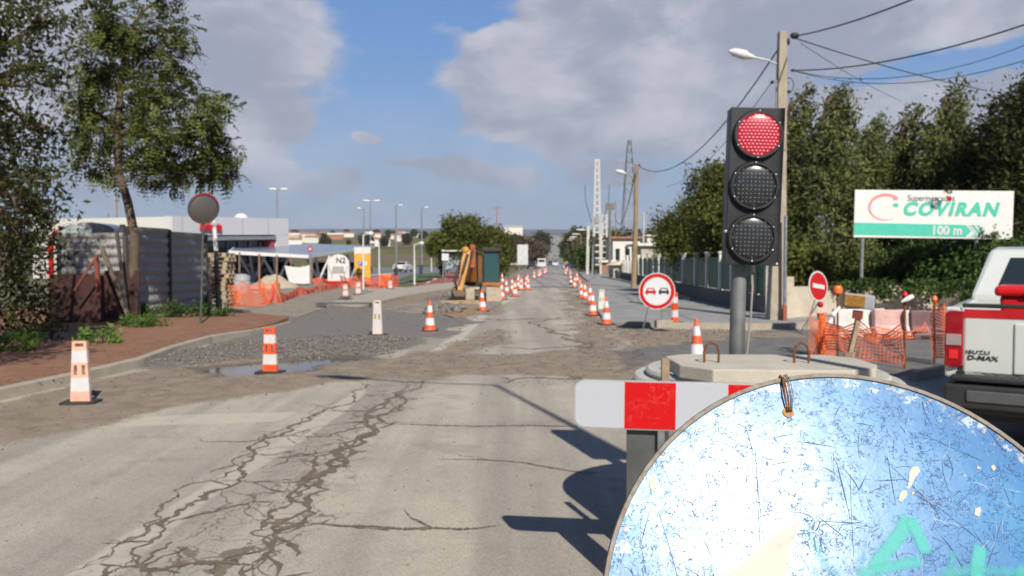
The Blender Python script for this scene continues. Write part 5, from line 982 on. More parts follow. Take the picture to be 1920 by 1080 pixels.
def house(name, label, px0, px1, py_top, D, depth, roofc, wins=(), roof_h=.0, wallc=None, cat='house', group=None, zoff=0, over=.35):
    a_ = gd(px0, D); b_ = gd(px1, D); W_ = b_.x-a_.x; h_ = at(px0, py_top, D).z-a_.z; o = thing(name, label, cat, (a_.x+W_/2, D, a_.z), 0, group)
    MB().box((0, depth/2, h_/2-1), (W_, depth, h_+2)).build('wall', wallc or wallw, o)
    mb = MB()
    if roof_h: mb.prism([(-W_/2-over, h_), (W_/2+over, h_), (0, h_+roof_h)], -over, depth+over, 'xz')
    else: mb.box((0, depth/2, h_+.12), (W_+2*over, depth+2*over, .24))
    mb.build('roof', roofc, o)
    for (u0, u1, v0, v1, mm) in wins:
        mb = MB(); mb.box((W_*((u0+u1)/2-.5), -.03, h_*(v0+v1)/2), (W_*(u1-u0), .06, h_*(v1-v0))); mb.build('window' if mm is gls else 'door', mm, o)
    return o
greige = mat('grey_beige_wall', (.42, .39, .33), .9, var=.08); wdoor = mat('white_door', (.75, .73, .68), .6)
house('garage', 'small flat-roofed garage with a white door behind the green fence', 1202, 1268, 461, 75, 6, wallw, [(.12, .60, .02, .62, wdoor)], wallc=greige)
house('house', 'white house with a flat tiled roof left of the garage', 1149, 1200, 447, 115, 9, tile, [(.1, .25, .3, .7, gls), (.45, .62, .3, .7, gls), (.75, .9, .3, .7, gls)], over=.5)
house('house', 'low white outbuilding behind the garage roof', 1213, 1262, 443, 130, 8, wallw, [(.2, .4, .4, .7, gls)]); house('house', 'pale garden house under the dark tree, right of the garage', 1266, 1330, 470, 62, 5, wallw, [(.2, .45, .3, .7, gls), (.6, .8, .0, .7, gls)], roof_h=.5)
house('brick_shed', 'low reddish brick shed at the foot of the white pylon', 1128, 1150, 492, 90, 4, wallw, [], wallc=mat('red_brick', (.30, .16, .11), .9, var=.25))
house('parasol_tent', 'cream canopy between the railing and the brick shed', 1150, 1172, 497, 72, 3, mat('cream_canvas', (.66, .58, .40), .8), [], wallc=greige, roof_h=.3, cat='canopy')
house('villa', 'white villa half hidden behind the broad olive tree, left of the far road', 946, 980, 425, 330, 14, wallw, [(.1, .25, .5, .8, gls), (.5, .65, .5, .8, gls)], over=.3)
# distant houses over the fields
rh = random.Random(12); hp_ = None
for i in range(30):
    px = rh.choice([rh.uniform(548, 720), rh.uniform(548, 700), rh.uniform(700, 800)]); D = rh.uniform(560, 900); a_ = gd(px, D)
    if i < 3: o = house('far_house', ('white cottage with a red roof, first type, among the far field houses', 'long low white farmhouse among the far field houses', 'terracotta coloured house among the far field houses')[i], px, px+(9, 16, 8)[i]*F/F*1.0, 0, D, 8, tile, wallc=(wallw, wallw, tile)[i]) if False else None
    w_, d_, h_ = rh.uniform(5, 13), 6, rh.uniform(2.4, 4); o = thing('far_house', 'small pale house among the hamlet scattered over the far left fields', 'house', a_, rh.uniform(-.4, .4), 'far hamlet houses')
    MB().box((0, 0, h_/2-1), (w_, d_, h_+2)).build('wall', rh.choice([wallw, wallw, wallw, tile, beige]), o); MB().prism([(-d_/2-.4, h_), (d_/2+.4, h_), (0, h_+1.4)], -w_/2-.3, w_/2+.3, 'yz').build('roof', rh.choice([tile, tile, wallw]), o)
for i, (px, D, lab) in enumerate(((1640, 24.0, 'ivy spilling over the wall beside the post of the supermarket board'), (1730, 23.7, 'ivy spilling over the wall behind the red-capped stake'), (1800, 22.9, 'ivy spilling over the wall beside the pickup cab'), (1570, 24.3, 'small ivy patch on top of the wall behind the orange-capped stake'))):
    p = gd(px, D); shrub('ivy_patch', lab, p, [(0, -.1, 1.0, .75, .2, .16), (.2, -.2, .75, .35, .12, .22), (-.5, -.1, .9, .3, .12, .16)] if i < 3 else [(0, 0, .95, .4, .15, .1)], 'ivy', 400+i, nclus=90, per=24, ln=.05, wd=.03, cat='ivy', group='ivy on the garden wall', spread=.08)
# ================================================================ BARRIERS AND NETTING ON THE RIGHT
def net(mb, P, h0, h1, cell, r_, wob=.05, seed=1, lean=0):
    rr = random.Random(seed); L = [0]
    for a_, b_ in zip(P, P[1:]): L.append(L[-1]+(b_-a_).length)
    nx = int(L[-1]/cell); ph = rr.uniform(0, 6)
    def pt(u, v):
        s = u*L[-1]; i = max(j for j in range(len(P)) if L[j] <= s+1e-9); i = min(i, len(P)-2); f_ = (s-L[i])/(L[i+1]-L[i]); p = P[i].lerp(P[i+1], f_); sag = math.sin(math.pi*f_)
        hh_ = h0*(1-.0)+(h1-h0)*v-sag*.16*v*(1 if v > .5 else .6)+sag*.05*(1-v); w_ = wob*(math.sin(s*5.1+ph+v*2.2)+.6*math.sin(s*11+v*5+ph*2)); d = (P[i+1]-P[i]).normalized(); return p+Vector((-d.y, d.x, 0))*(w_+lean*v)+Vector((0, 0, hh_+.02*math.sin(s*7+ph)))
    ny = max(3, int((h1-h0)/cell)); G = [[pt(i/nx, j/ny) for i in range(nx+1)] for j in range(ny+1)]
    def strip(A, w_, vert):
        vs = []
        for i, p in enumerate(A):
            d = (A[min(i+1, len(A)-1)]-A[max(i-1, 0)]).normalized(); s_ = Vector((0, 0, 1)) if not vert else d.cross(Vector((0, 1, 0))).normalized(); vs += [p+s_*w_, p-s_*w_]
        mb.raw(vs, [(2*i, 2*i+1, 2*i+3, 2*i+2) for i in range(len(A)-1)])
    for j in range(ny+1): strip(G[j], r_*(2 if j in (0, ny) else 1.25), False)
    for i in range(nx+1): strip([G[j][i] for j in range(ny+1)], r_*.8, True)
NP = [g0(1532, 664), g0(1610, 690), g0(1692, 700)]; NQ = [g0(1700, 702)+Vector((.02, 0, 0)), g0(1770, 660)]
mb = MB(); net(mb, NP, .12, .74, .062, .0062, .04, 3); tag(mb.build('orange_netting', netm), 'orange plastic safety netting drooping between the lashed bundle and the middle post', 'netting')
mb = MB(); net(mb, [g0(1752, 676), g0(1778, 690)], .05, 1.05, .055, .007, .05, 5); tag(mb.build('orange_netting', netm), 'narrow hanging piece of orange netting beside the pickup tail light', 'netting')
mb = MB(); net(mb, [g0(1560, 636), g0(1640, 640), g0(1735, 636)], .02, .34, .08, .007, .06, 6); tag(mb.build('orange_netting', netm), 'orange netting stretched in front of the red and white plastic barriers', 'netting')
# lashed bundle
ob = thing('netting_bundle', 'bundle of orange netting wrapped round a post, left of the drooping netting', 'netting bundle', g0(1540, 668)); mb = MB(); rr = random.Random(5)
for j in range(9):
    a_ = rr.uniform(0, 6.28); r0_ = rr.uniform(.03, .10); mb.tube([(r0_*math.cos(a_+z_*6), r0_*math.sin(a_+z_*6), z_) for z_ in [k_*.07 for k_ in range(12)]], [rr.uniform(.018, .04) for _ in range(12)], 6)
mb.build('netting', mat('bright_orange', (.80, .17, .03), .5, var=.3, sc=14), ob, smooth=True); mb = MB(); net(mb, [Vector((-.22, 0, 0)), Vector((.0, -.1, 0)), Vector((.22, 0, 0))], 0, .8, .05, .006, .03, 9); mb.build('loose_mesh', netm, ob)
mb = MB(); mb.ball((-.03, 0, .93), .055, 10, 8); mb.build('knob', red_s, ob, smooth=True)
def post_lamp(px, py, D, label, cap, h_=None):
    b0 = gd(px, D); hh_ = at(px, py, D).z; o = thing('net_post', label, 'post', b0); MB().tube([(.02, 0, 0), (0, 0, hh_-.1)], .02, 8).build('stake', rust, o); mb = MB()
    if cap == 'lamp': mb.lathe([(.05, hh_-.16), (.08, hh_-.13), (.085, hh_-.04), (.06, hh_), (.001, hh_+.01)], 16); mb.build('cap', mat('orange_plastic', (.80, .16, .03), .4), o, smooth=True)
    else: mb.lathe([(.03, hh_-.1), (.05, hh_-.05), (.03, hh_+.01), (.001, hh_+.02)], 12); mb.build('cap', red_s if cap == 'red' else MATS['orange_plastic'], o, smooth=True)
    return o
post_lamp(1571, 536, 14.6, 'rusty stake with a bright orange cap right of the no entry sign', 'lamp'); post_lamp(1697, 548, 13.0, 'stake with a red cap and a white tape knot holding the middle of the netting', 'red'); post_lamp(1753, 556, 13.6, 'stake with a small orange cap nearest the pickup', 'o')
tape = mat('white_tape', (.72, .72, .70), .5); mb = MB(); mb.tube([at(1545, 592, 13.9), at(1562, 590, 13.8), at(1575, 575, 13.8)], [.012, .045, .02], 6); mb.tube([at(1556, 606, 13.8), at(1560, 596, 13.8)], [.05, .02], 6); tag(mb.build('tape_strip', tape, smooth=True), 'white tape tied to the top of the lashed orange bundle', 'tape')
mb = MB(); mb.tube([at(1690, 566, 12.9), at(1702, 560, 12.9), at(1712, 555, 12.9)], [.015, .04, .035], 6); tag(mb.build('tape_strip', tape, smooth=True), 'white tape knotted on the red-capped stake', 'tape')
# hazard lantern on a stick
hs = thing('warning_lantern', 'amber and grey warning lantern box on a leaning wooden stick behind the slab', 'lantern', g0(1592, 730)); rp = lambda px, py, D=10.4: at(px, py, D)-hs.location
hs.location = gd(1588, 5.9); rp = lambda px, py, D=6.0: at(px, py, D)-hs.location
mb = MB(); mb.bar((0, 0, 0), rp(1594, 660), .055, .04); mb.bar(rp(1593, 665), rp(1611, 588), .032, .03); mb.build('stick', wood, hs)
k = 6/F; c_ = rp(1610, 565); qz = Matrix.Rotation(R(6), 3, 'Y') @ Matrix.Rotation(R(-20), 3, 'Z')
mb = MB(); mb.box(c_, (54*k, .09, 27*k), qz); mb.build('box', mat('lantern_grey', (.30, .32, .34), .5), hs, bevel=.01); mb = MB(); mb.box(c_+qz @ Vector((-.03, -.05, 0)), (36*k, .015, 22*k), qz); mb.build('amber_lens', mat('amber', (.30, .15, .03), .3, var=.4, sc=60), hs, bevel=.004)
mb = MB(); mb.box(rp(1608, 590), (18*k, .05, 16*k), qz); mb.build('clamp', mat('dark_red', (.18, .03, .02), .6), hs)
# red and white plastic barriers
def jersey(loc, rot, label, m_, L_=1.1):
    o = thing('plastic_barrier', label, 'barrier', loc, rot, 'plastic barriers behind the netting'); mb = MB(); mb.prism([(-.24, 0), (-.24, .10), (-.12, .28), (-.08, .62), (.08, .62), (.12, .28), (.24, .10), (.24, 0)], -L_/2, L_/2, 'yz'); mb.build('body', m_, o, bevel=.02)
    mb = MB(); mb.box((-L_/4, -.245, .05), (.16, .02, .06)); mb.box((L_/4, -.245, .05), (.16, .02, .06)); mb.box((0, 0, .63), (.25, .1, .04)); mb.build('fitting', black, o); return o
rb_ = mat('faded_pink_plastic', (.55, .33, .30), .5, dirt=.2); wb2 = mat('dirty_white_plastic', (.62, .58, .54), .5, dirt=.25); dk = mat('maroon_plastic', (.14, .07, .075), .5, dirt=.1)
jersey(gd(1600, 18.4), .05, 'pale white plastic barrier left of the pink one', wb2, .9); jersey(gd(1672, 18.2), -.03, 'faded pink plastic barrier in the middle', rb_, .8); jersey(gd(1640, 18.6), 0, 'dirty white plastic barrier between the pale and the pink one', wb2, .5); jersey(gd(1712, 18.0), -.1, 'white end of the plastic barrier line beside the maroon one', wb2, .35); jersey(gd(1750, 17.9), -.05, 'dark maroon plastic barrier, right end of the line', dk, 1.0)
# ================================================================ PICKUP TRUCK
def arc(cx, cz, r, a0, a1, n=8): return [(cx+r*math.cos(R(a0+(a1-a0)*i/n)), cz+r*math.sin(R(a0+(a1-a0)*i/n))) for i in range(n+1)]
paint = mat('car_white', (.60, .63, .60), .25, var=.03, sc=2, dirt=.05, coat=.6, obj=True); blackp = mat('car_black_plastic', (.022, .022, .023), .6, var=.2)
tyre = mat('tyre_rubber', (.02, .02, .02), .85); rimm = mat('wheel_rim', (.45, .45, .46), .35, .8)
TL = at(1775, 585, 7.35); TL.z = 0
tk = thing('pickup_truck', 'white pickup truck seen from behind with a red stripe across its tailgate', 'pickup truck', (TL.x-.02, TL.y, 0), R(-34))
W_ = 1.86; tg0, tg1 = .70, 1.33
def pbox(name, mat_, *boxes, bevel=.015, smooth=False):
    mb = MB()
    for c, s in boxes: mb.box(c, s)
    return mb.build(name, mat_, tk, bevel=bevel)
# origin: rear left corner on the ground; x right, y forward
mb = MB(); mb.box((W_/2, .03, (tg0+tg1)/2-.02), (W_-.30, .06, tg1-tg0-.04)); tgo = mb.build('tailgate', paint, tk, bevel=.02)
mb = MB(); mb.box((W_/2+.12, -.004, .97), (1.02, .02, .44)); mb.build('recess', paint, tgo, bevel=.03)
mb = MB(); mb.box((W_/2, -.0015, 1.265), (W_-.31, .006, .075)); mb.build('red_stripe', mat('stripe_red', (.5, .015, .02), .3), tgo); mb = MB(); mb.box((W_/2, .03, 1.335), (W_-.28, .09, .035)); mb.build('top_cap', blackp, tgo, bevel=.01)
text('ISUZU', .045, blackp, tgo, (.27, -.006, .925), (R(90), 0, 0), 'lettering', .003, 0, 0, 'CENTER', fit=.18, spc=1.1); text('D-MAX', .056, blackp, tgo, (.305, -.006, .875), (R(90), 0, 0), 'lettering', .003, .001, .1, 'CENTER', fit=.24)
for s in (0, 1):
    x = .06 if s == 0 else W_-.06
    mb = MB(); mb.box((x, 1.0, 1.0), (.10, 2.0, .62)); mb.box((x+(.01 if s == 0 else -.01), .05, 1.28), (.13, .1, .08)); mb.build('bed_side', paint, tk, bevel=.02)
    mb = MB(); mb.prism([(-.075, .80), (-.07, 1.27), (-.02, 1.29), (.075, 1.285), (.075, .80), (.0, .775)], -.035, .06, 'xz', (x+(.02 if s == 0 else -.02), 0, 0)); tlo = mb.build('tail_light', mat('tail_red', (.30, .006, .012), .12, var=.25, sc=12, coat=.8), tk, bevel=.012)
    mb = MB(); mb.box((x+(.02 if s == 0 else -.02), -.038, 1.03), (.12, .012, .10)); mb.build('reversing_light', mat('clear_lens', (.35, .28, .28), .2), tlo, bevel=.004)
    mb = MB(); mb.box((x+(.02 if s == 0 else -.02), -.037, .90), (.07, .01, .08)); mb.build('indicator', mat('bright_red_lens', (.75, .03, .03), .2), tlo, bevel=.004)
pbox('bed_floor', blackp, ((W_/2, 1.0, .72), (W_-.2, 2.0, .06)), bevel=0)
pbox('rear_bumper', blackp, ((.45, -.08, .55), (.84, .22, .20)), ((W_-.45, -.08, .55), (.84, .22, .20)), ((W_/2, -.05, .46), (W_-.3, .14, .12)), ((.42, -.06, .70), (.7, .16, .05)))
pbox('bumper_step', dgrey, ((.5, -.18, .56), (.6, .05, .10)), bevel=.01)
pbox('tow_bar', dgrey, ((W_/2, -.15, .45), (.08, .3, .08)), ((W_/2, -.28, .5), (.05, .05, .1))); pbox('chassis', black, ((W_/2, 2.4, .42), (W_-.5, 4.6, .22)), ((W_/2, .5, .38), (.3, .3, .2)), bevel=0)
# cab
mb = MB(); cabz = [(2.02, .72), (2.02, 1.36), (2.38, 1.85), (2.65, 1.885), (3.5, 1.87), (4.3, 1.33), (5.15, 1.2), (5.25, .72)]
secs = [(.02, 0), (.10, .62)]
cw = W_; vs = []
def xin(z): return .02 if z < 1.34 else .02+.17*(z-1.34)/.52
n = len(cabz); vs = [(xin(z), y, z) for y, z in cabz]+[(cw-xin(z), y, z) for y, z in cabz]
mb.raw(vs, [tuple(reversed(range(n))), tuple(range(n, 2*n))]+[(i, (i+1) % n, n+(i+1) % n, n+i) for i in range(n)]); mb.build('cab', paint, tk, bevel=.05)
def rearpt(u, v): y = 2.02+(2.38-2.02)*v; z = 1.36+(1.85-1.36)*v; x0 = xin(z)+.0; return Vector((x0+(cw-2*x0)*u, y-.012, z))
mb = MB(); u = [(.13, .1), (.87, .1), (.85, .82), (.15, .82)]; P = [rearpt(*q_) for q_ in u]; mb.raw([p for p in P]+[p+Vector((0, .02, 0)) for p in P], [(0, 1, 2, 3), (7, 6, 5, 4)]+[(i, i+4, (i+1) % 4+4, (i+1) % 4) for i in range(4)]); mb.build('rear_window', gls, tk, bevel=.01)
mb = MB(); p = rearpt(.5, .93); mb.box(p, (.36, .02, .03)); mb.build('brake_light', MATS['tail_red'], tk)
for s in (0, 1):
    sx_ = -1 if s == 0 else 1; f_ = lambda y, z: Vector((xin(z)-.006 if s == 0 else cw-xin(z)+.006, y, z))
    for nm, q4 in (('side_window', [(2.55, 1.42), (3.2, 1.42), (3.2, 1.78), (2.75, 1.78)]), ('side_window', [(3.28, 1.42), (4.05, 1.42), (3.55, 1.78), (3.28, 1.78)])):
        mb = MB(); P = [f_(*q_) for q_ in q4]; mb.raw(P, [(0, 1, 2, 3) if s else (3, 2, 1, 0)]); mb.build(nm, gls, tk)
    for yw in (1.05, 4.35):
        mb = MB(); QX = Matrix.Rotation(R(90), 3, 'Y'); xw = .14 if s == 0 else W_-.14
        mb.lathe([(.2, -.12), (.34, -.125), (.375, -.09), (.375, .09), (.34, .125), (.2, .12)], 32, (xw, yw, .375), QX, close=True); wo = mb.build('tyre', tyre, tk, smooth=True); mb = MB(); mb.lathe([(.205, -.09), (.205, .09)], 24, (xw, yw, .375), QX); mb.build('rim', rimm, wo)
    if s: mb = MB(); mb.box((W_+.1, 3.95, 1.36), (.22, .10, .2)); mb.build('door_mirror', blackp, tk, bevel=.03)
cr = thing('storage_crate', 'bright red plastic box standing in the bed of the white pickup', 'crate', tk.matrix_basis @ Vector((.72, .55, .76)), R(-34)); rp_ = mat('red_plastic', (.62, .012, .012), .35, var=.06); MB().prism([(-.27, 0), (.27, 0), (.31, .66), (-.31, .66)], -.3, .3, 'xz').build('box', rp_, cr, bevel=.03); MB().box((0, 0, .70), (.70, .68, .09)).build('lid', rp_, cr, bevel=.03); MB().box((0, -.35, .71), (.2, .03, .05)).build('handle', rp_, cr, bevel=.01)
# ================================================================ SMALL CARS
def car(label, loc, rot, m_, kind='saloon', L_=4.3, W__=1.76, group=None, flip=1, name='car'):
    o = thing(name, label, 'car' if kind != 'van' else 'van', loc, rot, group)
    prof = {'saloon': [(-2.15, .35), (-2.15, .8), (-2.05, .98), (-1.5, 1.02), (-1.05, 1.42), (.35, 1.45), (1.0, 1.0), (1.95, .85), (2.15, .6), (2.15, .3)], 'van': [(-2.3, .3), (-2.3, 1.9), (-2.2, 2.0), (1.0, 2.0), (1.5, 1.3), (2.2, 1.1), (2.35, .6), (2.35, .3)]}[kind]
    n = len(prof); mb = MB(); xi = lambda z: W__/2-(0 if z < 1.05 else .22*min(1, (z-1.0)/.45) if kind != 'van' else .04); vs = [(-xi(z), y, z) for y, z in prof]+[(xi(z), y, z) for y, z in prof]
    mb.raw(vs, [tuple(reversed(range(n))), tuple(range(n, 2*n))]+[(i, (i+1) % n, n+(i+1) % n, n+i) for i in range(n)]); mb.build('body', m_, o, bevel=.05)
    if kind == 'saloon':
        for (y0, z0, y1, z1) in ((-1.46, 1.07, -1.10, 1.38), (.42, 1.40, .93, 1.06)):
            mb = MB(); e = -.012 if y0 < 0 else .012; mb.raw([(-xi(z0)+.08, y0+e, z0+.01), (xi(z0)-.08, y0+e, z0+.01), (xi(z1)-.06, y1+e, z1+.01), (-xi(z1)+.06, y1+e, z1+.01)], [(0, 1, 2, 3)]); mb.build('windscreen', gls, o)
        for s in (-1, 1): mb = MB(); mb.raw([(s*(xi(1.08)+.008), -1.2, 1.08), (s*(xi(1.08)+.008), .8, 1.08), (s*(xi(1.38)+.008), .3, 1.38), (s*(xi(1.38)+.008), -.98, 1.38)], [(0, 1, 2, 3)]); mb.build('side_window', gls, o)
    else: mb = MB(); mb.raw([(-.75, 1.06, 1.92), (.75, 1.06, 1.92), (.75, 1.5, 1.36), (-.75, 1.5, 1.36)], [(0, 1, 2, 3)]); mb.build('windscreen', gls, o); mb = MB(); mb.box((0, -2.31, 1.5), (1.3, .02, .5)); mb.build('rear_window', gls, o)
    for s in (-1, 1):
        mb = MB(); mb.box((s*.68, -L_/2+.02, .82), (.32, .06, .16)); mb.build('tail_light', MATS['tail_red'], o); mb = MB(); mb.box((s*.64, L_/2-.06, .72), (.32, .08, .14)); mb.build('headlight', MATS['clear_lens'], o)
        for y in (-1.3, 1.3): mb = MB(); mb.lathe([(.32, -.1), (.32, .1)], 20, (s*(W__/2-.1), y, .32), Matrix.Rotation(R(90), 3, 'Y')); w_ = mb.build('wheel', tyre, o, smooth=True); mb = MB(); mb.lathe([(.19, -.108), (.19, .108)], 14, (s*(W__/2-.1), y, .32), Matrix.Rotation(R(90), 3, 'Y')); mb.build('hubcap', rimm, w_)
    MB().box((0, -L_/2-.0, .42), (1.6, .06, .16)).build('bumper', blackp, o); return o
cwh = mat('paint_white', (.62, .62, .63), .25, coat=.5, var=.03); cbk = mat('paint_dark', (.03, .035, .045), .25, coat=.5); csl = mat('paint_silver', (.42, .44, .47), .3, .4, coat=.5)
car('white saloon car driving away through the car park', gd(788-32, 112)+Vector((0, 0, .05)), R(-8), cwh)
car('dark car parked deepest under the left part of the solar canopy', gd(470, 76)+Vector((0, 0, .04)), R(70), cbk); car('black parked car with shiny wheel under the right part of the canopy', gd(655, 84)+Vector((0, 0, .04)), R(80), cbk); car('second dark car, added to darken the space under the canopy, left of the one with the shiny wheel', gd(600, 84)+Vector((0, 0, .04)), R(80), cbk)  # second and third dark cars are added to darken the canopy underside
car('third dark car, added to darken the space under the canopy, behind the white V supports', gd(520, 80)+Vector((0, 0, .04)), R(85), cbk); car('white car waiting on the right of the far road beside the yellow machine', gd(1076, 165)+Vector((0, 0, .05)), R(40), cwh); car('dark car parked behind the blank white sign back', gd(997, 160)+Vector((0, 0, .05)), R(-5), cbk)
car('white van standing behind the far cone cluster', gd(1016, 175)+Vector((0, 0, .05)), R(-4), cwh, 'van', name='van'); car('small white car coming down the far road', gd(1041, 230)+Vector((0, 0, .05)), R(178), cwh); car('dark car following beside the small white car on the far road', gd(1033, 235)+Vector((0, 0, .05)), R(178), cbk); car('silver car higher up the far road', gd(1041, 420)+Vector((0, 0, .05)), R(178), csl); car('dark car high up the far road', gd(1037, 560)+Vector((0, 0, .06)), R(178), cbk); car('pale car just below the ridge on the far road', gd(1047, 640)+Vector((0, 0, .06)), R(178), cwh)
# yellow machine at the right of the far road
ym = thing('wheel_loader', 'small yellow work machine with a white cab right of the far road', 'work machine', gd(1066, 190)); MB().box((-.5, 0, 1.2), (1.3, 1.5, 1.3)).build('engine', mat('machine_yellow', (.6, .38, .04), .5), ym, bevel=.05); MB().prism([(.2, .7), (1.3, .7), (1.3, 2.0), (1.1, 2.9), (.5, 2.9), (.2, 2.0)], -.7, .7, 'xz').build('cab', white, ym, bevel=.05); MB().box((.75, -.72, 2.1), (.7, .03, .8)).build('window', gls, ym)
for x in (-.6, .9): MB().lathe([(.45, -.2), (.45, .2)], 18, (x, -.7, .45), Matrix.Rotation(R(90), 3, 'X')).build('wheel', tyre, ym)
# ================================================================ EXCAVATOR
ED = 33.5; k = ED/F; eb = gd(900, ED); ex = thing('excavator', 'orange tracked excavator facing the camera with its arm folded down to a small bucket', 'excavator', eb, 0); er = lambda px, py, dd=0: at(px, py, ED+dd)-eb
eo = mat('machine_orange', (.38, .145, .03), .5, var=.18, sc=3, dirt=.25, dcol=(.2, .11, .05)); emud = mat('muddy_track', (.40, .34, .25), .95, var=.2, sc=6, bump=.5, bsc=30); edark = mat('machine_dark', (.035, .03, .028), .6)
for cx_ in (er(922, 0).x, er(884, 0).x+.1):
    mb = MB(); prof = arc(.30, .31, .30, 90, 270, 8)+arc(2.2, .31, .30, -90, 90, 8); mb.prism([(y-.2, z) for y, z in prof], cx_-.21, cx_+.21, 'yz'); to = mb.build('track', emud, ex, bevel=.02)
    mb = MB()
    for j in range(9): mb.box((cx_, .0+j*.26, .63), (.42, .06, .03))
    for j in range(4): mb.box((cx_, -.215, .12+j*.12), (.42, .03, .05))
    mb.build('track_pads', edark, to)
mb = MB(); mb.box((0, 1.1, .75), (1.5, 1.9, .18)); mb.build('turntable', edark, ex, bevel=.03); MB().box((er(889, 0).x, .75, 1.25), (.75, 1.1, 1.25)).build('tank', mat('machine_brown', (.16, .075, .03), .7, var=.3), ex, bevel=.04); mb = MB(); mb.box((.0, 1.6, 1.2), (1.55, 1.4, .75)); mb.build('engine_cover', eo, ex, bevel=.06)
cx0, cx1 = er(906, 0).x, er(934, 0).x+.02; cz0, cz1 = er(0, 531).z, er(0, 470).z
mb = MB(); mb.box(((cx0+cx1)/2, .5, cz0-.06), (cx1-cx0+.1, 1.0, .17)); mb.build('cab_sill', eo, ex, bevel=.02)
mb = MB(); t_ = .05
for x in (cx0, cx1):
    for y in (.1, 1.0): mb.box((x, y, (cz0+cz1)/2), (t_, t_, cz1-cz0))
mb.box(((cx0+cx1)/2, .55, cz1+.04), (cx1-cx0+.14, 1.15, .13)); mb.box(((cx0+cx1)/2, .1, cz0+.05), (cx1-cx0, t_, .1)); mb.build('cab_frame', edark, ex, bevel=.015)
mb = MB(); mb.box(((cx0+cx1)/2, .10, (cz0+cz1)/2), (cx1-cx0-.06, .02, cz1-cz0-.02)); mb.build('windscreen', glass('cab_glass', (.03, .085, .09), .08), ex)
mb = MB(); mb.box(((cx0+cx1)/2, .6, cz0+.3), (.4, .3, .5)); mb.box(((cx0+cx1)/2, .7, cz0+.7), (.4, .12, .5)); mb.build('seat', edark, ex, bevel=.04)
mb = MB(); q0 = er(895, 548, .4); q1 = er(890, 470, -.3); q2 = er(882, 466, -.6)
mb.prism([(-.15, .8), (.05, .85), (-.45, 1.7), (-.85, 2.13), (-1.0, 2.05), (-.72, 1.6)], er(872, 0).x, er(893, 0).x, 'yz'); mb.build('boom', eo, ex, bevel=.02)
mb = MB(); xa, xb_ = er(864, 0).x, er(874, 0).x; p_top = Vector((er(878, 0).x, -.95, er(0, 470).z)); p_bot = Vector((er(864, 0).x, -1.25, er(0, 548).z))
mb.tube([p_top, p_top.lerp(p_bot, .25), p_bot], [.17, .22, .13], 4); mb.ball(p_top+Vector((-.08, -.05, .0)), .16, 12, 8); mb.build('dipper_arm', mat('machine_yellow_orange', (.55, .26, .05), .5, var=.2, sc=3, dirt=.3, dcol=(.25, .13, .06)), ex, bevel=.01)
mb = MB(); mb.cyl(p_top+Vector((.22, 0, .1)), p_bot+Vector((.25, .2, .5)), .05); mb.cyl(p_top+Vector((.35, .2, .0)), (er(893, 0).x, .1, .9), .06); mb.build('hydraulic_ram', edark, ex, smooth=True); mb = MB(); mb.box(p_top+Vector((.2, .1, .08)), (.2, .3, .3)); mb.build('knuckle', mat('rusty_orange', (.30, .09, .04), .7, var=.3), ex, bevel=.03)
for dx in (-.22, -.30, -.18): mb = MB(); mb.tube([p_top+Vector((dx+.1, -.05, .05)), p_top+Vector((dx, -.15, -.5)), p_bot+Vector((dx*.8, -.1, .5)), p_bot+Vector((-.05, 0, .1))], .022, 6); mb.build('hose', cable_m, ex, smooth=True)
mb = MB(); bx_ = er(865, 0).x; mb.prism([(-1.0, .55), (-1.55, .50), (-1.6, .28), (-1.45, .1), (-1.15, .06), (-1.0, .3)], bx_-.22, bx_+.22, 'yz')
for j in range(4): mb.box((bx_-.17+j*.11, -1.12, .03), (.05, .18, .04))
mb.build('bucket', mat('bucket_steel', (.13, .085, .06), .6, .4), ex, bevel=.02); mb = MB(); mb.box((er(850, 0).x+.2, -1.1, er(0, 537).z), (.42, .25, .08)); mb.build('link', eo, ex, bevel=.02); mb = MB(); a1_ = p_top+Vector((.02, -.28, -.15)); b1_ = p_bot+Vector((.02, -.22, .45)); mb.cyl(a1_, a1_.lerp(b1_, .6), .06); mb.cyl(a1_.lerp(b1_, .6), b1_, .03); mb.build('hydraulic_ram', edark, ex, smooth=True); mb = MB(); mb.box(p_top.lerp(p_bot, .2)+Vector((.22, .1, 0)), (.3, .12, .7)); mb.build('side_plate', mat('rusty_orange', (.30, .09, .04), .7, var=.3), ex, bevel=.03); mb = MB(); mb.box((er(868, 0).x, -.5, .30), (.95, .3, .5)); mb.build('rubble_bucket', emud, ex, bevel=.06)
mb = MB(); mb.box((er(926, 0).x, -.62, .30), (.62, .12, .56)); mb.box((er(914, 0).x, -.2, .25), (.12, .8, .12)); mb.build('dozer_blade', emud, ex, bevel=.03)
# heap of rubble before it
def heap(name, label, loc, rx, ry, h_, m_, seed, cat='heap'):
    r = np.random.default_rng(seed); n = 28; g = np.linspace(-1.15, 1.15, n); GX, GY = np.meshgrid(g, g); rad = np.sqrt(GX**2+GY**2); z_ = h_*np.clip(1-rad, 0, 1)**.8*(.75+.6*vnoise(GX, GY, 3.5, seed))+.05*h_*(vnoise(GX, GY, 14, seed+1)-.5)-.02
    o = grid(name, GX*rx, GY*ry, z_, m_); o.location = loc; return tag(o, label, cat)
sandm = mat('pale_sand', (.42, .35, .25), 1, var=.15, sc=5, bump=.6, bsc=20); heap('rubble_heap', 'low pale heap of rubble and concrete lumps in front of the excavator', g0(872, 556), .95, 1.6, .35, sandm, 61); heap('sand_heap', 'pale sand heap between the pallets and the orange netting', g0(514, 540), 1.5, 1.6, .8, sandm, 62)
stones('rubble_lumps', 160, [poly_w([(830, 566), (930, 560), (925, 545), (835, 548)]), poly_w([(808, 590), (860, 588), (860, 580), (810, 582)])], .04, .14, 63, 'pale lumps of rubble around the dug pit')
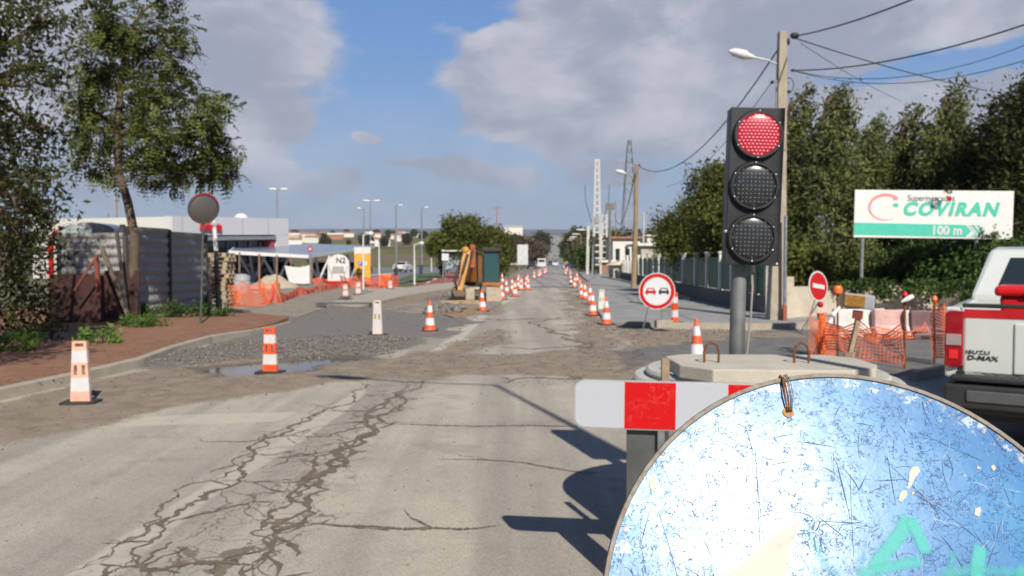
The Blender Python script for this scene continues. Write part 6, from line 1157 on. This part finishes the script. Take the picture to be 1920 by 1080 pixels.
pit = mat('pit_soil', (.26, .17, .09), 1, var=.3, sc=4); slab('trench', [(822, 588), (870, 582), (905, 576), (885, 592), (850, 597)], -.02, .034, pit)
MB().box((0, 0, .09), (1.6, .16, .14)).build('timber', wood, None, g0(865, 571)); tag(bpy.data.objects['timber'], 'long timber beam lying at the edge of the dug pit', 'timber')
# ================================================================ LEFT: FENCE, SHED, PALLETS, MIRROR
cor = mat('corrugated_grey', (.27, .265, .26), .6, 0, var=.15, sc=1.2, dirt=.22, dcol=(.13, .12, .11)); dpost = mat('dark_post', (.07, .065, .06), .8, var=.3)
def corr(label, a_, b_, z0, z1, m_, n=9, post=True):
    o = thing('fence_panel', label, 'fence panel', (a_.x, a_.y, 0), math.atan2(b_.y-a_.y, b_.x-a_.x)); L_ = (b_-a_).length; mb = MB(); vs = []; ns = n*6
    for i in range(ns+1): z_ = z0+(z1-z0)*i/ns; y = .035*max(-.4, math.sin(2*math.pi*i/6)); vs += [(.04, y, z_), (L_-.04, y, z_)]
    mb.raw(vs, [(2*i, 2*i+1, 2*i+3, 2*i+2) for i in range(ns)]); mb.build('sheet', m_, o)
    if post: MB().box((0, .0, z1/2), (.10, .10, z1+.06)).build('post', dpost, o); MB().box((L_, 0, z1/2-.02), (.10, .10, z1)).build('post', dpost, o)
    return o
Pq = [Vector((-10.25, 21.6, 0)), at(318, 500, 24.0), at(386, 500, 26.4)]; Pq = [Vector((p.x, p.y, 0)) for p in Pq]
corr('tall grey corrugated panel right of the street tree trunk', Pq[0], Pq[1], .1, 2.62, cor); corr('grey corrugated panel furthest right, beside the traffic mirror', Pq[1], Pq[2], .1, 2.55, cor)
corr('grey corrugated panel left of the street tree trunk, half in shade', Vector((at(112, 500, 21.5).x, 21.5, 0)), Vector((at(236, 500, 21.3).x, 21.3, 0)), 1.0, 2.42, mat('corrugated_pale', (.34, .34, .32), .6, .2, var=.3, sc=2, dirt=.35, dcol=(.16, .15, .13)), 6)  # panel tone darkened and mottled to stand in for leaf shade
rs_ = mat('shaded_red_sheet', (.045, .016, .012), .8, var=.3); o = thing('rusty_sheet', 'rusty sheets with painted-in shade, stacked low against the left fence', 'metal sheets', (at(185, 590, 20.9).x, 20.9, .1));  # sheet colour darkened to stand in for the tree shade
for i, (x, w_, h_) in enumerate(((-.5, 1.5, 1.25), (.55, .9, 1.35))): MB().box((x, i*.06, h_/2), (w_, .03, h_), Matrix.Rotation(R(-7), 3, 'X')).build('sheet', rs_, o)
o = thing('leaning_timbers', 'reddish timbers leaning in an A shape on the left fence', 'timbers', (at(178, 590, 20.3).x, 20.3, .1)); rl = lambda px, py: at(px, py, 20.3)-Vector(o.location)
redw = mat('red_timber', (.20, .06, .04), .8, var=.25)
for nm, p0, p1, w_, m_ in (('timber', (180, 478), (186, 560), .09, redw), ('timber', (176, 488), (140, 545), .05, redw), ('timber', (190, 462), (240, 590), .09, mat('grey_timber', (.15, .12, .09), .9)), ('timber', (218, 430), (240, 600), .07, dpost)): mb = MB(); a_, b_ = rl(*p0), rl(*p1); mb.bar(a_, b_, w_); mb.build(nm, m_, o)
# glass-roofed pod with a green rim behind
o = thing('glass_shelter', 'rounded glass shelter roof with a dark green rim behind the left fence', 'shelter', (at(180, 447, 25).x, 25, 0)); zz = at(180, 447, 25).z; k = 25/F
mb = MB(); mb.prism([(math.cos(R(a_))*60*k, math.sin(R(a_))*29*k) for a_ in range(0, 181, 12)], -.5, .5, 'xz', (0, 0, zz)); mb.build('glass_roof', mat('shelter_glass', (.30, .35, .34), .15, var=.5, sc=3), o); MB().box((0, 0, zz-.05), (125*k, 1.1, .1)).build('rim', mat('dark_green', (.015, .06, .035), .5), o)
for x in (-.9, .9): MB().box((x, 0, zz/2-.05), (.08, .08, zz-.1)).build('post', dpost, o)
# red and white arched tube
o = thing('arch', 'red and white curved arch rising behind the left bushes', 'arch', (at(120, 447, 26).x, 26, 0)); k = 26/F; zz = at(120, 430, 26).z; mb = MB(); mb.tube([(-.42, 0, 0), (-.42, 0, zz-.6), (-.32, 0, zz-.2), (-.1, 0, zz), (.2, 0, zz+.02)], .08, 10); mb.build('tube', red_s, o, smooth=True)
# convex traffic mirror
md = 20.6; mb_ = gd(375, md); mb_.z = .12; tm = thing('traffic_mirror', 'round red-rimmed convex traffic mirror, seen from the side, on a thin dark post', 'traffic mirror', mb_); k = md/F; hz_ = at(382, 391, md).z-.12
nv = Vector((.62, -.70, -.22)).normalized(); Qm = nv.to_track_quat('Z', 'Y').to_matrix(); xc = at(382, 391, md).x-mb_.x
mb = MB(); rM = 28*k; mb.lathe([(rM, -.06), (rM+.02, -.02), (rM+.02, .01), (rM-.02, .02), (rM-.03, -.0)], 40, (xc, 0, hz_), Qm, close=True); mb.build('rim', dpost, tm, smooth=True); mb = MB(); mb.tube([Vector((xc, 0, hz_))+Qm @ Vector((rM*math.cos(R(a_)), rM*math.sin(R(a_)), 0)) for a_ in range(25, 140, 10)], .022, 6); mb.build('red_edge', red_s, tm, smooth=True)
mb = MB(); mb.lathe([(rM-.02, -.01), (rM*.75, .02), (rM*.4, .045), (.001, .055)], 36, (xc, 0, hz_), Qm); mm_, t, b = newmat('mirror_face'); b.inputs['Base Color'].default_value = (.20, .19, .175, 1); b.inputs['Metallic'].default_value = .6; b.inputs['Roughness'].default_value = .35; mb.build('mirror_glass', mm_, tm, smooth=True)
mb = MB(); mb.lathe([(rM-.01, -.06), (rM*.8, -.09), (.001, -.1)], 32, (xc, 0, hz_), Qm); mb.build('back_shell', dpost, tm, smooth=True)
mb = MB(); mb.cyl((0, 0, 0), (xc-.05, .12, hz_), .028); mb.build('post', dgrey, tm, smooth=True)
fl = gd(409, 25.8); fl.z = .02; o = thing('flag_pole', 'white tall pole with a dark grey lower half, right of the traffic mirror', 'pole', fl); zt_ = at(394, 318, 25.8); mb = MB(); md_ = at(405, 470, 25.8)-fl; mb.cyl((0, 0, 0), md_, .075, .07); mb.build('lower_pole', dgrey, o, smooth=True); mb = MB(); mb.cyl(md_, zt_-fl, .07, .05); mb.build('upper_pole', white, o, smooth=True)
mb = MB(); MB().box((.02, -.08, 1.0), (.10, .02, .18)).build('notice_plate', mat('dark_red', (.18, .03, .02), .6), o)
# pallets
pw = mat('pallet_wood', (.42, .33, .22), .85, var=.3, sc=7)
pallet0 = None
def pallet(loc, rot, label, group):
    o = thing('pallet', label, 'pallet', loc, rot, group); mb = MB()
    for j in range(6): mb.box((-.5+j*.2, 0, .135), (.13, .8, .022))
    mb.build('deck', pw, o); mb = MB()
    for y in (-.36, 0, .36):
        for x in (-.5, 0, .5): mb.box((x, y, .075), (.14, .1, .09))
        mb.box((0, y, .011), (1.2, .1, .022))
    mb.build('base', pw, o); return o
px_c = at(403, 500, 29.0).x; n_l = 13
for j in range(n_l):
    loc = (px_c+random.uniform(-.05, .05), 29.0, .03+j*.148); lab = ('lowest pallet of the wooden stack beside the corrugated fence', 'topmost pallet of the wooden stack beside the corrugated fence', 'wooden pallet in the middle of the tall stack beside the corrugated fence')[0 if j == 0 else 1 if j == n_l-1 else 2]
    if pallet0 is None: pallet0 = pallet(loc, 0, lab, 'stacked pallets')
    else: dup(pallet0, loc, random.uniform(-.08, .08), lab)
# tank and lumber behind the netting
o = thing('water_tank', 'grey ribbed plastic tank behind the orange netting', 'tank', g0(452, 552)); MB().lathe([(.42, 0), (.45, .05), (.45, .3), (.42, .33), (.45, .36), (.45, .62), (.42, .65), (.45, .68), (.44, .9), (.2, 1.0), (.001, 1.0)], 28).build('body', mat('grey_plastic', (.36, .38, .40), .5), o, smooth=True); MB().lathe([(.12, 1.0), (.12, 1.06)], 16).build('lid', black, o)
# netting on the left, with stakes
def stake(px, py, top, label, m_=wood, w_=.07):
    b0 = g0(px, py); h_ = at(px, top, b0.y).z; o = thing('wooden_stake', label, 'stake', b0); mb = MB(); mb.bar((random.uniform(-.04, .04), 0, 0), (0, 0, h_), w_); mb.build('shaft', m_, o); return o
brw = mat('brown_stake', (.24, .14, .09), .85, var=.2)
for px, py, top, lab in ((450, 545, 473, 'brown stake in front of the grey tank'), (487, 560, 476, 'tall brown stake at the sand heap'), (520, 552, 478, 'brown stake right of the sand heap'), (546, 534, 482, 'brown stake at the left of the white sheet'), (568, 534, 491, 'brown stake in the middle of the white sheet'), (586, 540, 487, 'brown stake at the right edge of the white sheet'), (523, 570, 530, 'short stake at the near end of the orange netting')): stake(px, py, top, lab, brw)
def netobj(P, h0, h1, cell, r_, m_, label, seed, wob=.06): mb = MB(); net(mb, P, h0, h1, cell, r_, wob, seed); return tag(mb.build('orange_netting', m_), label, 'netting')
netobj([g0(412, 578), g0(455, 577), g0(488, 574), g0(523, 570)], .02, .95, .075, .009, netm, 'bright orange netting sagging round the sand heap', 21, .1); netobj([g0(523, 570), g0(560, 556), g0(600, 548), g0(640, 540)], .02, .42, .08, .012, netd, 'low reddish netting running right from the sand heap', 22); netobj([g0(636, 540), g0(672, 541), g0(712, 541), g0(745, 538)], .02, .75, .09, .014, netd, 'red netting in front of the orange parking board', 23, .1); netobj([g0(600, 530), g0(640, 532), g0(670, 530)], .02, .4, .09, .018, netd, 'red netting at the foot of the white milestone arch', 24)
netobj([g0(545, 533), g0(570, 533), g0(600, 533)], .05, .5, .09, .016, netd, 'dull red netting in front of the white sheet', 25)
o = thing('netting_bundle', 'crumpled bright orange netting heap at the foot of the dark grey pole', 'netting bundle', g0(427, 574)); mb = MB(); rr = random.Random(8)
for j in range(16): a_ = rr.uniform(0, 6.28); p = Vector((rr.uniform(-.5, .5), rr.uniform(-.2, .2), rr.uniform(.05, .5))); mb.tube([p, p+Vector((math.cos(a_)*.2, .1, .12)), p+Vector((math.cos(a_)*.3, -.05, -.1))], [.03, .07, .02], 5)
mb.build('netting', MATS['bright_orange'], o, smooth=True)
o = thing('netting_coil', 'ring-shaped coil of bright red netting on the orange netting', 'netting bundle', g0(505, 571)+Vector((0, -.1, 0))); mb = MB(); mb.tube([(.2*math.cos(R(a_)), 0, .52+.4*math.sin(R(a_))) for a_ in range(-200, 60, 20)], .05, 6); mb.build('coil', mat('bright_red', (.70, .05, .03), .6), o, smooth=True)
o = thing('white_sheet', 'white sheet hung between brown stakes left of the milestone arch', 'sheet', gd(559, 52)); k = 52/F; mb = MB(); mb.prism([(-22*k, .8), (-16*k, .2), (12*k, .15), (22*k, .2), (23*k, 1.36), (15*k, 1.28), (0, 1.2), (-25*k, 1.3)], 0, .04, 'xz'); mb.build('cloth', white, o)
# milestone arch N2
o = thing('milestone_arch', 'white rounded milestone arch marked N2 on a red base', 'road marker', gd(635, 55)); k = 55/F; mb = MB(); prof = [(20*k, .25), (20*k, 38*k)]+[(20*k*math.cos(R(a_)), 38*k+19*k*math.sin(R(a_))) for a_ in range(15, 180, 15)]+[(-20*k, 38*k), (-20*k, .25)]
mb.prism(prof, -.12, .12, 'xz'); mb.build('arch', white, o, bevel=.02); MB().box((0, 0, .12), (46*k, .6, .26)).build('base', red_s, o, bevel=.02); MB().box((0, -.13, 28*k), (22*k, .02, 13*k)).build('inset_panel', mat('grey_panel', (.33, .34, .33), .6), o)
mb = MB(); mb.bar((-14*k, -.13, 22*k), (-17*k, -.13, 34*k), .06, .02); mb.bar((14*k, -.13, 22*k), (17*k, -.13, 34*k), .06, .02); mb.bar((-12*k, -.13, 10*k), (-12*k, -.13, 24*k), .03, .02); mb.bar((12*k, -.13, 10*k), (12*k, -.13, 24*k), .03, .02); mb.build('dark_lines', dgrey, o); text('N2', .52, black, o, (5*k, -.13, 45*k), (R(90), 0, 0), 'lettering', .01, .008)
o = thing('parking_board', 'tall orange parking board with a white top and a blue P', 'signboard', gd(680, 56)); k = 56/F; ob_ = mat('board_orange', (.80, .36, .05), .5); MB().box((0, 0, 36*k), (30*k, .14, 66*k)).build('panel', ob_, o); MB().box((0, -.002, 63.5*k), (30.4*k, .15, 12*k)).build('white_top', white, o)
MB().box((-4*k, -.08, 39*k), (8*k, .02, 8*k)).build('blue_square', mat('sign_blue', (.03, .10, .5), .4), o); text('P', .26, wsign, o, (-4*k, -.10, 39*k), (R(90), 0, 0), 'lettering', .01, .01); mb = MB(); mb.lathe([(4.5*k, 0), (4.5*k, .02)], 20, (5*k, -.075, 39*k), QY); mb.build('white_disc', wsign, o)
for s in (-1, 1): MB().box((s*14*k, .0, .1), (.1, .1, .3)).build('foot', galv, o)
o = thing('shrub_pot', 'small dark potted bush at the foot of the orange parking board', 'plant', gd(674, 54.5)); MB().lathe([(.25, 0), (.33, .45)], 16).build('pot', tile, o); r = np.random.default_rng(2); V, Fq = leafquads(np.array([0, 0, .8])+rdir(r, 500)*(.35*r.random((500, 1))**.4), .05, .03, r); npmesh('foliage', V, Fq, LM['olive'], o)
o = thing('plastic_barrier', 'bright orange plastic barrier right of the red netting', 'barrier', gd(722, 53)); MB().prism([(-.3, 0), (.3, 0), (.24, .75), (-.24, .75)], -.45, .45, 'yz').build('body', MATS['bright_orange'], o, bevel=.04)
# supermarket
Ba, Bb, Bc = at(316, 405, 70), at(541, 410, 88), at(60, 412, 78); z_a, z_b, z_c = Ba.z, Bb.z, Bc.z
o = thing('supermarket', 'long white supermarket building with red lettering and a dark glazed front', 'building', (0, 0, 0)); clad, t, b = newmat('front_cladding_shade_tone'); pos = t.add('ShaderNodeNewGeometry').outputs['Position']; lv = t.m('FRACT', t.m('MULTIPLY', t.add('ShaderNodeSeparateXYZ', (pos,)).outputs[0], .8)); t.l.new(t.mix(t.ramp(lv, .93, .97), (.60, .60, .61), (.48, .48, .49)), b.inputs['Base Color']); b.inputs['Roughness'].default_value = .7  # front cladding greyer: its shade is put into the colour
def wallq(name, a_, b_, za, zb, za0, zb0, m_, th=.4):
    mb = MB(); d = (b_-a_); d.z = 0; nn = Vector((-d.y, d.x, 0)).normalized()*th; vs = [(a_.x, a_.y, za0), (b_.x, b_.y, zb0), (b_.x, b_.y, zb), (a_.x, a_.y, za)]; vs += [(x+nn.x, y+nn.y, z) for x, y, z in vs]; mb.raw(vs, [(0, 1, 2, 3), (7, 6, 5, 4), (1, 5, 6, 2), (4, 0, 3, 7), (3, 2, 6, 7), (4, 5, 1, 0)]); return mb.build(name, m_, o)
def fz(px, py, D): return at(px, py, D).z
# fascia, glazing, end wall
wallq('fascia', Ba, Bb, z_a, z_b, fz(316, 441, 70), fz(541, 440, 88), clad); Bm = Ba.lerp(Bb, .87); wallq('end_wall', Bm, Bb, fz(515, 440, 86), fz(541, 439, 88), -.3, -.3, clad)
dgl = mat('shop_glass', (.05, .055, .06), .25, var=.5, sc=.4); off = Vector((-.5, 1.2, 0)); wallq('glazing', Ba+off, Bm+off, fz(316, 441, 70)+.1, fz(515, 440, 86)+.1, -.3, -.3, dgl, .2)
mb = MB(); 
for j in range(9): p = (Ba+off).lerp(Bm+off, (j+.5)/9)+Vector((.08, -.12, 0)); mb.box((p.x, p.y, 1.7), (.12, .12, 3.6))
mb.build('mullions', galv, o); wallq('canopy_band', Ba+Vector((.1, -.2, 0)), Bm+Vector((.1, -.2, 0)), fz(316, 444, 70), fz(515, 443, 86), fz(316, 452, 70), fz(515, 449, 86), mat('grey_band', (.24, .25, .27), .6), .6)
wallq('side_wall', Bc, Ba, z_c, z_a-.05, -.3, -.3, mat('side_cladding_sun_tone', (.72, .70, .64), .7, var=.03));  # side wall paler and warmer: its sunlight is put into the colour
mb = MB(); mb.raw([(Bc.x, Bc.y+.3, z_c-.3), (Ba.x, Ba.y+.3, z_a-.3), (Bb.x, Bb.y+.3, z_b-.3), (Bc.x+10, Bb.y+40, z_b)], [(0, 1, 2, 3)]); mb.build('roof', galv, o)
db = (Bb-Ba).normalized(); ang = math.atan2(db.y, db.x); pt_ = at(393, 426, 70+18*(393-316)/225*.80); f_ = .0
u_ = (393-316)/225; tt_ = u_*70/(u_*70+(1-u_)*88); pp_ = Ba.lerp(Bb, tt_); nrm = Vector((db.y, -db.x, 0)).normalized(); pl = pp_+nrm*.15; pl.z = at(393, 425, pp_.y).z
text('continente', 1.28, mat('letter_red', (.60, .015, .03), .4), o, pl, (R(90), 0, ang), 'lettering', .06, .012, 0, 'CENTER', fit=3.1)
mb = MB(); p = Ba.lerp(Bb, .46); mb.ball((p.x, p.y+3, z_a+.35), (.7, .7, .5), 12, 8); mb.build('roof_vent', white, o, smooth=True)
for fx_, m_ in ((.78, wallw), (.70, galv)): p = (Ba+off).lerp(Bm+off, fx_+.12)+Vector((.2, -.3, 0)); MB().box((p.x, p.y, 1.5), (1.4, .1, 3)).build('poster', m_ if m_ is wallw else red_s, o) if False else None
p = (Ba+off).lerp(Bm+off, .9)+Vector((.2, -.35, 0)); MB().lathe([(.85, 0), (.85, .05)], 24, (p.x, p.y, fz(500, 452, 84)-.6), QY).build('round_logo', mat('dull_red', (.25, .03, .04), .5), o)
# solar canopy
cn = thing('solar_canopy', 'wide flat solar panel canopy on white V-shaped supports over the parked cars', 'canopy', (0, 0, 0)); panel = mat('solar_panel', (.13, .16, .22), .2, var=.08, sc=.6, coat=.3); C_ = [at(430, 470, 58), at(577, 478, 60), at(702, 461, 88), at(586, 457, 96), at(440, 463, 84)]
mb = MB(); n = 5; vs = [tuple(p) for p in C_]+[(p.x, p.y, p.z-.18) for p in C_]; mb.raw(vs, [tuple(range(5)), tuple(reversed(range(5, 10)))]); mb.build('panels', panel, cn); mb = MB(); 
for i in range(5): a_, b_ = C_[i], C_[(i+1) % 5]; mb.bar(a_-Vector((0, 0, .12)), b_-Vector((0, 0, .12)), .12, .24)
mb.build('edge_beam', white, cn)
for (px, D) in ((512, 61), (468, 64), (590, 66), (650, 80)):
    b0 = gd(px+8, D); mb = MB(); zt_ = at(px, 474, D).z-.25; mb.bar(b0, (b0.x-1.1, b0.y, zt_), .16, .16); mb.bar(b0, (b0.x-.35, b0.y+.3, zt_+.1), .16, .16); mb.bar(b0, (b0.x+.9, b0.y, zt_), .14, .14); mb.build('support', white, cn)
o = thing('round_sign', 'small round red-rimmed sign under the right corner of the solar canopy', 'road sign', gd(582, 44)); zz = at(582, 467, 44).z; MB().cyl((0, 0, 0), (0, 0, zz), .04).build('post', galv, o); mb = MB(); lay(mb, .15, .0, .03, (0, 0, zz), 24); mb.build('plate', wsign, o); mb = MB(); mb.lathe([(.15, .03), (.15, .05), (.09, .05), (.09, .03)], 24, (0, 0, zz), QY, close=True); mb.build('rim', red_s, o)
# blank signs
o = thing('sign_back', 'blank pale grey back of a big rectangular road sign beside the far lane', 'road sign', gd(980, 70)); k = 70/F; zz = at(980, 477, 70).z; MB().box((0, 0, zz), (20*k, .06, 38*k)).build('panel', mat('pale_grey', (.52, .54, .55), .6), o); MB().cyl((-.3, .08, 0), (-.3, .08, zz), .05).build('post', galv, o); MB().cyl((.3, .08, 0), (.3, .08, zz), .05).build('post', galv, o)
o = thing('road_sign', 'small white square sign on a post left of the excavator', 'road sign', gd(835, 58)); k = 58/F; zz = at(835, 482, 58).z; MB().box((0, 0, zz), (13*k, .04, 13*k)).build('panel', wsign, o); MB().cyl((0, .05, 0), (0, .05, zz), .04).build('post', galv, o)
o = thing('bus_shelter', 'pale grey glass bus shelter beside the dark cypress, left of the excavator', 'shelter', gd(852, 74)); MB().box((0, 1, 2.5), (2.2, 3, .12)).build('roof', white, o); MB().prism([(-.9, .7), (.9, 1.5), (.9, 2.3), (-.9, 2.3)], 0, .05, 'xz').build('glass_wall', mat('frosted_glass', (.30, .36, .42), .3), o)
for x in (-1, 1): MB().box((x, 0, 1.25), (.08, .08, 2.5)).build('post', galv, o)
tree('cypress', 'small dark cypress beside the bus shelter', gd(833, 80), [(0, 0, 0), (0, 0, 1), (0, 0, 2)], [(0, 0, .6+.35*i, .6-.06*i, .6-.06*i, .4) for i in range(7)], 'dark', 301, nclus=30, per=26, ln=.1, wd=.04, r0=.08, spread=.12, limbs=False)
o = thing('blue_bin', 'dark blue bin at the foot of the second grey lamp post', 'bin', gd(789, 92)); MB().prism([(-.17, 0), (.17, 0), (.22, 1.1), (-.22, 1.1)], -.2, .2, 'xz').build('body', mat('bin_blue', (.03, .05, .11), .5), o, bevel=.04); MB().box((0, 0, 1.14), (.5, .45, .08)).build('lid', MATS['bin_blue'], o, bevel=.02)
o = thing('bollard', 'dark bollard at the edge of the verge', 'bollard', gd(743, 60)); MB().box((0, 0, .55), (.26, .26, 1.1)).build('body', black, o, bevel=.03)
for o in bpy.data.objects:
    if o.name.startswith('shrub_pot'): pass
# ground manhole chunks and leaf litter on the island
slab('painted_island_hole', [(634, 567), (648, 564), (664, 566), (650, 570)], .12, .146, mat('hole_shade_paint', (.05, .045, .04), 1))  # flat dark sheet, the hole's inner shade given as plain colour
o = MB().box((0, 0, .10), (1.9, .5, .10)).build('broken_kerb', dgrey, None, g0(645, 577)+Vector((0, 0, .03))); tag(o, 'dark broken kerb edge at the near end of the concrete island', 'kerb piece')
r2 = random.Random(77); lit = MB()
for _ in range(420):
    t_ = r2.random(); i = r2.randrange(2, len(kp)-1); p = kp[i].lerp(kp[i+1] if i+1 < len(kp) else kp[i], r2.random())+Vector((-abs(r2.gauss(.1, .7)), r2.gauss(0, .2), .125)); s_ = r2.uniform(.01, .035); a_ = r2.uniform(0, 6.28)
    lit.raw([p+Vector((math.cos(a_)*s_, math.sin(a_)*s_, .004)), p+Vector((-math.sin(a_)*s_*.5, math.cos(a_)*s_*.5, .0)), p+Vector((-math.cos(a_)*s_, -math.sin(a_)*s_, .008)), p+Vector((math.sin(a_)*s_*.5, -math.cos(a_)*s_*.5, .002))], [(0, 1, 2, 3)])
tag(lit.build('leaf_litter', mat('dry_leaf', (.10, .07, .04), .9, var=.4, sc=20)), 'dry leaves lying along the kerb of the red footpath', 'leaves', kind='stuff')
# ================================================================ HAZE
hm_ = bpy.data.materials.new('haze'); hm_.use_nodes = True; t = NT(hm_.node_tree); t.n.remove(t.n['Principled BSDF'])
pv = t.add('ShaderNodeVolumePrincipled'); pv.inputs['Color'].default_value = (.78, .86, 1, 1); pv.inputs['Density'].default_value = 9e-5; t.l.new(pv.outputs[0], t.n['Material Output'].inputs['Volume'])
hz_o = MB().box((0, 4800, 200), (15000, 10000, 410)).build('haze', hm_); tag(hz_o, kind='stuff', label='pale blue air haze over the far fields', cat='haze')
